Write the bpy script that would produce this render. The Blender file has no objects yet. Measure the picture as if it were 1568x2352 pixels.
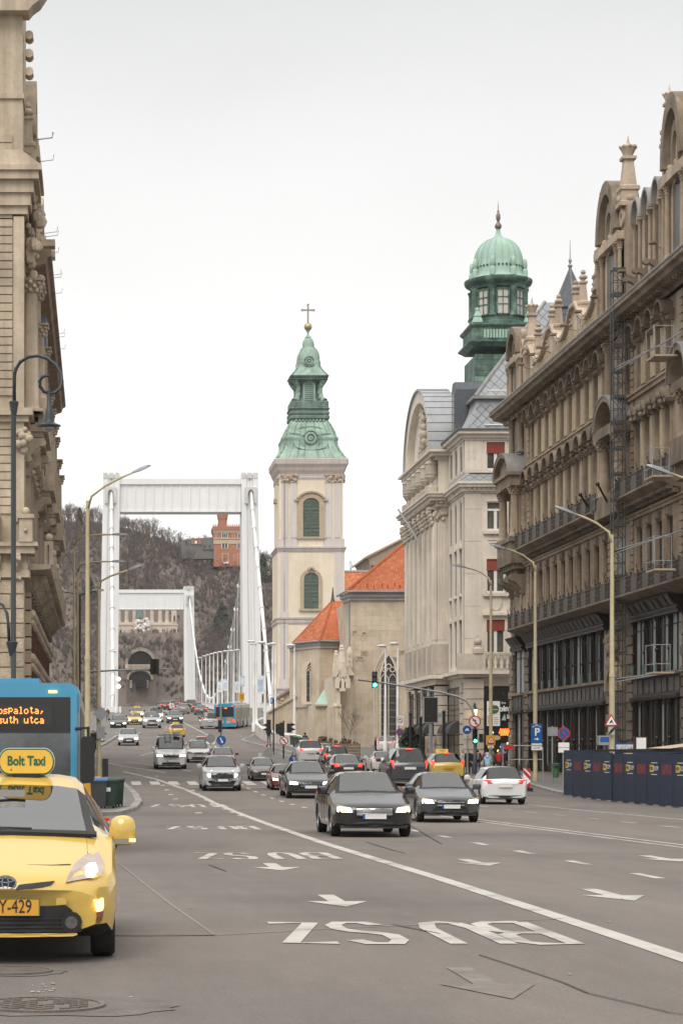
import bpy,math,random
import numpy as np
from mathutils import Vector,Matrix
pi=math.pi
RN=random.Random(11)
S=bpy.context.scene
COL=S.collection
# ---------------------------------------------------------------- camera, sky, sun, exposure
F,U0,V0,HC=5000.0,225.0,1735.0,1.72
cam=bpy.data.cameras.new('camera');camo=bpy.data.objects.new('camera',cam);COL.objects.link(camo)
camo.location=(0,0,HC);camo.rotation_euler=(math.radians(90),0,0)
cam.sensor_fit='HORIZONTAL';cam.sensor_width=36.0;cam.lens=36.0*F/1568.0
cam.shift_x=(784-U0)/1568.0;cam.shift_y=(V0-1176)/1568.0
cam.clip_start=0.5;cam.clip_end=6000
S.camera=camo
wd=bpy.data.worlds.new('World');S.world=wd;wd.use_nodes=True
nt=wd.node_tree;N=nt.nodes;LK=nt.links
bg=N['Background']
SUN_EL,SUN_AZ=math.radians(52),math.radians(200)
sky=N.new('ShaderNodeTexSky');sky.sky_type='NISHITA';sky.sun_disc=False
sky.sun_elevation=SUN_EL;sky.sun_rotation=SUN_AZ;sky.dust_density=4.0;sky.air_density=1.0
tc=N.new('ShaderNodeTexCoord');sp=N.new('ShaderNodeSeparateXYZ');LK.new(tc.outputs['Generated'],sp.inputs[0])
rp=N.new('ShaderNodeValToRGB');LK.new(sp.outputs['Z'],rp.inputs[0])
cr=rp.color_ramp;cr.elements[0].position=0.0;cr.elements[0].color=(1.0,.995,.97,1)
cr.elements[1].position=1.0;cr.elements[1].color=(1.18,1.17,1.14,1)
for p_,c_ in((0.09,(.91,.905,.885,1)),(0.19,(.73,.728,.715,1)),(0.33,(.55,.555,.55,1)),(.5,(.69,.69,.68,1)),(.72,(.96,.955,.935,1))):
 e_=cr.elements.new(p_);e_.color=c_
nz=N.new('ShaderNodeTexNoise');nz.inputs['Scale'].default_value=2.6;nz.inputs['Detail'].default_value=5
mpn=N.new('ShaderNodeMapping');mpn.inputs['Scale'].default_value=(1,1,2.4)
LK.new(tc.outputs['Generated'],mpn.inputs[0]);LK.new(mpn.outputs[0],nz.inputs['Vector'])
mr=N.new('ShaderNodeMapRange');mr.inputs[1].default_value=.25;mr.inputs[2].default_value=.75
mr.inputs[3].default_value=.91;mr.inputs[4].default_value=1.06;LK.new(nz.outputs[0],mr.inputs[0])
vm=N.new('ShaderNodeVectorMath');vm.operation='SCALE';LK.new(rp.outputs[0],vm.inputs[0]);LK.new(mr.outputs[0],vm.inputs['Scale'])
v10=N.new('ShaderNodeVectorMath');v10.operation='SCALE';v10.inputs['Scale'].default_value=10.0;LK.new(vm.outputs[0],v10.inputs[0])
mxs=N.new('ShaderNodeMix');mxs.data_type='RGBA';mxs.inputs[0].default_value=.97
LK.new(sky.outputs[0],mxs.inputs[6]);LK.new(v10.outputs[0],mxs.inputs[7]);LK.new(mxs.outputs[2],bg.inputs[0])
bg.inputs[1].default_value=0.1
sl=bpy.data.lights.new('sun','SUN');sl.energy=1.5;sl.angle=math.radians(40);sl.color=(1,.93,.84)
so=bpy.data.objects.new('sun',sl);COL.objects.link(so)
so.rotation_euler=(pi/2-SUN_EL,0,-SUN_AZ+pi)
S.view_settings.view_transform='Standard';S.view_settings.look='None'
S.view_settings.exposure=0.56;S.view_settings.gamma=1.0;S.view_settings.use_curve_mapping=False
S.cycles.use_denoising=True
S.cycles.max_bounces=6;S.cycles.diffuse_bounces=3;S.cycles.glossy_bounces=3
S.cycles.transparent_max_bounces=8
# ---------------------------------------------------------------- helpers
def W(u,v,d):return((u-U0)*d/F,d,HC+(V0-v)*d/F)
def XU(u,d):return(u-U0)*d/F
def ZV(v,d):return HC+(V0-v)*d/F
def sm(t):t=max(0.,min(1.,t));return t*t*(3-2*t)
def interp(T,x):
 if x<=T[0][0]:return T[0][1]
 if x>=T[-1][0]:return T[-1][1]
 n=len(T)
 for i in range(n-1):
  if x<=T[i+1][0]:
   x0,y0=T[i];x1,y1=T[i+1];h=x1-x0
   m0=(y1-T[i-1][1])/(x1-T[i-1][0])if i>0 else(y1-y0)/h
   m1=(T[i+2][1]-y0)/(T[i+2][0]-x0)if i+2<n else(y1-y0)/h
   t=(x-x0)/h;t2=t*t;t3=t2*t
   return(2*t3-3*t2+1)*y0+(t3-2*t2+t)*h*m0+(-2*t3+3*t2)*y1+(t3-t2)*h*m1
PLT=[(-20,0),(0,0),(20,0),(50,-.14),(85,-.2),(105,.05),(125,.6),(150,1.25),(197,2.6),(225,3.5),(320,6.9),(373,9.1),(422,10.75),(470,12.1),(505,13.0),(563,13.5),(620,13.0),(705,11.0),(760,9.0)]
PRT=[(-20,0),(0,0),(50,-.1),(88,-.25),(120,.0),(150,.25),(170,.5),(190,1.0),(220,2.3),(260,3.0),(372,3.4),(760,3.4)]
def lin(T,x):
 for i in range(len(T)-1):
  if x<=T[i+1][0]:
   return T[i][1]+(T[i+1][1]-T[i][1])*max(0,(x-T[i][0]))/(T[i+1][0]-T[i][0])
 return T[-1][1]
def G(x,d):
 xa=13+20*sm((d-222)/60)
 t=sm((x-xa)/9)
 return interp(PLT,d)*(1-t)+interp(PRT,d)*t
def GP(u,v,off=0.0):
 lo,hi=4.0,520.0
 d=lo
 while d<hi:
  if ZV(v,d)<=G(XU(u,d),d)+off:break
  d+=2.0
 a,b=d-2.0,d
 for _ in range(30):
  m=(a+b)/2
  if ZV(v,m)<=G(XU(u,m),m)+off:b=m
  else:a=m
 return(XU(u,b),b,G(XU(u,b),b)+off)
def link(o):COL.objects.link(o);return o
def origin(p):
 x=Vector((0,0,0))
 while p is not None and not p.get('_local'):x+=p.location;p=p.parent
 return x
def thing(name,label,cat,loc=(0,0,0),group=None):
 o=link(bpy.data.objects.new(name,None));o.location=loc
 o.empty_display_size=.2;o['label']=label;o['category']=cat
 if group:o['group']=group
 return o
def tag(o,label,cat,group=None):
 o['label']=label;o['category']=cat
 if group:o['group']=group
 return o
def struct(o,kind='structure'):o['kind']=kind;return o
class MB:
 def __init__(s):s.v=[];s.f=[];s.m=[]
 def add(s,vs,fs,mi=0):
  n=len(s.v);s.v.extend(vs)
  for f in fs:s.f.append(tuple(i+n for i in f));s.m.append(mi)
  return s
 def box(s,x0,x1,y0,y1,z0,z1,mi=0):
  return s.add([(x0,y0,z0),(x1,y0,z0),(x1,y1,z0),(x0,y1,z0),(x0,y0,z1),(x1,y0,z1),(x1,y1,z1),(x0,y1,z1)],[(0,3,2,1),(4,5,6,7),(0,1,5,4),(1,2,6,5),(2,3,7,6),(3,0,4,7)],mi)
 def prism(s,poly,ax,a0,a1,mi=0):
  n=len(poly)
  def P(p,a):return(a,p[0],p[1])if ax=='x' else(p[0],a,p[1])if ax=='y' else(p[0],p[1],a)
  vs=[P(p,a0)for p in poly]+[P(p,a1)for p in poly]
  fs=[tuple(range(n))[::-1],tuple(range(n,2*n))]+[(i,(i+1)%n,n+(i+1)%n,n+i)for i in range(n)]
  return s.add(vs,fs,mi)
 def ring(s,inner,outer,ax,a0,a1,mi=0,closed=False):
  n=len(inner)
  def P(p,a):return(a,p[0],p[1])if ax=='x' else(p[0],a,p[1])if ax=='y' else(p[0],p[1],a)
  vs=[P(p,a0)for p in inner]+[P(p,a0)for p in outer]+[P(p,a1)for p in inner]+[P(p,a1)for p in outer]
  fs=[]
  for i in range(n if closed else n-1):
   j=(i+1)%n
   fs+=[(i,j,n+j,n+i),(2*n+i,3*n+i,3*n+j,2*n+j),(i,2*n+i,2*n+j,j),(n+i,n+j,3*n+j,3*n+i)]
  if not closed:fs+=[(0,n,3*n,2*n),(n-1,3*n-1,4*n-1,2*n-1)]
  return s.add(vs,fs,mi)
 def tube(s,pts,r,n=6,mi=0,caps=True):
  pts=[Vector(p)for p in pts];k=len(pts)
  rs=r if isinstance(r,(list,tuple))else[r]*k
  vs=[];fs=[];up=None
  for i,p in enumerate(pts):
   t=(pts[min(i+1,k-1)]-pts[max(i-1,0)]).normalized()
   if up is None:up=Vector((0,0,1))if abs(t.z)<.9 else Vector((1,0,0))
   a=t.cross(up)
   if a.length<1e-6:a=t.orthogonal()
   a.normalize();b=t.cross(a).normalized();up=b.cross(t)if b.cross(t).length>.1 else up
   up=-b if False else up
   for j in range(n):
    th=2*pi*j/n
    vs.append(tuple(p+a*math.cos(th)*rs[i]+b*math.sin(th)*rs[i]))
  for i in range(k-1):
   for j in range(n):
    q=(j+1)%n
    fs.append((i*n+j,i*n+q,(i+1)*n+q,(i+1)*n+j))
  if caps:fs+=[tuple(range(n))[::-1],tuple(range((k-1)*n,k*n))]
  return s.add(vs,fs,mi)
 def lathe(s,prof,cx=0,cy=0,z0=0,n=12,mi=0,rot=0.0,sx=1,sy=1):
  k=len(prof);vs=[];fs=[]
  for r,z in prof:
   for j in range(n):
    th=2*pi*j/n+rot
    vs.append((cx+r*math.cos(th)*sx,cy+r*math.sin(th)*sy,z0+z))
  for i in range(k-1):
   for j in range(n):
    q=(j+1)%n
    fs.append((i*n+j,i*n+q,(i+1)*n+q,(i+1)*n+j))
  fs+=[tuple(range(n))[::-1],tuple(range((k-1)*n,k*n))]
  return s.add(vs,fs,mi)
 def sq(s,prof,cx,cy,z0=0,ch=.12,mi=0):
  k=len(prof);vs=[];fs=[]
  for h,z in prof:
   c=h*ch
   for x,y in((h,-h+c),(h,h-c),(h-c,h),(-h+c,h),(-h,h-c),(-h,-h+c),(-h+c,-h),(h-c,-h)):vs.append((cx+x,cy+y,z0+z))
  for i in range(k-1):
   for j in range(8):
    q=(j+1)%8
    fs.append((i*8+j,i*8+q,(i+1)*8+q,(i+1)*8+j))
  fs+=[tuple(range(8))[::-1],tuple(range((k-1)*8,k*8))]
  return s.add(vs,fs,mi)
 def ball(s,c,r,n=10,m=6,mi=0,sz=1.0):
  return s.lathe([(r*math.sin(pi*i/m)+1e-4,-r*sz*math.cos(pi*i/m))for i in range(m+1)],c[0],c[1],c[2],n,mi)
 def mesh(s,name,mats,smooth=False,off=None):
  me=bpy.data.meshes.new(name)
  v=s.v if off is None else[(a-off[0],b-off[1],c-off[2])for a,b,c in s.v]
  me.from_pydata(v,[],s.f)
  mats=mats if isinstance(mats,(list,tuple))else[mats]
  for m in mats:me.materials.append(m)
  if len(mats)>1:me.polygons.foreach_set('material_index',s.m)
  if smooth:
   me.polygons.foreach_set('use_smooth',[True]*len(me.polygons))
   if smooth is not True:me.set_sharp_from_angle(angle=math.radians(smooth))
  me.update();return me
 def obj(s,name,mats,parent=None,smooth=False):
  if not s.v:return None
  off=origin(parent)if parent is not None else None
  o=link(bpy.data.objects.new(name,s.mesh(name,mats,smooth,off)))
  if parent is not None:o.parent=parent
  return o
 def top(s,name,mats,label,cat,loc,group=None,smooth=False):
  o=link(bpy.data.objects.new(name,s.mesh(name,mats,smooth,loc)));o.location=loc
  return tag(o,label,cat,group)
def inst(me,name,parent,loc,rz=0.0,sc=None):
 o=link(bpy.data.objects.new(name,me))
 if parent is not None:o.parent=parent;loc=Vector(loc)-origin(parent)
 o.location=loc
 if rz:o.rotation_euler=(0,0,rz)
 if sc:o.scale=sc
 return o
def copy_tree(o,parent=None):
 c=o.copy();COL.objects.link(c)
 if parent is not None:c.parent=parent
 for ch in o.children:copy_tree(ch,c)
 return c
def arc(cx,cz,rx,rz,a0,a1,n):return[(cx+rx*math.cos(a0+(a1-a0)*i/n),cz+rz*math.sin(a0+(a1-a0)*i/n))for i in range(n+1)]
def pointed(cx,z0,w,h,n=8):
 r=(w*w/4+h*h)/w;L=[]
 a1=math.acos((r-w/2)/r)
 for i in range(n+1):
  a=a1*i/n;L.append((cx-w/2+r-r*math.cos(a),z0+r*math.sin(a)))
 return L+[(2*cx-x,z)for x,z in L[-2::-1]]
ORD='first second third fourth fifth sixth seventh eighth ninth tenth eleventh twelfth thirteenth fourteenth fifteenth sixteenth seventeenth eighteenth'.split()
# ---------------------------------------------------------------- materials
MATS={}
def mat(name,col,rough=.75,metal=0.0,var=.12,vs=.6,bump=0.0,bs=8.0,streak=0.0,rnd=0.0,spec=.4,emit=None,es=0.0,dirt=None,dirtamt=0.0,ds=.25,alpha=1.0,coat=0.0,stretch=None,speck=0.0):
 if name in MATS:return MATS[name]
 m=bpy.data.materials.new(name);m.use_nodes=True;MATS[name]=m
 n=m.node_tree.nodes;l=m.node_tree.links;b=n['Principled BSDF']
 b.inputs['Roughness'].default_value=rough;b.inputs['Metallic'].default_value=metal
 b.inputs['Specular IOR Level'].default_value=spec
 if coat:b.inputs['Coat Weight'].default_value=coat;b.inputs['Coat Roughness'].default_value=.06
 if emit:
  b.inputs['Emission Color'].default_value=(*emit,1);b.inputs['Emission Strength'].default_value=es
 if alpha<1:b.inputs['Alpha'].default_value=alpha
 c=(*col,1)
 if var==0 and not bump and not rnd and not streak and not dirt:
  b.inputs['Base Color'].default_value=c;return m
 ge=n.new('ShaderNodeNewGeometry');vec=ge.outputs['Position']
 if stretch:
  mp=n.new('ShaderNodeMapping');mp.inputs['Scale'].default_value=stretch;l.new(vec,mp.inputs[0]);vec2=mp.outputs[0]
 else:vec2=vec
 val=None
 def noise(scale,vecs,lo,hi,det=5,a=.3,z=.7):
  t=n.new('ShaderNodeTexNoise');t.inputs['Scale'].default_value=scale;t.inputs['Detail'].default_value=det;t.inputs['Roughness'].default_value=.62
  l.new(vecs,t.inputs['Vector'])
  r=n.new('ShaderNodeMapRange');r.inputs[1].default_value=a;r.inputs[2].default_value=z;r.inputs[3].default_value=lo;r.inputs[4].default_value=hi
  l.new(t.outputs[0],r.inputs[0]);return r.outputs[0]
 def mul(a,bb):
  if a is None:return bb
  q=n.new('ShaderNodeMath');q.operation='MULTIPLY';l.new(a,q.inputs[0]);l.new(bb,q.inputs[1]);return q.outputs[0]
 if var:val=mul(noise(vs,vec2,1-var,1+var),noise(vs*9,vec2,1-var*.5,1+var*.5,3))
 if streak:
  mp=n.new('ShaderNodeMapping');mp.inputs['Scale'].default_value=(1.6,1.6,.12);l.new(vec,mp.inputs[0])
  val=mul(val,noise(1.0,mp.outputs[0],1-streak,1+streak*.35,4))
 if speck:val=mul(val,mul(noise(70,vec,1-speck,1+speck,2,.35,.65),noise(190,vec,1-speck*.6,1+speck*.6,1,.35,.65)))
 if rnd:
  oi=n.new('ShaderNodeObjectInfo');r=n.new('ShaderNodeMapRange');r.inputs[3].default_value=1-rnd;r.inputs[4].default_value=1+rnd
  l.new(oi.outputs['Random'],r.inputs[0]);val=mul(val,r.outputs[0])
 out=None
 if val is not None:
  q=n.new('ShaderNodeVectorMath');q.operation='SCALE';q.inputs[0].default_value=col;l.new(val,q.inputs['Scale']);out=q.outputs[0]
 if dirt:
  mx=n.new('ShaderNodeMix');mx.data_type='RGBA';mx.inputs[7].default_value=(*dirt,1)
  if out:l.new(out,mx.inputs[6])
  else:mx.inputs[6].default_value=c
  l.new(noise(ds,vec,0,dirtamt,6,.48,.66),mx.inputs[0]);out=mx.outputs[2]
 if out:l.new(out,b.inputs['Base Color'])
 else:b.inputs['Base Color'].default_value=c
 if bump:
  t=n.new('ShaderNodeTexNoise');t.inputs['Scale'].default_value=bs;t.inputs['Detail'].default_value=4;l.new(vec,t.inputs['Vector'])
  bu=n.new('ShaderNodeBump');bu.inputs['Strength'].default_value=1.0;bu.inputs['Distance'].default_value=bump
  l.new(t.outputs[0],bu.inputs['Height']);l.new(bu.outputs[0],b.inputs['Normal'])
 return m
def emis(name,col,st,base=(.02,.02,.02)):return mat(name,base,.4,var=0,emit=col,es=st)
SCR=[]
def evald(o):
 if not SCR:SCR.append(bpy.data.scenes.new('scratch'))
 SCR[0].collection.objects.link(o);vl=SCR[0].view_layers[0];vl.update()
 me=bpy.data.meshes.new_from_object(o.evaluated_get(vl.depsgraph));SCR[0].collection.objects.unlink(o);return me
def text(body,size,name,m,parent,loc,rot=(0,0,0),ext=.004,align='CENTER',sx=1.0,bold=0.0,local=False):
 c=bpy.data.curves.new(name,'FONT');c.body=body;c.size=size;c.extrude=ext;c.align_x=align;c.align_y='CENTER';c.resolution_u=3
 c.offset=bold
 o=bpy.data.objects.new(name,c)
 me=evald(o)
 bpy.data.objects.remove(o);bpy.data.curves.remove(c)
 me.materials.clear();me.materials.append(m)
 o=link(bpy.data.objects.new(name,me))
 if parent is not None:
  o.parent=parent
  if not local:loc=Vector(loc)-origin(parent)
 o.location=loc;o.rotation_euler=rot;o.scale=(sx,1,1);return o
M_WHITE=mat('white paint',(.72,.72,.71),.45,var=.04,vs=.3)
M_TAN=mat('cream lamp paint',(.42,.36,.225),.5,var=.1,vs=3)
M_GREY=mat('galvanised steel',(.3,.31,.32),.5,.3,var=.08,vs=3)
M_BLACK=mat('black plastic',(.018,.018,.018),.5,var=.1)
M_DGLASS=mat('dark window glass',(.03,.035,.04),.08,var=.3,vs=.9,spec=.6)
M_RED=mat('sign red',(.42,.02,.02),.45,var=.05)
M_BLUE=mat('sign blue',(.01,.09,.3),.45,var=.05)
M_SIGNW=mat('sign white',(.75,.75,.74),.45,var=.03)
# ---------------------------------------------------------------- ground, road, pavements, markings
M_ASPH=mat('asphalt',(.15,.13,.117),.82,var=.13,vs=.35,bump=.006,bs=60,dirt=(.075,.07,.068),dirtamt=.55,ds=.11,stretch=(1,.16,1),spec=.35,speck=.2)
M_PAVE=mat('pavement asphalt',(.15,.14,.132),.88,var=.14,vs=.8,bump=.006,bs=40,dirt=(.1,.095,.09),dirtamt=.5,ds=.3)
M_KERB=mat('kerb stone',(.27,.255,.24),.85,var=.16,vs=1.2,bump=.01,bs=12,rnd=.12,dirt=(.12,.11,.1),dirtamt=.5,ds=.9)
M_MARK=mat('road paint',(.44,.42,.385),.7,var=.16,vs=2.2,dirt=(.16,.15,.14),dirtamt=.85,ds=1.1)
M_MARKF=mat('worn road paint',(.175,.155,.14),.8,var=.25,vs=2.2,dirt=(.12,.112,.105),dirtamt=.9,ds=1.0)
M_SOIL=mat('bare ground',(.13,.12,.1),.95,var=.2,vs=.05)
def sheet(x0,x1,d0,d1,nx,ds,off=0.0,fx=None):
 b=MB();vs=[];n=nx+1
 for d in ds:
  for i in range(n):
   x=x0+(x1-x0)*i/nx
   vs.append((x,d,G(x,d)+off))
 fs=[(r*n+i,r*n+i+1,(r+1)*n+i+1,(r+1)*n+i)for r in range(len(ds)-1)for i in range(nx)]
 return b.add(vs,fs)
DS=[-15,-8,0]+[2+1.0*i for i in range(68)]+[70+2.5*i for i in range(121)]
road=struct(sheet(-15,47,0,0,62,DS).obj('road',M_ASPH,smooth=True))
gb=MB()
gx=[-900,-16,48,900]
gb.add([(-3000,-3000,-6),(3000,-3000,-6),(3000,6000,-6),(-3000,6000,-6)],[(0,1,2,3)])
struct(gb.obj('ground',M_SOIL))
M_WATER=mat('river water',(.06,.07,.065),.15,var=.15,vs=.05,bump=.05,bs=.6)
struct(MB().add([(-1500,425,-5.5),(1500,425,-5.5),(1500,700,-5.5),(-1500,700,-5.5)],[(0,1,2,3)]).obj('river',M_WATER))
struct(MB().add([(-300,-40,-.3),(-14.5,-40,-.3),(-14.5,420,-.3),(-300,420,-.3)],[(0,1,2,3)]).add([(46.5,-40,-.3),(400,-40,-.3),(400,420,3.2),(46.5,420,3.2)],[(0,1,2,3)]).obj('terrain',M_PAVE))
def strip(pts,w,name,m=M_MARK,off=.006,step=3.0):
 P=[]
 for(x0,d0),(x1,d1)in zip(pts,pts[1:]):
  L=math.hypot(x1-x0,d1-d0);k=max(1,int(L/step))
  for i in range(k):P.append((x0+(x1-x0)*i/k,d0+(d1-d0)*i/k))
 P.append(pts[-1]);vs=[];fs=[]
 for i,(x,d)in enumerate(P):
  a=P[max(i-1,0)];c=P[min(i+1,len(P)-1)]
  tx,td=c[0]-a[0],c[1]-a[1];L=math.hypot(tx,td)or 1
  nx_,nd=td/L*w/2,-tx/L*w/2
  for sg in(-1,1):vs.append((x+sg*nx_,d+sg*nd,G(x+sg*nx_,d+sg*nd)+off))
 for i in range(len(P)-1):fs.append((2*i,2*i+1,2*i+3,2*i+2))
 b=MB();b.add(vs,fs);return b.obj(name,m,road)
def gpt(u,v):p=GP(u,v);return(p[0],p[1])
strip([(4.95,6),(4.93,18),(4.88,31),(4.72,45),(4.65,60),(4.68,80),(4.6,95),(4.2,106),(3.2,118),(1.5,130)],.22,'lane_line')
for d in(30,40,50,60,70,76,82,88,94,100):strip([(3.35 if d<70 else 3.25,d+22),(3.35,d+23.1)],.22,'lane_dash')if d>40 else None
for k in range(9):strip([(4.55,68+k*4.4),(4.5,69.3+k*4.4)],.2,'lane_dash')
for k in range(22):strip([(8.15-.009*k*4.4,17.9+k*4.4),(8.15-.009*k*4.4,19.4+k*4.4)],.17,'lane_dash')
for o_ in(0,.42):strip([(12.2+o_,18),(11.7+o_,39),(10.9+o_,62),(10.6+o_,80),(10.6+o_,98)],.13,'centre_line')
for k in range(13):strip([(15.4-.09*k,40+k*4.1),(15.3-.09*k,41.5+k*4.1)],.13,'lane_dash')
strip([(17.4,48),(17.2,64),(16.9,80),(16.6,98)],.14,'lane_line')
for k in range(7):strip([(16.9+.35*k,79.0+.7*k),(17.15+.35*k,81.5+.7*k)],.1,'hatch_stripe',M_MARKF)
for k in range(9):strip([(1.0+.98*k,111.0),(1.0+.98*k,115.5)],.5,'zebra_stripe')
strip([(4.4,108.6),(8.9,107.6)],.3,'stop_line')
for k in range(8):strip([(15.2+.95*k,122),(15.2+.95*k,125)],.45,'zebra_stripe',M_MARKF)
strip([(8.9,178),(10.9,205),(11.9,222),(11.95,240),(11.9,300),(12.0,372)],.2,'centre_line')
strip([(8.0,160),(9.4,178),(10.6,196)],.18,'lane_line');strip([(3.2,165),(6.5,190),(9.5,215)],.16,'lane_line')
strip([(-1.5,138),(3.0,130),(6.5,127),(9.2,126)],.15,'lane_line',M_MARKF)
strip([(2.0,150),(4.6,139),(5.6,131)],.15,'lane_line');strip([(.3,150),(1.6,141),(4.0,128)],.15,'lane_line')
for k in range(22):strip([(15.3,232+k*6.0),(15.3,234+k*6.0)],.14,'lane_dash')
for k in range(20):strip([(8.2,232+k*7.0),(8.2,234+k*7.0)],.14,'lane_dash')
for k in range(5):strip([(3.0+1.8*k,145+3.0*(k%3)),(3.6+1.8*k,146.4+3.0*(k%3))],.16,'lane_dash',M_MARKF)
def poly_mark(pts,name='arrow',m=M_MARK,off=.006):
 return MB().add([(x,d,G(x,d)+off)for x,d in pts],[tuple(range(len(pts)))]).obj(name,m,road)
def arrow(u,v,s=1.0,m=M_MARK):
 x,d,_=GP(u,v)
 P=lambda L:[(x+a*s,d+b*s)for a,b in L]
 poly_mark(P([(-.1,1.15),(.1,1.15),(.1,-.15),(-.1,-.15)]),'arrow_stem',m);poly_mark(P([(-.36,-.15),(-.1,-.15),(.1,-.15),(.36,-.15),(.0,-1.15)]),'arrow_head',m)
arrow(632,1992,1.1);arrow(770,2070,1.0);arrow(1092,1982,1.1);arrow(1400,2056,1.1);arrow(1520,1973,1.1);arrow(1110,2258,1.0,M_MARKF)
def mark_text(ch,x,d,w,h,m=M_MARK,shear=0.0):
 segs={'B':[[(0,0),(0,1),(.62,1),(.86,.92),(.86,.62),(.62,.52),(0,.52)],[(.62,.52),(.92,.42),(.92,.1),(.66,0),(0,0)]],'U':[[(0,1),(0,.3),(.16,.06),(.45,0),(.74,.06),(.9,.3),(.9,1)]],'S':[[(.88,.84),(.66,.98),(.2,.98),(.03,.84),(.05,.62),(.3,.52),(.62,.46),(.86,.34),(.88,.16),(.68,.02),(.22,.02),(.02,.16)]],'Z':[[(0,.96),(.86,.96),(.04,.04),(.9,.04)]]}[ch]
 for sg in segs:
  n=len(sg);vs=[];fs=[];tw=.072
  for i,(a,b)in enumerate(sg):
   p=sg[max(i-1,0)];q=sg[min(i+1,n-1)]
   tx,ty=(q[0]-p[0])*w,(q[1]-p[1])*h;L=math.hypot(tx,ty)or 1
   ex,ey=ty/L,-tx/L
   for sgn in(-1,1):
    xx=x-(a*w+ex*tw*sgn*1.15);yy=d-(b*h+ey*tw*sgn*1.9)
    vs.append((xx+shear*(yy-d),yy,G(xx,yy)+.007))
  for i in range(n-1):fs.append((2*i,2*i+1,2*i+3,2*i+2))
  MB().add(vs,fs).obj('road_letter',m,road)
def busz(uvs,v0,v1,wpx,m=M_MARK):
 for ch,u in zip('BUSZ',uvs):
  p0=GP(u,v0);p1=GP(u,v1);w=wpx*p0[1]/F
  mark_text(ch,p0[0]+w/2,p0[1],w,p0[1]-p1[1],m)
busz((1135,1000,797,658),2120,2170,112)
busz((714,636,538,467),1960,1975,52)
busz((560,515,446,393),1899,1906,33)
busz((494,446,400,352),1848.5,1854.5,26)
# --- patches, cracks and iron covers in the near roadway
M_PATCH=mat('asphalt patch',(.142,.123,.111),.85,var=.12,vs=1.2,bump=.006,bs=60)
M_SEAM=mat('road seam',(.06,.054,.05),.9,var=.1)
M_CRACK=mat('light seam',(.2,.185,.17),.9,var=.15)
def gz(u,v):p=GP(u,v);return(p[0],p[1])
struct(poly_mark([gz(262,1985),gz(330,2030),gz(400,2085),gz(492,2150),gz(262,2150)],'asphalt_patch',M_PATCH,.004))
strip([gz(-60,2153),gz(262,2152),gz(492,2150.5)],.035,'seam',M_SEAM,.008)
strip([gz(280,1990),gz(330,2030),gz(400,2085),gz(492,2149)],.03,'seam',M_CRACK,.008)
strip([gz(492,2150),gz(800,2133),gz(1100,2120),gz(1290,2112)],.03,'seam',M_CRACK,.008)
crk=[(1100,2195),(1160,2215),(1225,2238),(1290,2258),(1350,2284),(1440,2305),(1540,2328),(1600,2336)]
strip([gz(u+RN.uniform(-6,6),v)for u,v in crk],.018,'crack',M_SEAM,.009,.3)
strip([gz(840,1935),gz(905,1955),gz(930,1961)],.03,'crack',M_SEAM,.009,.3)
strip([gz(480,1988),gz(520,2003)],.03,'crack',M_SEAM,.009,.3)
strip([gz(900,2125),gz(1010,2147)],.03,'crack',M_SEAM,.009,.3)
strip([gz(620,1795),gz(760,1832),gz(900,1872),(7.1,45)],.05,'seam',M_SEAM,.008)
M_IRON=mat('worn cast iron',(.13,.115,.105),.6,.2,var=.3,vs=4,bump=.006,bs=30,dirt=(.14,.09,.06),dirtamt=.6,ds=3)
M_BED=mat('cover bedding',(.125,.112,.102),.9,var=.2,vs=3,bump=.01,bs=30)
def manhole(u,v,rad,label,studs=True,m=M_IRON):
 x,d,z=GP(u,v);t=thing('manhole_cover',label,'manhole cover',(x,d,z))
 MB().ring(arc(x,d,rad*.93,rad*.93,0,2*pi,40)[:-1],arc(x,d,rad*1.02,rad*1.02,0,2*pi,40)[:-1],'z',z,z+.02,closed=True).obj('rim',m,t)
 p=MB().lathe([(rad*.925,.0),(rad*.925,.0125)],x,d,z,40).obj('plate',M_IRON,t)
 if studs:
  me=MB().box(-.035,.035,-.014,.014,0,.012).mesh('rib',M_IRON)
  g=rad*.9;st=.115
  n=int(g/st)
  for i in range(-n,n+1):
   for j in range(-n*2,n*2+1):
    xx,yy=i*st+(.05 if j%2 else 0),j*.055
    if math.hypot(xx,yy)<g-.05 and(i+(j//4))%5:inst(me,'rib',t,(x+xx,d+yy,z+.011),.35 if(j//2)%2 else-.35)
 return t
def disc(u,v,rx,rd,name,m,off=.005):
 x,d,z=GP(u,v);n=28
 return MB().add([(x+rx*math.cos(2*pi*i/n)*(1+.12*math.sin(3*i)),d+rd*math.sin(2*pi*i/n)*(1+.1*math.sin(5*i)),G(x,d)+off)for i in range(n)],[tuple(range(n))]).obj(name,m,road)
disc(150,2312,.78,.62,'cover_bedding',M_BED);disc(10,2233,.5,.4,'cover_bedding',M_BED)
manhole(95,2312,.43,'large ribbed iron manhole cover nearest the bottom edge')
manhole(30,2233,.31,'small worn manhole cover in the asphalt under the taxi bumper',False,M_BED)
pb=MB()
for k in range(26):
 u,v=RN.choice([(RN.uniform(55,160),RN.uniform(2262,2282)),(RN.uniform(300,1500),RN.uniform(2000,2340))])
 x,d,z=GP(u,v);r=RN.uniform(.006,.02);pb.lathe([(r*.6,0),(r,r*.4),(r*.4,r*.8)],x,d,z,5,rot=RN.random())
struct(pb.obj('grit',M_KERB),'stuff')
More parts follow.
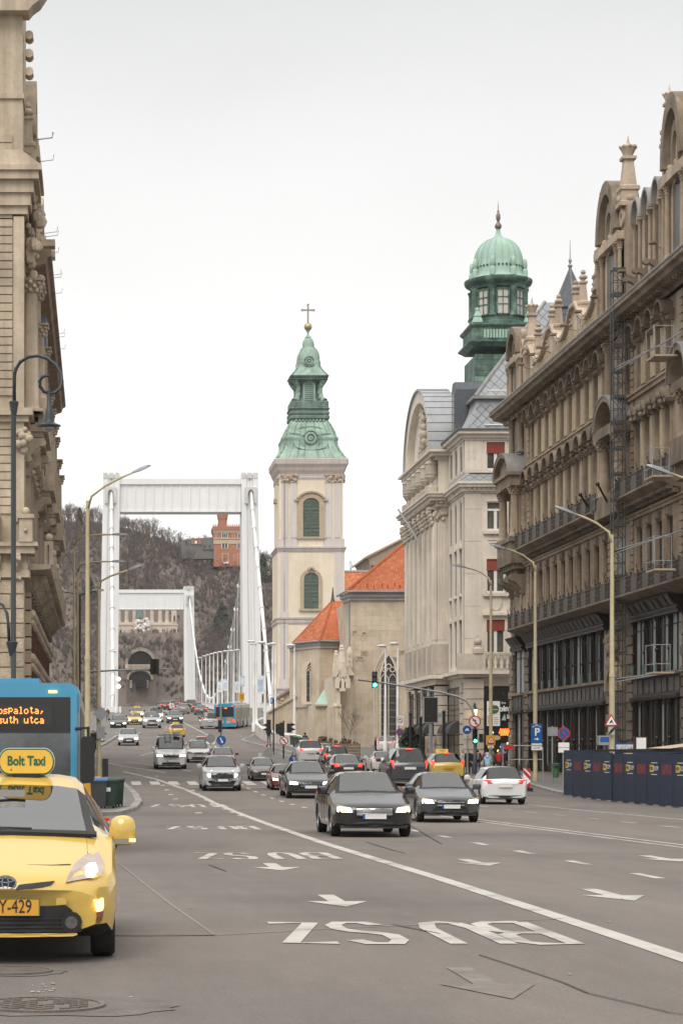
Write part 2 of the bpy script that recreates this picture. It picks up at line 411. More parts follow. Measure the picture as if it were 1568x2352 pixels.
# --- pavements: polygons in plan, raised by a kerb
KERB_ME={}
def pavement(name,outline,kerb_edges,h=.13,m=M_PAVE,kw=.3,step=5.0):
 """outline: plan polygon; kerb_edges: polylines along its rim that get kerb stones"""
 pts=[]
 for i,(x,d)in enumerate(outline):
  x2,d2=outline[(i+1)%len(outline)];k=max(1,int(math.hypot(x2-x,d2-d)/step))
  for j in range(k):pts.append((x+(x2-x)*j/k,d+(d2-d)*j/k))
 n=len(pts)
 bm_=MB().add([(x,d,G(x,d)+h)for x,d in pts]+[(x,d,G(x,d)-.3)for x,d in pts],[(i,(i+1)%n,n+(i+1)%n,n+i)for i in range(n)])
 from mathutils.geometry import tessellate_polygon
 tris=tessellate_polygon([[Vector((x,d,0))for x,d in pts]])
 bm_.add([(x,d,G(x,d)+h)for x,d in pts],[tuple(t)for t in tris])
 o=struct(bm_.obj(name,m))
 for line in kerb_edges:
  P=[]
  for(x0,d0),(x1,d1)in zip(line,line[1:]):
   L=math.hypot(x1-x0,d1-d0);k=max(1,round(L/1.0))
   for i in range(k):P.append(((x0+(x1-x0)*i/k,d0+(d1-d0)*i/k),(x0+(x1-x0)*(i+1)/k,d0+(d1-d0)*(i+1)/k)))
  for(a,b)in P:
   cx,cd=(a[0]+b[0])/2,(a[1]+b[1])/2;L=math.hypot(b[0]-a[0],b[1]-a[1]);an=math.atan2(b[1]-a[1],b[0]-a[0])
   key=round(L,1)
   if key not in KERB_ME:
    l2=key/2-.006;KERB_ME[key]=MB().prism([(-.15,-.25),(.15,-.25),(.15,.125),(.12,.145),(-.12,.145),(-.15,.125)],'x',-l2,l2).mesh('kerb_stone',M_KERB)
   k_=inst(KERB_ME[key],'kerb_stone',o,(cx,cd,G(cx,cd)+h-.135+RN.uniform(-.006,.006)),an)
   dz=G(b[0],b[1])-G(a[0],a[1]);k_.rotation_euler=(0,-math.atan2(dz,L),an)
 return o
LK_=[(-4.6,69),(-2.0,68.2),(-.2,68.2),(.6,70),(1.2,76),(1.6,86),(1.65,96),(1.45,106),(1.2,112),(.6,117),(.1,119)]
pavement('left_pavement',[(-14,69)]+LK_+[(.0,130),(-.6,150),(-1.0,165),(-14,165)],[LK_+[(.0,130),(-.6,150),(-1.0,165)]])
pavement('far_left_pavement',[(-14,172),(-.8,176),(.6,200),(2.4,240),(3.4,300),(3.5,371),(-3,371),(-14,260)],[[(-.8,176),(.6,200),(2.4,240),(3.4,300),(3.5,371)]])
RK_=[(21.9,30),(21.9,62),(21.9,99),(22.3,106),(24.2,122),(24.5,138),(23.6,150),(22.4,160),(22.6,166),(26,171),(31,174)]
pavement('right_pavement',[(47,30)]+RK_+[(47,174)],[RK_[1:]])
RK2=[(31,181),(26.5,182.5),(24.8,186),(24.2,196),(23.6,206),(21.8,214)]
pavement('right_far_pavement',[(47,181)]+RK2+[(24.5,219),(47,219)],[RK2+[(24.5,219)]])
CK=[(20.9,188),(18.7,190.5),(16.8,195),(15.4,201),(14.4,208),(14.3,216),(15.0,224),(16.3,232),(18.0,245),(19.6,270),(20.3,320),(20.4,371)]
pavement('bridge_pavement',CK+[(27.5,371),(27.5,300),(24.5,250),(23.0,222),(22.6,206),(22.4,190)],[CK])
pavement('traffic_island',[(10.8,146),(11.6,144.4),(14.0,147),(14.9,156),(14.2,170),(12.6,169)],[[(10.8,146),(11.6,144.4),(14.0,147),(14.9,156),(14.2,170),(12.6,169),(10.8,146)]],.1)
pavement('traffic_island',[(7.4,150),(8.2,149),(9.4,160),(10.9,183),(10.3,185),(8.6,166)],[[(7.4,150),(8.2,149),(9.4,160),(10.9,183),(10.3,185),(8.6,166),(7.4,150)]],.1)
# ---------------------------------------------------------------- the two facing palaces
M_STONE=mat('brown sandstone',(.38,.3,.222),.9,var=.2,vs=.5,streak=.28,bump=.012,bs=9,rnd=.06,dirt=(.16,.115,.08),dirtamt=.55,ds=.35)
M_STONEL=mat('light sandstone',(.48,.385,.3),.9,var=.16,vs=.6,streak=.22,bump=.012,bs=9,rnd=.06,dirt=(.22,.165,.12),dirtamt=.5,ds=.5)
M_STONED=mat('dark sandstone',(.25,.2,.15),.9,var=.22,vs=.7,streak=.3,bump=.015,bs=9,rnd=.14,dirt=(.1,.075,.055),dirtamt=.6,ds=.5)  # darker brown stone for hoods, cornices, balconies and lower piers
M_BRICKY=mat('pale glazed brick',(.56,.46,.31),.7,var=.16,vs=2.5,rnd=.07,streak=.15)
M_IRONB=mat('dark brown iron front',(.026,.019,.015),.5,.1,var=.25,vs=1.2,streak=.3)
M_IRONR=mat('iron railing',(.075,.062,.05),.55,.3,var=.25,vs=2)
M_IRONP=mat('railing sheet',(.1,.085,.07),.6,.2,var=.18,vs=1.5,streak=.2)
M_LEAD=mat('zinc sheet',(.27,.262,.255),.55,.1,var=.14,vs=1.0,streak=.2)
M_SLATE=mat('dark slate',(.075,.085,.1),.55,var=.16,vs=1.5,rnd=.12)
M_WOODW=mat('brown window joinery',(.13,.085,.055),.6,var=.2,vs=2)
M_PANEB=mat('dusty window pane',(.075,.062,.05),.38,var=.35,vs=.8,spec=.3)
M_PANEC=mat('pane with grey curtain and painted reflection',(.3,.33,.335),.5,var=.12,vs=.6,spec=.5)
M_PANED=mat('shop window pane',(.02,.019,.018),.3,var=.3,vs=.6,spec=.25)
M_PICT=mat('painted soffit panel',(.07,.06,.058),.5,var=.5,vs=1.6)
M_BSTONE=mat('beige limestone',(.5,.415,.315),.9,var=.14,vs=.5,streak=.3,bump=.01,bs=9,rnd=.06,dirt=(.22,.175,.13),dirtamt=.5,ds=.3)
M_BROUGH=mat('rough beige limestone',(.45,.37,.275),.95,var=.2,vs=1.5,streak=.2,bump=.05,bs=7,rnd=.1,dirt=(.2,.16,.12),dirtamt=.5,ds=.6)
M_REDW=mat('dark red joinery',(.13,.04,.025),.6,var=.3,vs=2,streak=.3)
def fbx(b,sg,s0,s1,z0,z1,o0,o1,mi=0):
 xs=sorted((sg*o0,sg*o1));return b.box(xs[0],xs[1],min(s0,s1),max(s0,s1),z0,z1,mi)
def capital_mesh(m,sg,w=.5,h=.6,out=.35):
 b=MB()
 for k in range(4):
  f=k/3.0;ww=w*(.72+.28*f);oo=out*(.55+.45*f)
  fbx(b,sg,-ww/2,ww/2,h*k*.22,h*(k*.22+.16),0,oo)
  for j in range(4):
   sx=-ww/2+ww*(j+.5)/4
   b.ball((sg*oo,sx,h*(k*.22+.1)),ww*.11,6,4)
 for sx in(-w/2,w/2):b.ball((sg*out,sx,h*.84),w*.2,8,6)
 fbx(b,sg,-w*.62,w*.62,h*.88,h,0,out*1.18)
 return b.mesh('capital',m,40)
def hood_mesh(m,sg,w,rise,out,t=.16,foot=.3,name='window_hood'):
 b=MB()
 inn=arc(0,0,w/2-t,rise-t,0,pi,12);o=arc(0,0,w/2,rise,0,pi,12)
 b.ring(inn,o,'x',*sorted((0.0,sg*out)))
 b.prism([(p[0],p[1])for p in arc(0,0,w/2-t-.01,rise-t-.01,0,pi,10)],'x',*sorted((0.02*sg,sg*.12)))
 for sn in(-1,1):
  a,c=sorted((sn*(w/2-t*.5),sn*(w/2+.28)))
  fbx(b,sg,a,c,-.12,.02,0,out)
  fbx(b,sg,a+.04,c-.04,-.22,-.12,0,out*.82)
  fbx(b,sg,a+.08,c-.08,-.22-foot,-.22,0,out*.5)
  b.ball((sg*out*.5,(a+c)/2,-.3-foot*.4),.15,7,5)
 return b.mesh(name,m,40)
def window_mesh(sg,w,h,mf,bars=1,cross=.68,t=.08):
 b=MB()
 fbx(b,sg,-w/2,-w/2+t,0,h,0,.1);fbx(b,sg,w/2-t,w/2,0,h,0,.1)
 fbx(b,sg,-w/2+t,w/2-t,0,t,0,.1);fbx(b,sg,-w/2+t,w/2-t,h-t,h,0,.1)
 fbx(b,sg,-t*.4,t*.4,t,h-t,.005,.095)
 fbx(b,sg,-w/2+t,w/2-t,h*cross-t/2,h*cross+t/2,.01,.09)
 return b.mesh('window',mf)
def pane_mesh(sg,w,h,mp):return fbx(MB(),sg,-w/2+.03,w/2-.03,.03,h-.03,.01,.04).mesh('pane',mp)
def strip_mesh(sg,w,h,m,course=.1):
 b=MB();n=int(h/course)
 for i in range(n):fbx(b,sg,-w/2,w/2,i*course+.006,(i+1)*course-.014,0,.09)
 return b.mesh('brick_strip',m)
def tile_strip_mesh(sg,w,h,m):
 b=MB();n=int(h/.42);ch=h/n
 for i in range(n):
  k=.5 if i%2 else .34
  fbx(b,sg,-w/2,-w/2+w*k-.012,i*ch+.012,(i+1)*ch-.012,0,.09)
  fbx(b,sg,-w/2+w*k+.012,w/2,i*ch+.012,(i+1)*ch-.012,0,.09)
 return b.mesh('tile_strip',m)
def balcony_post_mesh(sg,h,m,hook=True):
 b=MB();b.tube([(0,0,0),(0,0,h*1.05)],.045,6)
 for k in range(5):b.ball((0,0,h*(.12+.22*k)),.085,6,4)
 if hook:b.tube([(0,0,h*1.05),(sg*.06,0,h*1.18),(sg*.1,0,h*1.28),(sg*.03,0,h*1.34)],.03,5)
 return b.mesh('railing_post',m,40)
def grille_mesh(sg,w,h,m):
 b=MB();fbx(b,sg,-w/2,w/2,0,.06,-.03,.03);fbx(b,sg,-w/2,w/2,h-.07,h,-.035,.035);fbx(b,sg,-w/2,w/2,h*.72,h*.72+.03,-.02,.02)
 n=max(3,int(w/.11))
 for i in range(n):
  x=-w/2+w*(i+.5)/n;b.box(-.012,.012,x-.012,x+.012,.06,h-.07)
  b.ring(arc(x,h*.38,.05,.09,0,2*pi,8)[:-1],arc(x,h*.38,.028,.06,0,2*pi,8)[:-1],'x',-.012,.012,closed=True)
 return b.mesh('railing_grille',m)
def sheet_mesh(sg,w,h,m1,m2):
 b=MB();fbx(b,sg,-w/2,w/2,0,.06,-.03,.03);fbx(b,sg,-w/2,w/2,h-.07,h,-.035,.035)
 fbx(b,sg,-w/2+.02,w/2-.02,.08,h*.86,-.015,.015,1);fbx(b,sg,-w/2,w/2,h*.86,h*.88,-.025,.025)
 for x in(-w/2,w/2):b.box(-.03,.03,x-.03,x+.03,0,h)
 return b.mesh('railing_panel',[m1,m2])
def pinnacle(root,m,x,s,z,h,w,crown=False,name='pinnacle'):
 b=MB();k=h
 b.sq([(w*.62,0),(w*.62,k*.06),(w*.5,k*.08),(w*.5,k*.22),(w*.58,k*.24),(w*.58,k*.29),(w*.42,k*.32),(w*.27,k*.68),(w*.42,k*.7),(w*.42,k*.74)],x,s,z,.1)
 if crown:
  b.lathe([(w*.25,.74*k),(w*.3,.78*k),(w*.5,.88*k),(w*.46,.9*k),(w*.34,.9*k),(w*.1,.94*k),(w*.06,1.0*k),(.01,1.06*k)],x,s,z,10)
  for j in range(8):b.ball((x+w*.46*math.cos(j*pi/4),s+w*.46*math.sin(j*pi/4),z+.89*k),w*.1,6,4)
 else:
  b.lathe([(w*.22,.74*k),(w*.2,.77*k),(w*.44,.81*k),(w*.46,.84*k),(w*.3,.88*k),(w*.16,.89*k),(w*.28,.93*k),(w*.24,.97*k),(.02,1.0*k)],x,s,z,10)
 for sx in(-1,1):
  b.ball((x,s+sx*w*.5,z+k*.12),w*.2,7,5);b.ball((x+sx*w*.5,s,z+k*.12),w*.2,7,5)
 return b.obj(name,m,root,35)
def console_mesh(m,sg,w=.4,h=1.0,out=.9):
 b=MB();pts=[]
 n=12
 prof=[(0,0),(.12,0),(.22,h*.1),(.3,h*.3),(out*.55,h*.55),(out*.92,h*.72),(out,h*.88),(out*.94,h),(0,h)]
 b.prism([(sg*a,z)for a,z in prof],'y',-w/2,w/2)
 b.tube([(sg*out*.86,-w*.56,h*.8),(sg*out*.86,w*.56,h*.8)],out*.19,10)
 b.tube([(sg*.2,-w*.56,h*.12),(sg*.2,w*.56,h*.12)],.16,8)
 for k in range(3):b.ball((sg*(out*.4+.12*k),0,h*(.42+.08*k)),w*.3,6,4)
 return b.mesh('console',m,40)
XR=31.5;sg=-1
PR_=thing('palace_building','ornate brown sandstone palace with black iron shopfronts and rooftop pinnacles','palace',(XR,140,.2))
def rb(b,*a,**k):
 s0,s1,z0,z1,o0,o1=a;xs=sorted((XR-o0,XR-o1));return b.box(xs[0],xs[1],min(s0,s1),max(s0,s1),z0,z1,k.get('mi',0))
def RI(me,name,s,z,out=0.0):return inst(me,name,PR_,(XR-out,s,z))
S0,S1=100.0,166.4
b=MB();rb(b,S0,S1,.1,27.9,-18,-.5);b.obj('wall',M_STONE,PR_)
M_BAYS=[157.6-2.5*k for k in range(10)]
N_BAYS=[126.7-2.2*k for k in range(4)]
X_BAYS=[113.0-2.4*k for k in range(5)]
BAYS=[(s,2.5)for s in M_BAYS]+[(s,2.2)for s in N_BAYS]+[(s,2.4)for s in X_BAYS]
def wall_storey(z0,zs,zh,z1,ww,mats,name='pier',gap=.5):
 b=MB()
 for g0,g1 in((134.4,158.9),(117.9,127.9),(101.8,114.2)):
  rb(b,g0,g1,zh,z1,-.5,0)
  if zs>z0:rb(b,g0,g1,z0,zs,-.5,0)
 b.obj('spandrel',mats,PR_)
 edges={}
 for lo,hi,bays,p in((134.4,158.9,M_BAYS,2.5),(117.9,127.9,N_BAYS,2.2),(101.8,114.2,X_BAYS,2.4)):
  cuts=[hi]+[v for s in bays for v in(s+ww/2,s-ww/2)]+[lo]
  for i in range(0,len(cuts),2):
   if cuts[i]-cuts[i+1]>.02:rb(MB(),cuts[i+1],cuts[i],zs,zh,-.5,0).obj(name,mats,PR_)
def solid(s0,s1,z0,z1,name='wall_block',m=M_STONE,o=0.0,o0=-.5):return rb(MB(),s0,s1,z0,z1,o0,o).obj(name,m,PR_)
for s0,s1 in((158.9,166.4),(127.9,134.4),(114.2,117.9),(100.0,101.8)):solid(s0,s1,10.9,27.9)
wall_storey(10.9,11.1,14.9,16.8,1.45,M_STONE)
wall_storey(16.8,16.9,21.5,22.8,1.15,M_STONE)
wall_storey(22.8,23.2,26.1,27.9,1.1,M_STONE)
w2=window_mesh(sg,1.45,3.8,M_WOODW);p2=pane_mesh(sg,1.45,3.8,M_PANEB)
w3=window_mesh(sg,1.15,4.6,M_WOODW);p3=pane_mesh(sg,1.15,4.6,M_PANEB)
w4=window_mesh(sg,1.1,2.9,M_WOODW);p4=pane_mesh(sg,1.1,2.9,M_PANEB)
ts2=tile_strip_mesh(sg,.5,3.9,M_STONE);bs3=strip_mesh(sg,.5,4.1,M_BRICKY);bs4=strip_mesh(sg,1.0,2.8,M_BRICKY)
pil2=fbx(MB(),sg,-.09,.09,0,3.9,0,.12).mesh('pilaster',M_STONE)
b=MB();fbx(b,sg,-.09,.09,0,4.4,0,.12);fbx(b,sg,-.11,.11,0,.5,0,.15);fbx(b,sg,-.11,.11,4.3,4.42,0,.16)
pil3=b.mesh('pilaster',M_STONE)
pil4=fbx(fbx(MB(),sg,-.1,.1,0,2.9,0,.04),sg,-.13,.13,2.9,3.02,0,.1).mesh('pilaster',M_STONE)
hd3=hood_mesh(M_STONED,sg,1.9,.8,.8,.15,.5);hd4=hood_mesh(M_STONED,sg,1.75,.72,.7,.13,.35)
cap3=capital_mesh(M_STONE,sg,.5,.55,.4);cap4=capital_mesh(M_STONE,sg,.42,.5,.3)
key_=fbx(fbx(MB(),sg,-.5,.5,0,.5,0,.1),sg,-.4,.4,.08,.42,.1,.16).mesh('lintel_panel',M_STONED)
for s,p in BAYS:
 near=s<130
 for w,pn,z in((w2,p2,11.1),(w3,p3,16.9),(w4,p4,23.2)):
  o=RI(w,'window',s,z,-.32);inst(pn,'pane',o,(XR+.32,s,z))
 for q in(-.66,.66):
  RI(pil3,'pilaster',s+q,16.95);RI(pil4,'pilaster',s+q,23.1)
  RI(cap3,'capital',s+q*1.05,21.0);RI(cap4,'capital',s+q*1.02,25.75)
 RI(key_,'lintel_panel',s,14.95)
 RI(hd4,'window_hood',s,26.15)
 if not near or s<115:RI(hd3,'window_hood',s,21.6)
 else:
  b=MB();b.ring(arc(0,0,.7,.35,0,pi,8),arc(0,0,.95,.6,0,pi,8),'x',*sorted((0,sg*.6)))
  b.ring(arc(-1.0,-.1,.12,.12,0,2*pi,8)[:-1],arc(-1.0,-.1,.26,.26,0,2*pi,8)[:-1],'x',*sorted((0,sg*.55)),closed=True)
  b.ball((sg*.5,0,.2),.25,7,5);b.ball((sg*.45,0,-.15),.2,7,5)
  RI(b.mesh('window_hood',M_STONED,40),'window_hood',s,21.4)
 sp_=s-p/2
 if s not in(M_BAYS[-1],N_BAYS[-1],X_BAYS[-1]):
  RI(ts2,'tile_strip',sp_,11.0,-.04);RI(bs3,'brick_strip',sp_,17.0,.08);RI(bs4,'brick_strip',sp_,23.2,.0)
for s_ in(158.85,128.0,117.95):
 pass
def band(z0,z1,out,m=M_STONE,name='string_course',s0=S0,s1=S1,o0=0.0):return rb(MB(),s0,s1,z0,z1,o0,out).obj(name,m,PR_)
band(22.6,22.85,.16);band(22.85,22.97,.26);band(15.55,15.75,.15);band(15.75,15.87,.24);band(27.0,27.2,.2)
b=MB();b.prism([(XR,27.0),(XR-.3,27.0),(XR-.45,27.25),(XR-1.15,27.4),(XR-1.25,27.6),(XR-1.45,27.7),(XR-1.45,27.9),(XR,28.0)],'y',S0,S1+.9)
b.obj('cornice',M_STONED,PR_)
b=MB();b.tube([(XR-1.4,S0,28.0),(XR-1.4,S1+.8,28.0)],.11,8);b.obj('gutter',M_LEAD,PR_)
b=MB();b.tube([(XR-.9,S0,28.35),(XR-.9,S1,28.35)],.06,6)
b.obj('snow_rail',M_SIGNW,PR_)
me=MB().tube([(0,0,0),(-.05,0,.18),(-.35,0,.34)],.03,5).mesh('rail_bracket',M_GREY)
for k in range(80):RI(me,'rail_bracket',S0+.6+k*.82,28.0,.5)
md=fbx(MB(),sg,-.13,.13,0,.22,0,.5).mesh('modillion',M_STONED)
for k in range(100):RI(md,'modillion',S0+.3+k*.66,27.18,.35)
def balcony(z,out,dent=True,s0=100.0,s1=159.2,h=1.1):
 b=MB();b.prism([(XR,z-.55),(XR-.35,z-.5),(XR-out+.25,z-.22),(XR-out+.1,z-.16),(XR-out,z-.1),(XR-out,z),(XR,z)],'y',s0,s1)
 o=b.obj('balcony',M_STONED,PR_)
 if dent:
  d_=fbx(MB(),sg,-.07,.07,0,.24,0,.34).mesh('dentil',M_STONED)
  k=s0
  while k<s1:inst(d_,'dentil',o,(XR-.1,k,z-.82));inst(d_,'dentil',o,(XR-.42,k+.02,z-.62),0,(1,1,.8));k+=.34
 pst=balcony_post_mesh(sg,h,M_IRONR);psp=balcony_post_mesh(sg,h,M_IRONR,False);gr=grille_mesh(sg,.9,h*.92,M_IRONR);sh=sheet_mesh(sg,1.5,h*.92,M_IRONR,M_IRONP)
 k=s1-.1
 while k>s0:
  x=XR-out+.1
  inst(pst,'railing_post',o,(x,k,z));inst(gr,'railing_grille',o,(x,k-.5,z));inst(psp,'railing_post',o,(x,k-1.0,z));inst(sh,'railing_panel',o,(x,k-1.78,z))
  k-=2.56
 return o
balcony(16.75,1.15,True,134.2,159.0);balcony(16.8,1.15,True,117.8,128.2);balcony(16.8,1.15,True,101,114.4)
balcony(10.98,1.35,False,100,160.6)
qm=fbx(MB(),sg,-.34,.34,0,.34,0,.09).mesh('quoin',M_STONE);qm2=fbx(MB(),sg,-.26,.26,0,.34,0,.08).mesh('quoin',M_STONE)
for s in(159.2,161.8,165.9,134.0,128.3,117.4,114.7):
 k=0;z=11.4
 while z<26.6:
  if not(15.4<z<16.9 or 22.3<z<23.0):RI(qm if k%2 else qm2,'quoin',s,z)
  k+=1;z+=.43
def column(x,s,z0,z1,r,m=M_STONE,cap=.6,base=.35,root=PR_):
 b=MB();b.lathe([(r*1.35,0),(r*1.35,base*.3),(r*1.2,base*.6),(r*1.05,base),(r,base+.05),(r*1.02,(z1-z0)*.35),(r*.86,z1-z0-cap),(r*.95,z1-z0-cap+.05)],x,s,z0,12)
 b.sq([(r*1.45,0),(r*1.45,base*.22)],x,s,z0,.05);o=b.obj('column',m,root,50)
 b=MB();h=cap
 for k in range(3):
  for j in range(8):a=j*pi/4+k*.4;rr=r*(.95+.22*k);b.ball((x+rr*math.cos(a),s+rr*math.sin(a),z1-h+h*(.15+.27*k)),r*.34,6,4)
 b.lathe([(r*.9,0),(r*1.3,h*.85)],x,s,z1-h,10);b.sq([(r*1.55,h*.86),(r*1.6,h)],x,s,z1-h,.12)
 b.obj('capital',m,o,45);return o
b=MB();rb(b,160.3,165.9,15.9,17.5,0,1.1);rb(b,160.1,166.1,17.5,17.85,0,1.25);rb(b,160.5,165.7,15.5,15.9,0,.85);rb(b,160.9,165.3,15.0,15.5,0,.55)
b.obj('oriel_base',M_STONED,PR_)
for s in(160.8,165.3):column(XR-.75,s,17.85,21.6,.32);column(XR-.05,s,17.85,21.6,.3)
b=MB();rb(b,160.1,166.0,21.6,22.35,0,1.2);rb(b,159.9,166.2,22.35,22.6,0,1.4);b.obj('oriel_entablature',M_STONED,PR_)
b=MB();b.ring(arc(163.05,22.6,2.7,1.35,0,pi,16),arc(163.05,22.6,2.98,1.63,0,pi,16),'x',XR-1.4,XR);b.ring(arc(163.05,22.6,2.98,1.63,0,pi,16),arc(163.05,22.6,3.05,1.7,0,pi,16),'x',XR-1.45,XR,1);b.obj('canopy',[M_STONED,M_LEAD],PR_,30)
b=MB();b.prism(arc(163.05,22.6,2.65,1.3,0,pi,16),'x',XR-1.0,XR);b.obj('tympanum',M_STONED,PR_)
for s in(161.3,164.9):column(XR-.2,s,24.2,27.0,.2)
b=MB();rb(b,162.2,164.0,24.2,26.6,.0,.06);b.obj('corner_window',M_PANEB,PR_)
cn=console_mesh(M_STONED,sg,.55,1.5,1.1)
for s in(160.9,163.0,165.2):RI(cn,'console',s,13.6)
for s in(133.2,129.1):column(XR-.55,s,17.4,20.9,.36);column(XR-.3,s,22.9,26.9,.24)
b=MB();rb(b,128.4,133.9,16.1,17.4,0,1.0);b.obj('pavilion_base',M_STONED,PR_)
b=MB();rb(b,128.4,133.9,20.9,21.5,0,1.1);b.ring(arc(131.15,21.5,2.2,1.5,0,pi,16),arc(131.15,21.5,2.52,1.82,0,pi,16),'x',XR-1.15,XR);b.ring(arc(131.15,21.5,2.52,1.82,0,pi,16),arc(131.15,21.5,2.6,1.9,0,pi,16),'x',XR-1.2,XR,1);b.obj('canopy',[M_STONED,M_LEAD],PR_,30)
for z,h in((17.6,3.8),(23.2,3.2),(11.3,3.6)):
 o=rb(MB(),130.2,132.1,z,z+h,-.02,.02).obj('window',M_PANEB,PR_)
for s in(113.5,111.8):column(XR-.9,s,18.2,20.7,.36);
b=MB();rb(b,110.9,114.4,16.1,16.9,0,1.2);rb(b,110.8,114.5,16.9,18.2,0,1.5);rb(MB(),110.8,114.5,20.7,21.2,0,1.5).obj('pavilion_entablature',M_STONED,PR_);b.obj('pavilion_base',M_STONED,PR_)
b=MB();b.ring(arc(112.65,21.2,1.4,1.5,0,pi,16),arc(112.65,21.2,1.75,1.85,0,pi,16),'x',XR-1.6,XR);b.ring(arc(112.65,21.2,1.75,1.85,0,pi,16),arc(112.65,21.2,1.83,1.93,0,pi,16),'x',XR-1.7,XR,1);b.obj('canopy',[M_STONED,M_LEAD],PR_,30)
M_ABRICK=mat('pale attic brick',(.62,.515,.38),.8,var=.14,vs=1.0,streak=.2)
ac=MB();wv=[]
def attic_run(sa,sb,n):
 p=(sa-sb)/n;pts=[]
 for k in range(n):
  c=sa-p*k
  for j in range(13):
   t=j/12;s=c-p*t
   z=31.0-1.5*math.sin(pi*min(1,max(0,(t-.12)/.76)))**.75 if .12<t<.88 else 31.0
   pts.append((s,z))
 poly=[(sa,27.95)]+pts+[(sb,27.95)]
 MB().prism(poly,'x',XR-.35,XR+.1).obj('attic_wall',M_ABRICK,PR_)
 MB().ring([(s,z-.02)for s,z in pts],[(s,z+.24)for s,z in pts],'x',XR-.65,XR+.3).obj('coping',M_STONEL,PR_)
 cs=MB()
 for z in range(8):
  for k in range(n):
   c=sa-p*(k+.5);w=p*.5-.2
   rb(cs,c-w,c+w,28.2+z*.17,28.31+z*.17,.35,.39)
 struct(cs.obj('brick_course',M_BRICKY,PR_),'stuff')
 return[sa-p*k for k in range(n+1)]
for i,s in enumerate(attic_run(157.0,134.6,3)):
 if i in(1,2,3):
  for q in(-1.0,1.0):pinnacle(PR_,M_STONEL,XR-.1,s+q*1.1,30.0 if q>0 else 30.2,3.0,.62)
  for q in(-1.1,1.1):solid(s+q-.45,s+q+.45,29.3,30.15,'pedestal',M_STONEL,.4,-.15)
pinnacle(PR_,M_STONEL,XR-.1,155.3,29.6,3.0,.66);pinnacle(PR_,M_STONEL,XR-.1,157.6,30.8,3.9,.9,True);pinnacle(PR_,M_STONEL,XR-.3,163.8,30.9,2.4,.6)
def gable(sc,w,z0,z1,x=XR,cols=True):
 h=z1-z0
 poly=[(sc-w/2,z0),(sc-w/2,z0+h*.55)]+[(sc+(w*.36)*math.cos(pi-pi*i/12),z0+h*.62+h*.38*math.sin(pi*i/12))for i in range(13)]+[(sc+w/2,z0+h*.55),(sc+w/2,z0)]
 MB().prism(poly,'x',x-.55,x+.3).obj('gable',M_STONEL,PR_)
 MB().ring(arc(sc,z0+h*.62,w*.3,h*.32,0,pi,14),arc(sc,z0+h*.62,w*.4,h*.42,0,pi,14),'x',x-1.0,x+.6).obj('gable_arch',M_STONED,PR_,30)
 b=MB();rb(b,sc-w*.18,sc+w*.18,z0+.3,z0+h*.5,.55,.57);b.obj('window',M_PANEB,PR_)
 b=MB();b.ring(arc(sc,z0+h*.68,w*.1,h*.13,0,2*pi,14)[:-1],arc(sc,z0+h*.68,w*.16,h*.2,0,2*pi,14)[:-1],'x',x-.75,x-.5,closed=True);b.obj('medallion',M_STONED,PR_,30)
 b=MB()
 rb(b,sc-w*.5,sc+w*.5,z0+h*.52,z0+h*.58,.5,.95);rb(b,sc-w*.46,sc+w*.46,z0,z0+.35,.5,.8)
 b.obj('gable_band',M_STONEL,PR_)
 for q in(-1,1):
  column(x-.72,sc+q*w*.3,z0+.35,z0+h*.52,.15);column(x-.72,sc+q*w*.44,z0+.35,z0+h*.52,.15)
  b=MB()
  b.ring(arc(sc+q*w*.47,z0+h*.68,.22,.26,0,2*pi,10)[:-1],arc(sc+q*w*.47,z0+h*.68,.5,.56,0,2*pi,10)[:-1],'x',x-.7,x,closed=True)
  b.ring(arc(sc+q*w*.4,z0+h*.86,.12,.2,0,2*pi,10)[:-1],arc(sc+q*w*.4,z0+h*.86,.34,.42,0,2*pi,10)[:-1],'x',x-.65,x,closed=True)
  for k in range(5):b.ball((x-.8,sc+q*w*(.12+.06*k),z0+h*(.6-.02*k)),.17,6,4)
  b.obj('scroll',M_STONEL,PR_,40)
gable(161.0,5.0,28.0,33.2);gable(131.2,6.2,28.0,36.0);gable(116.2,5.2,28.0,36.8)
pinnacle(PR_,M_STONEL,XR-.3,128.2,34.0,4.0,1.0,True);pinnacle(PR_,M_STONEL,XR-.3,133.9,33.6,3.0,.7,True);pinnacle(PR_,M_STONEL,XR-.3,135.2,30.6,3.4,.8)
solid(127.2,129.3,27.95,34.0,'pedestal',M_STONE,.55,-.3);solid(133.2,134.6,27.95,33.6,'pedestal',M_STONE,.5,-.3)
pinnacle(PR_,M_STONEL,XR-.3,118.9,35.0,3.2,.75,True);solid(118.2,119.7,27.95,35.0,'pedestal',M_STONE,.5,-.3);pinnacle(PR_,M_STONEL,XR-.3,113.6,33.0,3.2,.8,True)
for s in(125.6,123.3,121.0,111.0,108.4,105.6):
 MB().prism([(s-.75,27.95),(s-.75,32.6)]+arc(s,32.6,.75,1.1,pi,0,8)+[(s+.75,32.6),(s+.75,27.95)],'x',XR-.3,XR+.1).obj('dormer',M_STONEL,PR_)
 MB().ring(arc(s,32.6,.78,1.15,0,pi,10),arc(s,32.6,.95,1.32,0,pi,10),'x',XR-.6,XR+2.5).obj('dormer_roof',M_LEAD,PR_,30)
 b=MB();rb(b,s-.4,s+.4,29.3,32.4,.3,.33);b.obj('window',M_PANEB,PR_)
 for q in(-.62,.62):column(XR-.42,s+q,28.4,32.5,.1,cap=.3)
 RI(console_mesh(M_STONED,sg,.3,.6,.9),'console',s,28.7,.3)
b=MB();b.prism([(XR+.4,27.9),(XR+3.4,30.6),(XR+8,32.4),(XR+12,31),(XR+17,27.9)],'y',100,158);b.obj('roof',M_SLATE,PR_)
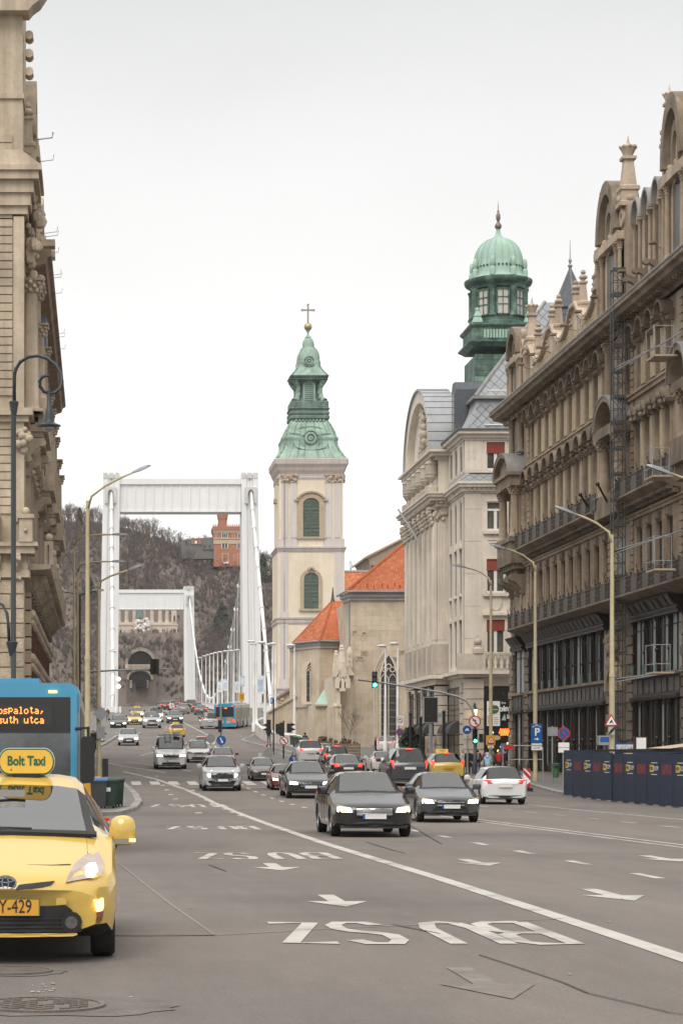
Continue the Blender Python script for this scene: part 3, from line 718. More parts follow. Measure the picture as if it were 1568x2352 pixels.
def slate_spire(cx,cy,z0,hw,h,name='spire'):
 b=MB();b.sq([(hw*1.25,0),(hw*1.05,h*.1),(hw*.8,h*.3),(hw*.42,h*.66),(hw*.46,h*.68),(.04,h)],cx,cy,z0,.3)
 o=b.obj(name,M_SLATE,PR_)
 for a in range(4):
  q=(a+.5)*pi/2+pi/4
  MB().tube([(cx+hw*1.16*math.cos(q)*1.15,cy+hw*1.16*math.sin(q)*1.15,z0),(cx+hw*.6*math.cos(q)*1.2,cy+hw*.6*math.sin(q)*1.2,z0+h*.5),(cx,cy,z0+h)],.06,5).obj('hip',M_LEAD,o)
 MB().lathe([(.1,0),(.2,.2),(.06,.35),(.14,.6),(.04,.8),(.015,2.2)],cx,cy,z0+h-.1,8).obj('finial',M_LEAD,o)
 n=int(h*.66/.5)
 c=MB()
 for k in range(n):f=k/n;hh=hw*(1.05-(1.05-.42)*f)*1.0+.03;c.sq([(hh,0),(hh-.02,.05)],cx,cy,z0+h*.1+f*h*.56,.3)
 struct(c.obj('slate_course',M_SLATE,o),'stuff')
slate_spire(36.2,167.0,29.0,2.8,10.2);slate_spire(41.0,178.0,30.0,1.6,10.2)
b=MB();cx,cy=38.6,130.0;b.add([(cx-5.5,cy-6,30.5),(cx+5.5,cy-6,30.5),(cx+5.5,cy+6,30.5),(cx-5.5,cy+6,30.5),(cx-.6,cy-1,46),(cx+.6,cy-1,46),(cx+.6,cy+1,46),(cx-.6,cy+1,46)],[(0,1,5,4),(1,2,6,5),(2,3,7,6),(3,0,4,7),(4,5,6,7),(0,3,2,1)])
rf=b.obj('tower_roof',M_SLATE,PR_)
c=MB()
for k in range(28):
 f=k/28;x0=cx-5.5+4.9*f;ya=cy-6+5*f;yb=cy+6-5*f;z=30.5+15.5*f
 c.box(x0-.05,x0+.02,ya,yb,z,z+.05);c.box(x0,2*cx-x0,yb-.02,yb+.05,z,z+.05);c.box(x0,2*cx-x0,ya-.05,ya+.02,z,z+.05)
struct(c.obj('slate_course',M_SLATE,rf),'stuff')
for(x0,y0,x1,y1)in((cx-5.5,cy-6,cx-.6,cy-1),(cx-5.5,cy+6,cx-.6,cy+1),(cx+5.5,cy+6,cx+.6,cy+1)):MB().tube([(x0,y0,30.5),(x1,y1,46)],.13,6).obj('hip',M_LEAD,rf)
# ---- iron shop front, ground and first floor (z .2 .. 11.3)
RI0=[(s,2.5)for s in M_BAYS]
for s0,s1 in((127.9,134.4),(158.9,160.4),(164.9,166.4),(114.8,117.3),(100,101.2)):
 n=0;z=.4
 rb(MB(),s0+.1,s1-.1,.1,11.3,-.5,-.06).obj('pier',M_STONED,PR_)
 while z<9.2:
  for q0,q1 in(((s0,s1),)if s1-s0<3 else((s0,s0+1.5),(s1-1.5,s1))):
   e=.07 if n%2 else 0
   rb(MB(),q0+e,q1-e,z,z+.5,-.06,.16-e).obj('stone',M_STONED,PR_)
  z+=.56;n+=1
rb(MB(),129.6,132.7,2.6,9.0,-.06,.25).obj('relief_panel',M_STONED,PR_)
MB().ring(arc(131.15,5.6,1.0,1.2,0,pi,10),arc(131.15,5.6,1.5,1.8,0,pi,10),'x',XR-.7,XR).obj('portal_arch',M_STONE,PR_,30)
b=MB();rb(b,130.2,132.1,.3,5.6,.25,.27);b.obj('portal_door',M_PANED,PR_)
b=MB()
for k in range(26):b.ball((XR-.35-RN.random()*.2,131.15+RN.uniform(-1,1),6.9+RN.uniform(0,2.6)),RN.uniform(.15,.4),6,4)
struct(b.obj('carved_relief',M_STONED,PR_,40),'stuff')
for lo,hi,bays,p in((134.4,158.9,M_BAYS,2.45),(117.3,127.9,[126.6,124.0,121.3,118.6],2.65),(101.2,114.8,[113.4,110.7,108.0,105.3,102.6],2.7),(160.4,164.9,[162.65],4.5)):
 rb(MB(),lo,hi,.1,.55,-.45,.06).obj('plinth',M_STONED,PR_)
 rb(MB(),lo,hi,4.85,5.1,-.45,.3).obj('fascia',M_IRONB,PR_)
 rb(MB(),lo,hi,5.1,6.15,-.45,.08).obj('frieze',M_IRONB,PR_)
 rb(MB(),lo,hi,6.15,6.34,-.45,.45).obj('ledge',M_STONED,PR_)
 rb(MB(),lo,hi,9.5,9.85,-.45,.3).obj('fascia',M_IRONB,PR_)
 b=MB();b.prism([(XR+.45,9.85),(XR-.3,9.85),(XR-.78,10.5),(XR+.45,10.5)],'y',lo+.25,hi-.25);b.obj('sloping_soffit',M_IRONB,PR_)
 for k in range(int((hi-lo)/.3)):
  pass
 dm=MB();n=int((hi-lo)/.22)
 for k in range(n):rb(dm,lo+.22*k,lo+.22*k+.12,9.62,9.78,.3,.38);rb(dm,lo+.22*k,lo+.22*k+.12,4.9,5.04,.3,.38)
 dm.obj('dentil_row',M_IRONB,PR_)['kind']='stuff'
 if lo<102:pm=True
 for i,s in enumerate(bays):
  w=p-.34 if p<4 else 3.6
  for z0,z1,cur in((.6,4.85,False),(6.34,9.55,True)):
   f=MB();rb(f,s-w/2,s-w/2+.09,z0,z1,-.4,.0);rb(f,s+w/2-.09,s+w/2,z0,z1,-.4,.0);rb(f,s-.05,s+.05,z0,z1,-.4,-.03)
   rb(f,s-w/2+.09,s+w/2-.09,z0+(z1-z0)*(.42 if not cur else .8),z0+(z1-z0)*(.42 if not cur else .8)+.08,-.4,-.05)
   fo=f.obj('window',M_IRONB,PR_)
   for q,pm in((-1,M_PANEC if cur else M_PANED),(1,M_PANED if(i%3 or not cur)else M_PANEC)):
    rb(MB(),s+q*.06,s+q*(w/2-.1),z0+.03,z1-.03,-.14,-.1).obj('pane',pm,fo)
   if not cur and i%2==0:rb(MB(),s+w*.1,s+w*.26,1.0,z1-.3,-.095,-.09).obj('pane',M_PANEC,fo)  # pale strip on the shop glass paints in a reflection
  for q in(-.58,.58):
   rb(MB(),s+q-.46,s+q+.46,5.25,6.0,.08,.13).obj('frieze_panel',M_PICT,PR_)
   x0,z0,x1,z1=XR-.38,9.92,XR-.72,10.42;o_=.03
   MB().add([(x0-o_,s+q-.4,z0-o_),(x0-o_,s+q+.4,z0-o_),(x1-o_,s+q+.4,z1-o_),(x1-o_,s+q-.4,z1-o_)],[(0,1,2,3)]).obj('soffit_panel',M_PICT,PR_)
b=MB();b.tube([(0,0,0),(0,0,4.2)],.09,8);b.lathe([(.16,0),(.16,.5),(.1,.6)],0,0,0,8);b.lathe([(.09,0),(.15,.1),(.1,.2)],0,0,2.0,8);b.lathe([(.09,0),(.19,.2),(.2,.3)],0,0,3.9,8)
cg=b.mesh('colonnette',M_IRONB,40)
b=MB();b.tube([(0,0,0),(0,0,3.2)],.08,8);b.lathe([(.13,0),(.13,.55),(.09,.6)],0,0,0,8,0);b.lathe([(.09,0),(.14,.1),(.09,.2)],0,0,1.2,8);b.lathe([(.08,0),(.17,.2),(.18,.3)],0,0,2.9,8)
cf=b.mesh('colonnette',M_IRONB,40)
fb_=fbx(MB(),sg,-.11,.11,0,.6,0,.12).mesh('colonnette_foot',mat('verdigris foot',(.13,.19,.18),.6,var=.2,vs=3))
for lo,hi,bays in((134.4,158.9,M_BAYS),(117.3,127.9,[126.6,124.0,121.3,118.6]),(101.2,114.8,[113.4,110.7,108.0,105.3])):
 for i,s in enumerate(bays):
  q=s+(bays[0]-bays[1])/2
  RI(cg,'colonnette',q,.6,.04);RI(cf,'colonnette',q,6.34,.04);RI(fb_,'colonnette_foot',q,6.34,.06)
for(u,v,u2,v2,d)in((1332,1136,1396,1235,137),(1372,1112,1425,1210,132)):
 a,c=W(u,v,d-3),W(u2,v2,d+1);MB().tube([a,c],.07,6).obj('flag_pole',M_BLACK,PR_)
 MB().ball(a,.13,8,6).obj('pole_tip',M_BLACK,PR_)
me=MB();me.tube([(0,0,0),(-.5,0,.1),(-.7,0,.35)],.035,5);me.box(-1.0,-.6,-.25,.25,.3,.42)
me=me.mesh('spot_lamp',M_STONED)
for s in(156,152.2,149.5,145,141.8,137.5,133,126,119):RI(me,'spot_lamp',s,29.4,.4)
# ---------------------------------------------------------------- the beige palace on the other side (mirrored twin)
XL=-3.65;LF=107.0
PL_=thing('palace_building','tall beige stone palace corner with banded blocks, balconies and a rooftop tower','palace',(XL,130,.2))
def lb(b,s0,s1,z0,z1,o0,o1):return b.box(XL+min(o0,o1),XL+max(o0,o1),min(s0,s1),max(s0,s1),z0,z1)
def LI(me,name,s,z,out=0.0):return inst(me,name,PL_,(XL+out,s,z))
lb(MB(),LF,158,.0,28.0,-16,0).obj('wall',M_BSTONE,PL_)
n=0;z=1.0
SPF=5000/LF
while z<44:
 lo=z<10.4
 h=.72 if lo else .415
 if 10.5<z<13.2 or 18.0<z<19.0 or 28.2<z<31.2:z+=h;n+=1;continue
 if z<32.0 and not lo or lo:
  x=XL-(.0 if lo else .55);step=1.35 if lo else 2.4
  off=(n%2)*.5*step if lo else 0
  k=0
  while x>XL-6:
   w=step if not(k==0 and lo and n%2)else step*.5
   MB().box(x-w+.03,x,LF-.14 if lo else LF-.09,LF+.05,z+.035,z+h-.03).obj('stone',M_BROUGH if lo else M_BSTONE,PL_)
   x-=w;k+=1
 z+=h;n+=1
b=MB();b.box(XL-.5,XL+.02,LF-.12,LF+.6,13.2,28.2);b.obj('corner_pilaster',M_BSTONE,PL_)
for z0,z1,pr in((10.45,10.8,.3),(10.8,11.15,.2),(11.15,11.6,.15),(11.6,11.95,.55),(11.95,12.15,.7),(18.1,18.4,.25),(18.4,18.75,.45),(28.3,28.7,.2),(28.7,29.3,.35),(29.3,29.9,.5),(29.9,30.3,.75),(30.3,30.55,.9)):
 MB().box(XL-14,XL+pr,LF-pr,LF+4.2 if z0>15 else LF+1.4,z0,z1).obj('string_course',M_BSTONE,PL_)
MB().prism([(XL-14,30.55),(XL-14,31.3),(XL-.1,31.3),(XL+.9,30.55)],'y',LF-.8,LF+4).obj('cornice_slope',M_BSTONE,PL_)
MB().box(XL-14,XL-.05,LF-.02,LF+5,31.0,46).obj('tower_block',M_BSTONE,PL_)
MB().box(XL-14,XL-1.2,LF-.07,LF-.02,31.2,33.9).obj('tower_panel',M_BSTONE,PL_)
z=31.4
for k in range(5):MB().box(XL-8,XL-1.6,LF-.12,LF-.07,31.45+k*.5,31.87+k*.5).obj('stone',M_BSTONE,PL_)
MB().box(XL-14,XL+.02,LF-.14,LF+5,34.0,34.25).obj('string_course',M_BSTONE,PL_)
MB().prism([(XL-14,38.1),(XL+.25,38.1),(XL+.45,38.35),(XL+.8,38.6),(XL+1.2,39.2),(XL-14,39.2)],'y',LF-.8,LF+.7).obj('tower_cornice',M_BSTONE,PL_)
for z_ in(37.3,36.4,35.5):MB().tube([(XL+.25,LF+.4,z_),(XL+.25,LF+1.2,z_)],.22,9).obj('tower_scroll',M_BSTONE,PL_)
for q in(-1.55,.1):
 b=MB();b.box(XL+q-.3,XL+q+.35,LF-.75,LF-.1,12.15,13.3);b.box(XL+q-.38,XL+q+.43,LF-.83,LF-.02,13.3,13.5);b.ball((XL+q+.02,LF-.78,12.7),.1,8,6);b.ball((XL+q+.02,LF-.4,13.68),.2,10,6)
 b.obj('balustrade_pier',M_BSTONE,PL_,40)
lcs=console_mesh(M_BSTONE,1,.42,1.3,.8)
for q in(-1.35,-.35):
 o=inst(lcs,'console',PL_,(XL+q,LF,10.3),-pi/2)
for z_,s_ in((16.9,LF+.2),(17.0,LF-.1)):
 b=MB()
 for k in range(14):b.ball((XL-.1+RN.uniform(-.35,.4),s_-.2+RN.uniform(-.1,.1),z_+.35+RN.uniform(-.55,.4)),RN.uniform(.12,.24),7,5)
 b.obj('carved_mask',M_BSTONE,PL_,50)
b=MB()
for k in range(16):b.ball((XL-1.6+RN.uniform(-.3,.3),LF-.15,9.4+RN.uniform(-.5,.6)),RN.uniform(.1,.2),6,4)
struct(b.obj('carved_cartouche',M_BSTONE,PL_,50),'stuff')
lcap=capital_mesh(M_BSTONE,1,.5,.6,.4);lh=hood_mesh(M_BSTONE,1,1.9,.8,.7,.15,.4)
lw=window_mesh(1,1.1,3.4,M_REDW);lp=pane_mesh(1,1.1,3.4,M_PANEB)
lcn=console_mesh(M_BSTONE,1,.5,1.2,1.0);lpil=fbx(MB(),1,-.14,.14,0,4.2,0,.22).mesh('pilaster',M_BSTONE)
lq=fbx(MB(),1,-.34,.34,0,.36,0,.12).mesh('quoin',M_BSTONE)
def lcol(s,z0,z1,r,out):
 x=XL+out;b=MB();b.lathe([(r*1.35,0),(r*1.3,.12),(r*1.1,.25),(r,.35),(r*.85,z1-z0-.65),(r*.95,z1-z0-.6),(r*1.3,z1-z0-.08)],x,s,z0,12)
 b.sq([(r*1.5,z1-z0-.1),(r*1.6,z1-z0)],x,s,z0,.1);b.sq([(r*1.5,0),(r*1.5,.12)],x,s,z0,.05)
 for k in range(3):
  for j in range(8):a=j*pi/4+k*.4;rr=r*(1+.2*k);b.ball((x+rr*math.cos(a),s+rr*math.sin(a),z1-.55+.17*k),r*.32,6,4)
 return b.obj('column',M_BSTONE,PL_,50)
for k in range(17):
 s=LF+4.2+k*2.6
 for z in(12.6,19.2,23.8):
  o=LI(lw,'window',s,z,.0);inst(lp,'pane',o,(XL,s,z));LI(lh,'window_hood',s,z+3.9)
  for q in(-.7,.7):LI(lpil,'pilaster',s+q,z-.5)
 LI(lcn,'console',s+1.3,9.8,0)
 if k%3==0:
  for z in range(8):LI(lq,'quoin',s+1.3,13.2+z*.7);LI(lq,'quoin',s+1.3,19.6+z*.7)
b=MB();b.prism([(XL,26.1),(XL+.3,26.1),(XL+.4,26.4),(XL+1.0,26.6),(XL+1.1,26.9),(XL+1.3,27.0),(XL+1.3,27.3),(XL,27.5)],'y',LF+3,158)
b.obj('cornice',mat('dark limestone',(.3,.22,.16),.9,var=.2,vs=.6,streak=.3),PL_)  # darker tone than the limestone wall, for the street cornice
for(s0,s1,out,z)in((LF+2.0,LF+9,1.15,18.3),(LF+15,LF+21,1.2,16.9),(LF+27,LF+33,1.25,17.0),(LF+40,LF+49,1.3,16.6)):
 b=MB();b.box(XL,XL+out,s0,s1,z-.35,z);b.box(XL,XL+out*.8,s0+.2,s1-.2,z-.6,z-.35);b.box(XL,XL+out*.55,s0+.5,s1-.5,z-1.1,z-.6)
 b.obj('balcony',M_BSTONE,PL_)
 for s in(s0+.4,s1-.4):LI(lcn,'console',s,z-1.85,0)
 b=MB();b.box(XL+out-.3,XL+out-.05,s0+.1,s1-.1,z+1.0,z+1.2);b.obj('balcony_rail',M_BSTONE,PL_)
 bm=MB().lathe([(.09,0),(.11,.1),(.06,.2),(.15,.45),(.06,.8),(.1,.95),(.1,1.0)],0,0,0,8).mesh('baluster',M_BSTONE,60)
 k=s0+.4
 while k<s1:LI(bm,'baluster',k,z,out-.18);k+=.5
 for s in(s0+.3,s1-.3):
  lb(MB(),s-.28,s+.28,z,z+1.3,out-.5,out+.03).obj('balustrade_pier',M_BSTONE,PL_)
  lcol(s+.7,z+1.3 if z>18 else z+.1,z+5.2,.3,out*.6)
b=MB();b.prism([(XL,10.98),(XL+1.2,11.05),(XL+1.3,11.12),(XL+1.3,11.3),(XL,11.3)],'y',LF+2,158);b.obj('balcony',M_BSTONE,PL_)
lgr=grille_mesh(1,1.4,1.0,M_IRONB)
for k in range(34):LI(lgr,'railing_grille',LF+3+k*1.45,11.3,1.15)
for k in range(0,34,6):
 lb(MB(),LF+2.6+k*1.45,LF+3.1+k*1.45,11.3,12.5,.95,1.4).obj('balustrade_pier',M_BSTONE,PL_);MB().ball((XL+1.18,LF+2.85+k*1.45,12.7),.22,10,6).obj('stone_ball',M_BSTONE,PL_,True)
for(s,w,h)in((LF+5.0,4.6,8.5),(LF+19,6.0,6.2),(LF+31,6.5,6.5),(LF+45,7.0,5.0)):
 z0=27.4
 b=MB();b.prism([(s-w/2,z0),(s-w/2,z0+h*.55)]+[(s+w*.38*math.cos(pi-pi*i/12),z0+h*.6+h*.4*math.sin(pi*i/12))for i in range(13)]+[(s+w/2,z0+h*.55),(s+w/2,z0)],'x',XL-.5,XL+.15);b.obj('gable',M_BSTONE,PL_)
 b=MB();b.ring(arc(s,z0+h*.6,w*.32,h*.34,0,pi,12),arc(s,z0+h*.6,w*.42,h*.46,0,pi,12),'x',XL-.5,XL+.5);b.obj('gable_arch',M_BSTONE,PL_,30)
 b=MB()
 for q in(-1,1):
  for k in range(4):b.ring(arc(s+q*w*.44,z0+h*(.12+.2*k),.2,.25,0,2*pi,9)[:-1],arc(s+q*w*.44,z0+h*(.12+.2*k),.5,.55,0,2*pi,9)[:-1],'x',XL,XL+.55,closed=True)
  lb(b,s+q*w*.3-.25,s+q*w*.3+.25,z0,z0+h*.55,.1,.4)
 lb(b,s-w*.5,s+w*.5,z0+h*.53,z0+h*.6,0,.7);lb(b,s-w*.5,s+w*.5,z0+h*.22,z0+h*.26,0,.5)
 struct(b.obj('scroll',M_BSTONE,PL_,40),'stuff')
 pinnacle(PL_,M_BSTONE,XL+.1,s-w*.5,z0+h*.5,3.0,.7);pinnacle(PL_,M_BSTONE,XL+.1,s+w*.5,z0+h*.5,3.0,.7)
 for q in(-.3,.1,.4):
  a=(XL+.4,s+w*q,z0+h*(.75-.3*abs(q)));MB().tube([a,(a[0]+.9,a[1],a[2]+.12),(a[0]+.95,a[1],a[2]+.4)],.025,5).obj('lightning_rod',M_GREY,PL_)
for z_ in(29.6,29.0):lb(MB(),LF+12,LF+13,z_,z_+.35,0,1.3).obj('beam_end',M_BSTONE,PL_)
lb(MB(),LF+9.5,LF+11.5,22.6,25.2,.0,.9).obj('blue_dormer',mat('blue grey sheet',(.12,.16,.23),.5,var=.2,vs=2),PL_)
lcol(LF+1.5,18.8,25.4,.42,.3);lcol(LF+3.4,18.8,25.4,.35,.45)
b=MB()
for k in range(30):b.ball((XL+.35+RN.uniform(-.2,.4),LF+1.2+RN.uniform(-.3,3),25.6+RN.uniform(0,4.2)),RN.uniform(.15,.4),6,4)
struct(b.obj('carved_frieze',M_BSTONE,PL_,40),'stuff')
for k in range(18):
 s=LF+2.2+k*2.6
 b=MB();lb(b,s,s+.5,1.0,9.8,.0,.22);lb(b,s+.5,s+2.6,9.2,9.9,0,.18);lb(b,s+.5,s+2.6,5.4,5.8,0,.16)
 b.obj('shop_frame',M_REDW,PL_)
 for z0,z1 in((1.4,5.4),(5.9,9.2)):lb(MB(),s+.55,s+2.55,z0,z1,.01,.05).obj('pane',M_PANED,PL_)
 for z_ in(2.2,4.4,6.6,8.8):
  b=MB();b.ball((XL+.3,s+.25,z_),.26,7,5);b.ball((XL+.3,s+.25,z_-.4),.18,7,5);b.obj('shop_ornament',M_BROUGH,PL_,50)
for k in range(14):lb(MB(),LF+2.1,LF+2.75,1.1+k*.66,1.68+k*.66,0,.3).obj('stone',M_BROUGH,PL_)
lb(MB(),LF+2,158,9.9,10.6,0,.35).obj('fascia',M_STONED,PL_)
b=MB();A=[(XL+.1,LF+21,5.4),(XL+2.6,LF+21,4.2)]
for k in range(9):
 s=LF+14+k*1.6;b.add([(XL+.1,s,5.6),(XL+.1,s+1.55,5.6),(XL+2.8,s+1.55,4.3),(XL+2.8,s,4.3),(XL+2.8,s+1.55,4.0),(XL+2.8,s,4.0)],[(0,1,2,3),(3,2,4,5)])
b.obj('shop_awning',mat('grey awning glass',(.33,.35,.35),.4,var=.1),PL_)
# ---------------------------------------------------------------- pale corner building with slate roofs and a copper dome tower
M_PALE=mat('pale limestone render',(.68,.615,.53),.9,var=.07,vs=.4,streak=.16,bump=.004,bs=10,rnd=.03,dirt=(.42,.37,.31),dirtamt=.35,ds=.25)
M_PALED=mat('weathered pale stone',(.5,.44,.37),.9,var=.14,vs=.8,streak=.2,bump=.02,bs=8,rnd=.08)
M_SL=mat('grey diamond slate',(.27,.285,.3),.5,var=.1,vs=.7,rnd=.06,streak=.12)
M_SL2=mat('grey slate tile',(.31,.325,.34),.5,var=.12,vs=1.5,rnd=.1)
M_COP=mat('pale copper patina',(.33,.48,.4),.7,var=.1,vs=.6,streak=.14,rnd=.04)
M_COPD=mat('dark copper patina',(.07,.125,.1),.65,var=.4,vs=1.0,streak=.45,dirt=(.25,.4,.33),dirtamt=.5,ds=.9)
M_BLIND=mat('rust red blind',(.24,.05,.03),.7,var=.06)
M_WFRAME=mat('white window frame',(.7,.69,.66),.5,var=.04)
M_GLASS2=mat('grey window glass',(.09,.085,.08),.12,var=.35,vs=.7,spec=.5)
XP,DP=31.2,185.0
PB=thing('corner_building','pale stone office building with red blinds, slate mansard and arched gable','building',(36,190,1.0))
def zz(v):return ZV(v,DP)
def xx(u):return XU(u,DP)
MB().box(XP+.35,47,DP+.35,213,.3,29.3).obj('wall',M_PALE,PB)
def front(x0,x1,z0,z1,p0,p1,name='wall_panel',m=M_PALE):return MB().box(x0,x1,DP+.35-p1,DP+.35-p0,z0,z1).obj(name,m,PB)
wx0,wx1=xx(1117),xx(1159)
rows=[(10.35,13.25),(15.55,18.4),(20.85,23.3),(26.0,28.35)]
for(x0,x1)in((XP,wx0),(wx1,39.5),(41.2,47)):
 for z0,z1 in((8.9,24.4),(25.9,28.6)):front(x0,x1,z0,z1,0,.35,'pier')
for(x0,x1)in((wx0,wx1),(39.5,41.2)):
 for z0,z1 in((8.9,10.35),(13.25,15.55),(18.4,20.85),(23.3,24.4),(25.9,26.0),(28.35,28.6)):front(x0,x1,z0,z1,0,.35,'spandrel')
for z0,z1 in((8.9,24.4),(25.9,28.6)):
 z=z0
 while z<z1-.1:
  zt=min(z+2.75,z1);front(XP-.06,XP+1.35,z+.012,zt-.012,.35,.42,'stone');z=zt
for cx0,cx1 in((wx0,wx1),(39.5,41.2)):
 for i,(z0,z1)in enumerate(rows):
  w=thing_=link(bpy.data.objects.new('window',None));w.parent=PB;w.location=Vector(((cx0+cx1)/2,DP+.3,z0))-PB.location
  b=MB();y0,y1=DP+.12,DP+.22
  top=z1-(.95 if i in(0,1,3)else .0)
  b.box(cx0,cx0+.1,y0,y1,z0,z1);b.box(cx1-.1,cx1,y0,y1,z0,z1);b.box(cx0+.1,cx1-.1,y0,y1,z0,z0+.14);b.box(cx0+.1,cx1-.1,y0,y1,z1-.1,z1)
  b.box((cx0+cx1)/2-.13,(cx0+cx1)/2+.13,y0,y1,z0+.14,top if i in(0,1,3)else z0+1.7)
  if i==2:b.box(cx0+.1,cx1-.1,y0-.02,y1,z0+1.66,z0+1.84)
  b.obj('frame',M_WFRAME,w)
  for(a,c)in((cx0+.1,(cx0+cx1)/2-.13),((cx0+cx1)/2+.13,cx1-.1)):MB().box(a+.01,c-.01,DP+.18,DP+.2,z0+.15,top-.02 if i!=2 else z0+1.66).obj('pane',M_GLASS2,w)
  if i==2:MB().box(cx0+.1,cx1-.1,DP+.18,DP+.2,z0+1.85,z1-.1).obj('pane',M_GLASS2,w)
  if i in(0,1,3):MB().box(cx0+.03,cx1-.03,DP+.06,DP+.11,top,z1-.01).obj('blind',M_BLIND,w)
  if i in(1,2):front(cx0-.3,cx1+.3,z0-.32,z0-.08,.35,.6,'sill')
  b=MB();t=.16
  b.box(cx0-t,cx0,DP-.05,DP,z0,z1+t);b.box(cx1,cx1+t,DP-.05,DP,z0,z1+t);b.box(cx0,cx1,DP-.05,DP,z1,z1+t);b.obj('surround',M_PALE,PB)
 front(cx0-.35,cx1+.35,13.6,13.85,.35,.7,'lintel');front(cx0-.25,cx1+.25,13.85,13.95,.35,.55,'lintel')
 b=MB();c=((cx0+cx1)/2,14.75)
 b.ring(arc(*c,.38,.56,0,2*pi,20)[:-1],arc(*c,.52,.72,0,2*pi,20)[:-1],'y',DP-.12,DP,closed=True);b.prism(arc(*c,.38,.56,0,2*pi,20)[:-1],'y',DP-.08,DP);b.obj('medallion',M_PALE,PB,40)
 front(cx0+.1,cx1-.1,20.0,20.1,.35,.42,'moulding');front(cx0+.25,cx1-.25,19.75,19.85,.35,.42,'moulding')
for q in(1.7,2.0):
 for k in range(5):front(XP+.2+(q-1.7)*1.6,XP+.38+(q-1.7)*1.6,26.9+k*.28,27.13+k*.28,.35,.45,'drop_ornament')
def wrap(z0,z1,p,name='cornice',m=M_PALE,d1=194.0):return MB().prism([(XP-p,DP-p),(47,DP-p),(47,DP+1),(XP+1,DP+1),(XP+1,d1),(XP-p,d1)],'z',z0,z1).obj(name,m,PB)
wrap(24.0,24.15,.12);wrap(24.15,24.5,.3);wrap(24.5,24.75,.6);wrap(24.75,24.95,.75)
dn=MB().box(-.07,.07,-.14,.14,0,.2).mesh('dentil',M_PALE)
for k in range(36):inst(dn,'dentil',PB,(XP+.3+k*.4,DP-.3,24.28))
MB().add([(XP-.7,DP-.7,24.96),(47,DP-.7,24.96),(47,DP+.3,25.85),(XP+.3,DP+.3,25.85),(XP-.7,194,24.96),(XP+.3,194,25.85)],[(0,1,2,3),(0,3,5,4)]).obj('skirt_roof',M_SL,PB)
wrap(25.75,25.95,.05);wrap(28.5,28.7,.15);wrap(28.7,29.0,.35);wrap(29.0,29.3,.65);wrap(29.3,29.42,.8,'gutter',M_SLATE)
wrap(8.35,8.6,.25);wrap(8.6,8.9,.75,'balcony_slab')
for x0,x1 in((XP-.7,XP+1.6),):MB().box(x0,x1,DP-.68,DP+.0,8.9,10.35).obj('balustrade_pier',M_PALED,PB)
MB().box(XP+1.6,47,DP-.66,DP-.36,10.2,10.4).obj('balustrade_rail',M_PALED,PB);MB().box(XP+1.6,47,DP-.62,DP-.4,8.92,9.1).obj('balustrade_base',M_PALED,PB)
bl=MB().lathe([(.14,0),(.14,.1),(.08,.18),(.19,.5),(.07,.85),(.13,1.0),(.13,1.1)],0,0,0,10).mesh('baluster',M_PALE,60)
for k in range(26):inst(bl,'baluster',PB,(XP+1.95+k*.52,DP-.51,9.1))
b=MB();b.sq([(.42,0),(.4,.4),(.25,.55),(.25,.7)],XP+1.0,DP-.35,10.35);b.ball((XP+1.0,DP-.35,11.35),.34,12,8);b.sq([(.12,0),(.06,.3)],XP+1.0,DP-.35,11.62);b.obj('stone_ball',M_PALED,PB,40)
for k in range(9):
 for x0,x1 in((XP-.12,XP+1.55),):
  MB().box(x0,x1,DP-.14,DP+.3,.5+k*.86,1.3+k*.86).obj('stone',M_PALED,PB)
front(XP,47,.3,8.4,-.05,.05,'wall_panel')
M_PUB=mat('black pub front',(.012,.012,.013),.4,var=.2)
PX0,PX1=xx(1112),41.0
MB().box(PX0,PX1,DP-.02,DP+.3,.4,7.6).obj('pub_recess',M_PUB,PB)
b=MB()
for k in range(12):b.box(PX0+.05,PX1,DP-.08,DP-.02,5.95+k*.125,6.05+k*.125)
struct(b.obj('roller_shutter',M_BLACK,PB),'stuff')
for d in(191.8,189.2,186.6):
 for z0,z1 in((9.4,13.2),(13.8,15.2),(15.6,19.3),(20.2,23.4),(26.1,28.2)):
  MB().box(XP-.02,XP+.3,d-.62,d+.62,z0,z1).obj('window',M_GLASS2 if z0!=13.8 else M_PALED,PB)
 for q in(-.95,.95):MB().box(XP-.14,XP+.35,d+q-.3,d+q+.3,8.9,23.7).obj('pilaster',M_PALE,PB);MB().box(XP-.1,XP+.35,d+q-.3,d+q+.3,25.9,28.5).obj('pilaster',M_PALE,PB)
 for z in(13.3,15.3,19.4):MB().box(XP-.22,XP+.2,d-.7,d+.7,z,z+.22).obj('sill',M_PALE,PB)
MB().box(XP,XP+.35,DP,194,8.9,29.0).obj('wall_panel',M_PALE,PB)
MB().box(XP-.05,XP+.3,DP+.6,194,.4,8.4).obj('wall_panel',M_PALED,PB)
XB=30.25
MB().box(XB,XB+2,193.4,211.5,8.0,29.0).obj('portal_block',M_PALE,PB)
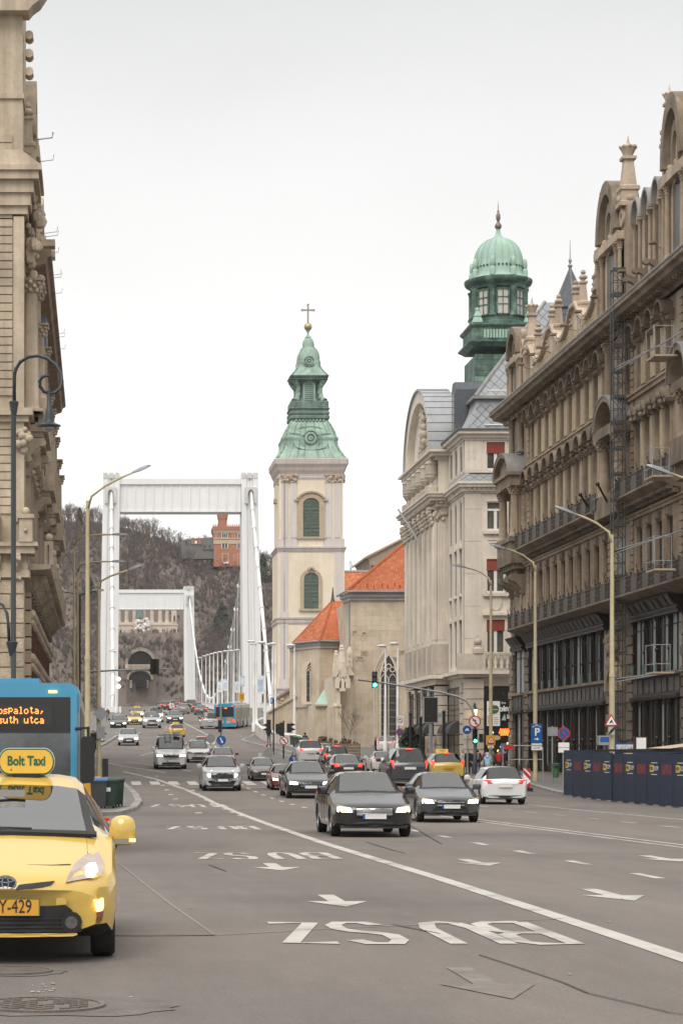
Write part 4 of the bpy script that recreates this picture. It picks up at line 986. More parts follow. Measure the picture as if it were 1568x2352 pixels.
for i,d in enumerate((194.0,196.9,199.8,202.7,205.6,208.5,211.0)):
 MB().box(XB-.42,XB+.3,d-.5,d+.5,11.6,22.6).obj('pilaster',M_PALE,PB)
 for q in(-.3,0,.3):MB().box(XB-.5,XB-.42,d+q-.08,d+q+.08,12.0,22.4).obj('flute_rib',M_PALE,PB)
 MB().box(XB-.55,XB+.3,d-.58,d+.58,9.0,11.6).obj('pedestal',M_PALED,PB)
 b=MB()
 for k in range(4):b.ball((XB-.5-.09*k,d-.35,22.4+.33*k),.22,7,5);b.ball((XB-.5-.09*k,d+.35,22.4+.33*k),.22,7,5);b.ball((XB-.55-.1*k,d,22.3+.33*k),.24,7,5)
 b.box(XB-.95,XB+.2,d-.62,d+.62,23.55,23.8);o=b.obj('capital',M_PALED,PB,50)
 if i<6:
  for z0,z1 in((9.2,11.2),(12.2,15.2),(15.9,18.6),(19.2,22.4)):MB().box(XB-.03,XB+.02,d+.75,d+2.15,z0,z1).obj('window',M_GLASS2,PB)
  for z in(11.4,15.4,18.8):MB().box(XB-.12,XB+.02,d+.7,d+2.2,z,z+.3).obj('sill',M_PALE,PB)
for k in range(4):
 MB().box(XB-.35+k*.26,XB-.2+k*.26,193.4-.06,193.4,12.0,22.4).obj('flute_rib',M_PALE,PB)
MB().box(XB-.5,XB+1.0,193.25,193.45,8.95,11.6).obj('pedestal',M_PALED,PB)
b=MB()
for k in range(14):b.ball((XB-.45+RN.random()*1.2,193.3,22.7+RN.random()*.9),.2,7,5)
struct(b.obj('carved_frieze',M_PALED,PB,50),'stuff')
def bandB(z0,z1,p,name='cornice',m=M_PALE):return MB().box(XB-p,XB+1.5,193.4-p,211.5+p,z0,z1).obj(name,m,PB)
bandB(22.0,22.1,.05);bandB(23.8,24.3,.3);bandB(24.3,24.6,.8);bandB(24.6,24.85,1.05);bandB(24.85,25.0,1.2)
md=MB().box(-.3,.3,-.14,.14,0,.24).mesh('modillion',M_PALED)
for k in range(27):inst(md,'modillion',PB,(XB-.62,193.5+k*.68,24.06))
for k in range(3):inst(md,'modillion',PB,(XB+.1+k*.5,193.0,24.06),pi/2)
bandB(28.0,28.3,.25);bandB(28.3,28.6,.7);bandB(28.6,28.8,1.0);bandB(8.0,8.5,.35);bandB(8.5,8.85,.9)
ub=MB();ub.sq([(.5,0),(.5,.7),(.36,.8)],0,0,0,.1);ub.lathe([(.18,.8),(.12,1.05),(.3,1.3),(.5,1.6),(.44,1.75),(.52,1.8),(.5,2.7),(.58,2.75),(.42,3.0),(.14,3.15),(.2,3.4),(.12,3.6),(.02,3.75)],0,0,0,10)
um=ub.mesh('urn',M_PALED,35)
for d in(194.2,197.2,200.1,203.0,205.9,208.8):inst(um,'urn',PB,(XB-.55,d,24.95))
ce,zc=201.3,28.8
gb=MB();inn=arc(ce,zc,6.9,5.4,0,pi,24);out=arc(ce,zc,8.0,6.5,0,pi,24)
gb.ring(inn,out,'x',XB-.75,XB+.9);gb.obj('gable_arch',M_PALE,PB,30)
MB().prism(arc(ce,zc,6.95,5.45,0,pi,24),'x',XB-.1,XB+.6).obj('gable_wall',M_PALE,PB)
b=MB();b.ring(arc(ce,zc,8.0,6.5,0,pi,24),arc(ce,zc,8.15,6.65,0,pi,24),'x',XB-.95,XB+1.75);b.obj('barrel_roof',M_SL2,PB,30)
b=MB()
for i in range(25):
 p=arc(ce,zc,8.16,6.66,0,pi,24)[i];b.tube([(XB-.93,p[0],p[1]),(XB+1.75,p[0],p[1])],.03,4)
struct(b.obj('slate_joint',M_SLATE,PB),'stuff')
b=MB()
for k in range(34):a=RN.random()*2*pi;b.ball((XB-.25,ce-.5+RN.uniform(-1.0,1.0),zc+RN.uniform(1.4,4.9)),RN.uniform(.2,.42),7,5)
struct(b.obj('coat_of_arms_relief',M_PALED,PB,50),'stuff')
for k in range(5):
 for j in range(3):MB().box(XB-.2,XB-.1,ce-3.5+k*1.4+.05,ce-3.5+k*1.4+1.3,zc+.25+j*.5,zc+.65+j*.5).obj('stone',M_PALED,PB)
prof=[(0.35,29.4),(.55,29.9),(.95,30.6),(1.3,31.4),(1.45,32.2)]
b=MB();vs=[];fs=[]
for p,z in prof:vs+=[(47,DP-.3+p,z),(XP-.3+p,DP-.3+p,z),(XP-.3+p,200,z)]
for i in range(len(prof)-1):fs+=[(3*i,3*i+1,3*i+4,3*i+3),(3*i+1,3*i+2,3*i+5,3*i+4)]
mr_=b.add(vs,fs).obj('mansard_roof',M_SL,PB,True)
MB().prism([(XP+.8,DP+.8),(47,DP+.8),(47,DP+3),(XP+2.5,DP+3),(XP+2.5,200),(XP+.8,200)],'z',32.2,32.45).obj('roof_ledge',M_LEAD,PB)
A0=(XP+1.1,DP+1.1,32.45);A1=(XP+8.5,DP+8.5,42.0)
ur=MB().add([(47,DP+1.1,32.45),A0,A1,(47,DP+8.5,42.0),(XP+1.1,205,32.45),(XP+8.5,205,42.0)],[(0,1,2,3),(1,4,5,2)]).obj('upper_roof',M_SL,PB)
MB().tube([(A0[0]-.05,A0[1]-.05,A0[2]),(A1[0],A1[1],A1[2]+.05)],.16,6).obj('hip',M_LEAD,PB)
b=MB()
def diag(bb,y_of,z0,z1,xa,xb,sx,sz,hip):
 n=int((z1-z0)/(sz/2));
 k=0
 for r in range(n):
  za,zb=z0+r*sz/2,z0+(r+1)*sz/2
  x=xa+(sx/2 if r%2 else 0)
  while x<xb:
   for e in(-1,1):
    p0=(x,za);p1=(x+e*sx/2,zb)
    if min(p0[0],p1[0])>hip(za)+.02 and max(p0[0],p1[0])<xb:bb.tube([(p0[0],y_of(za)-.01,za),(p1[0],y_of(zb)-.01,zb)],.02,3,caps=False)
   x+=sx
diag(b,lambda z:DP+1.1+(z-32.45)*7.4/9.55,32.6,41.8,XP,42,.95,1.05,lambda z:XP+1.1+(z-32.45)*7.4/9.55)
def ymans(z):
 for(p0,z0),(p1,z1)in zip(prof,prof[1:]):
  if z<=z1:return DP-.3+p0+(p1-p0)*(z-z0)/(z1-z0)
 return DP-.3+prof[-1][0]
diag(b,ymans,29.6,32.1,XP-.5,42,.8,.85,lambda z:ymans(z)-DP+XP)
diag(b,lambda z:DP-.7+(z-24.96)/.89,25.0,25.8,XP-.5,42,.8,.6,lambda z:XP-.7+(z-24.96)/.89)
struct(b.obj('slate_seam',M_SLATE,PB),'stuff')
MB().tube([(XP+1.6,DP+.1,29.85),(44,DP+.1,29.85)],.05,5).obj('snow_rail',M_SIGNW,PB)
MB().tube([(XP+2.2,DP+1.5,33.0),(44,DP+1.5,33.0)],.05,5).obj('snow_rail',M_SIGNW,PB)
for d in(190.5,):
 MB().prism([(d-1.1,29.3),(d-1.1,33.6),(d-.6,34.3),(d+.6,34.3),(d+1.1,33.6),(d+1.1,29.3)],'x',XP-.1,XP+2.8).obj('dormer',M_SLATE,PB)
 MB().box(XP-.16,XP-.1,d-.7,d+.7,30.0,33.3).obj('window',M_GLASS2,PB)
 # ---- copper dome tower
TC=(36.2,197.0)
MB().sq([(2.62,0),(2.62,3.4)],*TC,35.0-1.0,.02).obj('tower_base',M_COPD,PB)
b=MB()
for k in range(7):
 for j in range(6):
  x=TC[0]-2.62+.02+j*.87+(.4 if k%2 else 0)
  if x+.8<TC[0]+2.62:MB().box(x,x+.83,TC[1]-2.65,TC[1]-2.6,34.1+k*.5,34.56+k*.5).obj('copper_sheet',RN.choice((M_COPD,M_COPD,mat('mid copper patina',(.15,.25,.2),.65,var=.3,vs=1.0,rnd=.2))),PB)
MB().sq([(2.66,38.25),(2.85,38.42),(3.15,38.62),(3.15,38.75),(2.75,38.8),(2.75,39.9),(2.85,40.0),(3.0,40.15),(3.0,40.3),(2.6,40.35),(2.6,40.45)],*TC,0,.04).obj('tower_cornice',M_COPD,PB)
gm=MB().box(-.09,.09,-.06,.06,0,.75).mesh('frieze_bar',M_COP)
for k in range(14):inst(gm,'frieze_bar',PB,(TC[0]-1.7+k*.27,TC[1]-2.79,39.0))
for sx in(-1,1):
 b=MB();b.sq([(.45,0),(.4,.3),(.3,.5),(.36,.6),(.18,.9),(.12,1.15)],TC[0]+sx*2.3,TC[1]-2.3,40.4,.2);b.ball((TC[0]+sx*2.3,TC[1]-2.3,41.6),.2,8,6);b.obj('corner_finial',M_COP,PB,35)
MB().lathe([(2.75,40.35),(2.75,40.6),(2.6,40.7),(2.6,41.05),(2.7,41.1),(2.25,41.15),(2.25,43.7),(2.5,43.75),(2.6,44.0),(2.95,44.2),(3.05,44.4),(3.05,44.6),(2.7,44.7)],*TC,0,32).obj('drum',M_COPD,PB,35)
for k in range(8):
 a=-pi/2+(k+.5)*pi/4
 MB().lathe([(.36,41.1),(.36,41.25),(.28,41.35),(.27,43.4),(.36,43.6),(.38,43.75)],TC[0]+2.42*math.cos(a),TC[1]+2.42*math.sin(a),0,10).obj('drum_column',M_COPD,PB,40)
 a=-pi/2+k*pi/4
 w=link(bpy.data.objects.new('window',None));w.parent=PB;w.location=Vector((TC[0]+2.27*math.cos(a),TC[1]+2.27*math.sin(a),41.3))-PB.location;w.rotation_euler=(0,0,a+pi/2)
 f=MB();f.box(-.62,-.46,-.1,.05,0,2.3);f.box(.46,.62,-.1,.05,0,2.3);f.box(-.46,.46,-.1,.05,2.15,2.3);f.box(-.04,.04,-.08,.03,0,2.15);f.box(-.46,.46,-.08,.03,.8,.9);f.box(-.46,.46,-.08,.03,1.45,1.53)
 o=link(bpy.data.objects.new('frame',f.mesh('frame',M_COPD)));o.parent=w
 o=link(bpy.data.objects.new('pane',MB().box(-.46,.46,-.02,.0,0,2.15).mesh('pane',mat('milky lantern glass',(.5,.46,.42),.4,var=.12,vs=1.2))));o.parent=w  # pale warm pane colour stands in for the lantern's glow
dome=[(2.66,44.65),(2.5,44.8),(2.3,45.0),(2.22,45.3),(2.22,46.0)]+[(2.2*math.cos(t*pi/2*.88)**.86,46.05+2.42*math.sin(t*pi/2*.93))for t in[i/10 for i in range(11)]]
MB().lathe(dome,*TC,0,32).obj('dome',M_COP,PB,40)
for k in range(20):
 a=k*pi/10;P=[(TC[0]+(r+.02)*math.cos(a),TC[1]+(r+.02)*math.sin(a),z)for r,z in dome[4:]];MB().tube(P,.03,4).obj('dome_rib',M_COP,PB)
for k in range(8):
 a=-pi/2+(k+.5)*pi/4;x,y=TC[0]+2.42*math.cos(a),TC[1]+2.42*math.sin(a)
 MB().lathe([(.26,44.75),(.27,45.3),(.22,45.5),(.15,45.55),(.2,45.62),(.22,46.0),(.16,46.35),(.02,46.5)],x,y,0,10).obj('dome_bud',M_COP,PB,50)
b=MB()
for k in range(40):a=k*pi/20;b.ball((TC[0]+2.24*math.cos(a),TC[1]+2.24*math.sin(a),45.75),.11,6,4)
struct(b.obj('garland',M_COPD,PB,50),'stuff')
MB().lathe([(.66,48.25),(.62,48.4),(.3,48.75),(.18,49.1),(.2,49.3),(.14,49.35)],*TC,0,16).obj('dome_cap',M_COP,PB,40)
MB().lathe([(.12,49.3),(.3,49.5),(.33,49.65),(.2,49.9),(.1,50.0),(.2,50.3),(.21,50.6),(.08,50.9),(.12,50.95),(.05,51.1),(.01,51.9)],*TC,0,12).obj('finial',mat('weathered bronze',(.2,.17,.15),.5,.4,var=.2),PB,50)
MB().tube([W(914,1170,204),W(983,1277,200)],.09,6).obj('flag_pole',M_GREY,PB)
# ---- shops at ground level of the street front
M_SHOPG=mat('warm shop glass',(.06,.05,.04),.15,var=.4,vs=.9)
for i,(d0,d1)in enumerate(((186.3,193.2),(194.2,197.2),(198.3,201.4),(202.6,205.8),(207,210.2))):
 x=XP-.1 if i==0 else XB-.05
 f=MB();f.box(x-.1,x,d0,d0+.18,.6,7.6);f.box(x-.1,x,d1-.18,d1,.6,7.6);f.box(x-.1,x,d0,d1,7.4,7.6);f.box(x-.08,x,d0,d1,5.6,5.75);f.box(x-.08,x,d0,d1,4.2,4.5);f.box(x-.08,x,(d0+d1)/2-.06,(d0+d1)/2+.06,.6,7.4)
 fo=f.obj('shop_window',M_BLACK,PB);MB().box(x-.05,x-.02,d0+.18,d1-.18,.7,7.4).obj('pane',M_SHOPG,fo)
 for z in(5.9,6.15,6.4,6.65,6.9):MB().box(x-.07,x-.05,d0+.2,d0+.9,z,z+.08).obj('louvre',M_GREY,fo)
for d in(193.7,197.7,201.9,206.3,210.7):
 for k in range(8):MB().box(XB-.3,XB,d-.42,d+.42,.9+k*.88,1.7+k*.88).obj('stone',M_PALED,PB)
for k in range(8):MB().box(XB-.25,XB+1.0,193.2,193.42,.9+k*.88,1.7+k*.88).obj('stone',M_PALED,PB)
for k in range(8):MB().box(XP-.3,XP,185.6,186.2,.9+k*.88,1.7+k*.88).obj('stone',M_PALED,PB)
M_AWN=mat('charcoal awning fabric',(.045,.042,.042),.85,var=.1)
for i,(d,x)in enumerate(((187.6,XP),(191.5,XP),(195.8,XB),(200,XB),(204.3,XB))):
 b=MB();n=8
 for k in range(n):
  a0,a1=k/n*pi/2,(k+1)/n*pi/2
  b.add([(x-1.2*math.sin(a0),d-1.2,3.6+1.1*math.cos(a0)),(x-1.2*math.sin(a1),d-1.2,3.6+1.1*math.cos(a1)),(x-1.2*math.sin(a1),d+1.2,3.6+1.1*math.cos(a1)),(x-1.2*math.sin(a0),d+1.2,3.6+1.1*math.cos(a0))],[(0,1,2,3)])
  b.add([(x,d-1.2,3.6),(x-1.2*math.sin(a0),d-1.2,3.6+1.1*math.cos(a0)),(x-1.2*math.sin(a1),d-1.2,3.6+1.1*math.cos(a1))],[(0,1,2)])
 tag(b.obj('awning',M_AWN),('nearest','second','third','fourth','farthest')[i]+' rounded charcoal awning along the pale building shopfront','awning','rounded awnings of the pale building')
t=thing('wall_lantern','lit black wall lantern on the rough stone corner pier','lantern',(XP+.7,DP-.5,5.2))
x,d=XP+.7,DP-.55
MB().lathe([(.05,0),(.14,.3),(.2,.9),(.24,1.0)],x,d,4.6,8).obj('glass',emis('lantern glow',(1,.75,.4),2.0),t)
b=MB();b.lathe([(.26,0),(.12,.25),(.1,.4),(.03,.6)],x,d,5.6,8);b.tube([(x,d,6.1),(x,d+.5,6.0)],.04,5);b.lathe([(.1,0),(.06,.1)],x,d,4.5,8);b.obj('frame',M_BLACK,t)
yb=DP-.12
t=thing('pub_sign','white pub board with an oval beer badge beside the lamp post','sign',(xx(1133),yb,4.0))
x0,x1,z0,z1=xx(1117),xx(1147),zz(1668),zz(1611)
MB().box(x0,x1,yb-.06,yb,z0,z1).obj('board',M_SIGNW,t)
c=((x0+x1)/2+.02,(z0+z1)/2+.35)
MB().prism(arc(*c,.46,.4,0,2*pi,18)[:-1],'y',yb-.08,yb-.06).obj('badge',mat('badge gold',(.4,.33,.1),.5,var=.05),t);MB().prism(arc(*c,.4,.34,0,2*pi,18)[:-1],'y',yb-.09,yb-.08).obj('badge_field',mat('badge green',(.05,.12,.06),.5,var=.05),t)
text('Heineken',.19,'lettering',M_SIGNW,t,(c[0],yb-.1,c[1]),(pi/2,0,0));
b=MB();b.prism([(x0+.1,z0+.15),(x0+.22,z0+.15),(x0+.3,z0+.9),(x0+.08,z0+.9)],'y',yb-.08,yb-.06);b.obj('glass_of_beer',mat('beer amber',(.55,.3,.05),.4,var=.1),t)
for k in range(4):MB().box(x0+.55,x1-.12,yb-.065,yb-.06,z0+.2+k*.16,z0+.25+k*.16).obj('text_line',M_GREY,t)
t=thing('pub_sign','white Pointer Pub lettering on the black fascia','sign',(xx(1163),yb,4.2))
text('Pointer',.66,'lettering',M_SIGNW,t,(xx(1162),yb-.05,zz(1628)),(pi/2,-.05,0),.03,bold=.03)
text('the',.3,'lettering',M_SIGNW,t,(xx(1155),yb-.05,zz(1615)),(pi/2,0,0),.02)
MB().box(xx(1163),xx(1179),yb-.06,yb,zz(1651),zz(1642)).obj('name_plate',M_SIGNW,t);text('PUB',.3,'lettering',M_BLACK,t,(xx(1171),yb-.07,zz(1646.5)),(pi/2,0,0))
b=MB();b.prism([(xx(1150),zz(1655)),(xx(1158),zz(1640)),(xx(1161),zz(1655))],'y',yb-.06,yb);b.obj('glass_of_beer',mat('badge pale green',(.35,.45,.36),.5,var=.1),t)
text('T   E   K   E',.3,'fascia_lettering',M_PALED,PB,(xx(1150),yb+.06,zz(1593)),(pi/2,0,0))
t=thing('neon_sign','glowing orange red neon sign over the pub entrance','neon sign',(xx(1157),yb,3.2))
n_m=emis('neon orange red',(1,.13,.02),4.0)
for v,w,n_ in((1677,20,7),(1682,24,8),(1687,18,6)):MB().tube([(xx(1157+w*(k/(2*n_)-.5)),yb-.04,zz(v)+.13*math.sin(k*1.9+v))for k in range(2*n_+1)],.032,5).obj('tube',n_m,t)
for(u,v,nm)in((1140,1695,'round tap badge hanging by the neon sign'),(1175,1693,'white oval badge at the edge of the pub doorway')):
 tag(MB().prism(arc(xx(u),zz(v),.3,.2,0,2*pi,14)[:-1],'y',yb-.08,yb).obj('badge_sign',M_SIGNW if u>1150 else mat('badge cream',(.5,.45,.3),.5,var=.1)),nm,'sign')
lm=emis('warm bulb',(1,.55,.2),3.0)
for i,(u,v)in enumerate(((1130,1683),(1165,1708),(1150,1716),(1172,1700),(1143,1725),(1160,1733),(1128,1712))):
 o=MB().ball((xx(u),DP-.15,zz(v)),.09,8,6);tag(o.obj('pendant_lamp',lm),'small warm bulb in the dark pub doorway, %s from the left'%ORD[(1,5,3,6,2,4,0)[i]],'lamp','bulbs in the pub doorway')
t=thing('street_door','blue painted double door with a peeling poster left of the palace corner','door',(xx(1166),DP-.3,.6))
M_BD=mat('faded blue paint',(.1,.17,.32),.6,var=.15,vs=2)
for x0,x1 in((xx(1147),xx(1161)),(xx(1164),xx(1178))):MB().box(x0,x1,DP-.5,DP-.42,.5,zz(1708)if x0<xx(1150)else zz(1705)).obj('leaf',M_BD,t)
MB().box(xx(1151),xx(1158),DP-.53,DP-.5,.7,zz(1716)).obj('poster',mat('torn poster',(.35,.34,.33),.8,var=.5,vs=6),t)
# ---------------------------------------------------------------- parish church: baroque tower, gothic choir, tiled roofs
M_CREAM=mat('cream render',(.72,.635,.505),.9,var=.05,vs=.3,streak=.08,dirt=(.52,.43,.33),dirtamt=.3,ds=.2)
M_LAV=mat('lavender render',(.58,.535,.515),.9,var=.05,vs=.4,streak=.1)
M_LAVD=mat('lavender stone',(.48,.425,.4),.9,var=.09,vs=.6,streak=.15)
M_CSTONE=mat('gothic ashlar',(.58,.49,.38),.92,var=.1,vs=.5,streak=.16,bump=.015,bs=6,rnd=.06,dirt=(.3,.25,.19),dirtamt=.45,ds=.4)
M_CSTONEP=mat('pale carved stone',(.6,.53,.43),.92,var=.1,vs=1.2,bump=.02,bs=8,rnd=.06)
M_FRAME=mat('tan window stone',(.42,.34,.25),.9,var=.12,vs=1.5)
M_SHUT=mat('grey green louvres',(.1,.135,.11),.6,var=.15,vs=1.5,rnd=.12)
M_PAT=mat('copper green patina',(.285,.4,.335),.75,var=.13,vs=.5,streak=.3,rnd=.04,dirt=(.1,.16,.13),dirtamt=.5,ds=.7)
M_PATD=mat('dark copper work',(.15,.215,.185),.75,var=.3,vs=1.0,streak=.4)  # darker green copper for entablature, lantern core, cornice and seams
M_T1=mat('orange roof tile',(.47,.145,.06),.85,var=.16,vs=1.0);M_T2=mat('red roof tile',(.4,.11,.045),.85,var=.16,vs=1.0);M_T3=mat('pale orange roof tile',(.52,.19,.09),.85,var=.16,vs=1.0)
M_GCOR=mat('grey metal cornice',(.25,.26,.27),.5,var=.12,vs=.8);M_LEADW=mat('leaded church glass',(.06,.062,.065),.25,var=.4,vs=1.5)
CH=thing('parish_church','church with cream bell tower, green copper spire and steep orange tiled choir roof','church',(29.4,300,2.6))
D0=300.0
def cu(u):return XU(u,D0)
def cv(v):return ZV(v,D0)
cx=cu(714.5);cyc=D0+4.6
def tier(u0,u1,v0,v1,name,m,p=0.0):
 h=(cu(u1)-cu(u0))/2;c=(cu(u0)+cu(u1))/2
 return MB().sq([(h,cv(v1)),(h,cv(v0))],c,cyc,0,.015).obj(name,m,CH)
tier(641,788,1085,1268,'tower_stage',M_CREAM);tier(637.5,791.5,1262,1425,'tower_stage',M_CREAM);tier(637.5,791.5,1420,1735,'tower_stage',M_CREAM)
def ring_(v0,v1,hu,name='string_course',m=M_LAVD,ch=.03):return MB().sq([(hu*.06,cv(v1)),(hu*.06,cv(v0))],cx,cyc,0,ch).obj(name,m,CH)
MB().sq([(74*.06,cv(1098)),(75*.06,cv(1088)),(79*.06,cv(1080)),(81*.06,cv(1073)),(85*.06,cv(1066)),(85.5*.06,cv(1055)),(84*.06,cv(1053))],cx,cyc,0,.05).obj('cornice',M_LAVD,CH)
ring_(1089,1101,74.5,'frieze',M_LAV);ring_(1095,1098,75.5)
ring_(1256,1260,81);ring_(1260,1265,79);ring_(1265,1269,77.5);ring_(1418,1422,80.5);ring_(1422,1431,79);ring_(1431,1434,78)
ring_(1580,1584,80);ring_(1584,1593,78)
def yf(hu):return cyc-hu*.06
def slab(u0,u1,v0,v1,p,name,m,base):return MB().box(cu(u0),cu(u1),base-p,base+.1,cv(v1),cv(v0)).obj(name,m,CH)
b1,b2,b3=cyc-(788-641)/2*.06,cyc-77*.06,cyc-77*.06
for(u0,u1)in((646.8,661),(667,681),(748,762),(768.5,783)):
 slab(u0,u1,1107,1235,.14,'pilaster',M_LAV,b1)
 b=MB();uc=(u0+u1)/2
 for k in range(9):b.ball((cu(uc+RN.uniform(-7,7)),b1-.16,cv(RN.uniform(1091,1105))),RN.uniform(.18,.3),7,5)
 b.box(cu(u0-1.5),cu(u1+1.5),b1-.22,b1,cv(1108),cv(1104));b.box(cu(u0-3),cu(u1+3),b1-.34,b1,cv(1092),cv(1089));b.obj('capital',mat('tan capital stone',(.42,.33,.26),.9,var=.2,vs=3),CH,50)
for sx in(-1,1):
 b=MB()
 for k in range(6):b.ball((cx+sx*4.5,b1+.6,cv(RN.uniform(1090,1112))),.3,7,5)
 b.obj('capital',MATS['tan capital stone'],CH,50);b=MB();b.box(cx+sx*4.55-.25,cx+sx*4.55+.25,cyc-.9,cyc+.9,cv(1148),cv(1138));b.obj('side_window_hood',M_FRAME,CH)
slab(637.5,683,1237,1256,.2,'pedestal',M_LAV,b1);slab(745,791,1237,1256,.2,'pedestal',M_LAV,b1);slab(684,744,1237,1256,.06,'pedestal',M_CREAM,b1)
slab(645,661,1269,1405,.1,'pilaster',M_LAV,b2);slab(769,786,1269,1405,.1,'pilaster',M_LAV,b2);slab(643,663,1405,1419,.16,'pedestal',M_LAV,b2);slab(767,788,1405,1419,.16,'pedestal',M_LAV,b2)
slab(644,661,1434,1556,.1,'pilaster',M_LAV,b3);slab(642,663,1556,1580,.16,'pedestal',M_LAV,b3)
MB().tube([(cu(653),b1-.2,cv(1090)),(cu(652.5),b2-.2,cv(1560))],.03,4).obj('lightning_wire',M_BLACK,CH)
def louvre_window(u0,u1,v0,v1,vs,base,frame,hood):
 x0,x1,z0,z1,zs=cu(u0),cu(u1),cv(v1),cv(v0),cv(vs);xc=(x0+x1)/2;r=(x1-x0)/2
 w=link(bpy.data.objects.new('belfry_window',None));w.parent=CH;w.location=Vector((xc,base,z0))-CH.location
 al=arc(xc,zs,r,z1-zs,0,pi,14);inn=[(x1,z0)]+al+[(x0,z0)];e=frame
 ao=arc(xc,zs,r+e,z1-zs+e*.9,0,pi,14);out=[(x1+e,z0)]+ao+[(x0-e,z0)]
 MB().ring(inn,out,'y',base-.2,base+.05).obj('frame',M_FRAME,w)
 MB().prism(inn,'y',base-.02,base).obj('backing',M_SHUT,w)
 b=MB();b.box(x0-e*1.3,x1+e*1.3,base-.34,base,z0-.3,z0-.02);b.obj('sill',M_FRAME,w)
 if hood:
  ao2=arc(xc,zs+.1,r+e+.35,z1-zs+e+.15,.15*pi,.85*pi,12);ai2=arc(xc,zs+.1,r+e+.05,z1-zs+e-.1,.15*pi,.85*pi,12)
  b=MB();b.ring(ai2,ao2,'y',base-.4,base);b.box(x0-e-.5,x0-e+.1,base-.4,base,zs+.45,zs+.68);b.box(x1+e-.1,x1+e+.5,base-.4,base,zs+.45,zs+.68);b.obj('hood',M_FRAME,w,30)
 else:
  b=MB();b.tube([(xc-.4,base-.3,z1+e*.7),(xc-.05,base-.3,z1+e*1.3)],.22,8);b.tube([(xc+.4,base-.3,z1+e*.7),(xc+.05,base-.3,z1+e*1.3)],.22,8);b.obj('scroll',M_FRAME,w,40)
 b=MB();b.box(xc-.06,xc+.06,base-.14,base-.03,z0,z1-.1)
 nz_=4
 for k in range(1,nz_):b.box(x0,x1,base-.13,base-.03,z0+(zs-z0)*k/nz_*1.12-.05,z0+(zs-z0)*k/nz_*1.12+.05)
 b.obj('shutter_frame',M_SHUT,w)
 n=int((z1-z0)/.19)
 for k in range(n):
  z=z0+.05+k*.19;hw=r-.03
  if z>zs:hw=r*math.sqrt(max(0,1-((z+.1-zs)/(z1-zs))**2))-.03
  if hw<.15:continue
  for a,c in((xc-hw,xc-.07),(xc+.07,xc+hw)):
   MB().add([(a,base-.03,z+.13),(c,base-.03,z+.13),(c,base-.12,z),(a,base-.12,z),(a,base-.03,z+.1),(c,base-.03,z+.1),(c,base-.12,z-.03),(a,base-.12,z-.03)],[(0,1,2,3),(3,2,6,7),(4,5,6,7),(0,3,7,4),(1,2,6,5)]).obj('slat',M_SHUT,w)
louvre_window(696,733,1143.5,1232.5,1158,b1,.72,True);louvre_window(697.6,731,1315,1398.5,1331,b2,.5,False)
# ---- copper spire
def pu(y):return(1150+y/2.94)/1.742
def prof_(L):return[(h/5.1215*.06,cv(pu(y)))for h,y in L]
s1=prof_([(432,2012),(395,1960),(352,1890),(330,1840),(325,1790),(332,1775),(334,1752),(322,1745),(312,1720),(303,1680),(283,1640),(258,1590),(228,1550),(205,1530)])
MB().sq(s1,cx,cyc,0,.16).obj('spire_roof',M_PAT,CH,28)
s2=prof_([(215,1530),(236,1510),(236,1480),(222,1470),(236,1455),(236,1435),(220,1425),(220,1405),(238,1395),(238,1385),(225,1380),(225,1305),(205,1300)])
MB().sq(s2,cx,cyc,0,.1).obj('spire_entablature',M_PATD,CH)
s3=prof_([(150,1305),(118,1240),(112,1180),(118,1100),(150,1060)]);MB().sq(s3,cx,cyc,0,.3).obj('lantern_core',M_PATD,CH)
for sx in(-1,1):
 for sy in(-1,1):
  L=[(205,1305),(172,1260),(160,1200),(160,1130),(182,1080),(200,1045)]
  P=[(cx+sx*(h/5.1215*.06-.35),cyc+sy*(h/5.1215*.06-.35),cv(pu(y)))for h,y in L]
  MB().tube(P,[.55,.42,.38,.38,.45,.5],8).obj('lantern_buttress',M_PAT,CH,50)
MB().sq(prof_([(190,1058),(222,1040),(205,1030),(228,1010),(232,1000)]),cx,cyc,0,.12).obj('lantern_cornice',M_PATD,CH)
s4=prof_([(230,1000),(220,985),(170,930),(142,880),(138,850),(140,835),(139,822),(130,812),(128,770),(120,720),(100,680),(72,650),(64,640),(62,590),(60,560),(45,535),(34,522),(36,512),(22,500),(12,480),(10,455),(22,432),(10,430)])
MB().sq(s4,cx,cyc,0,.2).obj('spire_cap',M_PAT,CH,28)
for L,hh in((s1,0),(s4[:14],0)):
 for sx in(-1,1):MB().tube([(cx+sx*(h*.93),cyc-h*.93,z+.02)for h,z in L],.16 if L is s1 else .1,6).obj('hip_roll',M_PAT,CH,50)
def lane(L,t,name='seam'):
 return MB().tube([(cx+h*t,cyc-h-.02,z)for h,z in L],.035,4).obj(name,M_PATD,CH)
for t in(-.62,-.4,-.2,.2,.4,.62):lane(s1[:5],t);lane(s1[8:],t)
def hoop(uc,v,r,t,dep,base,m=M_PAT,name='medallion'):
 c=(cu(uc),cv(v));return MB().ring(arc(*c,r,r,0,2*pi,18)[:-1],arc(*c,r+t,r+t,0,2*pi,18)[:-1],'y',base-dep,base+.4,closed=True).obj(name,m,CH,30)
bm1=cyc-s1[5][0];hoop(714,pu(1762),.52,.32,.3,bm1);hoop(714,pu(1762),.05,.3,.25,bm1,M_PAT,'rosette')
MB().ring(arc(cx,cv(pu(1762)),.95,.95,.12*pi,.88*pi,14),arc(cx,cv(pu(1762)),1.15,1.15,.12*pi,.88*pi,14),'y',bm1-.3,bm1+.6).obj('eyebrow',M_PAT,CH,30)
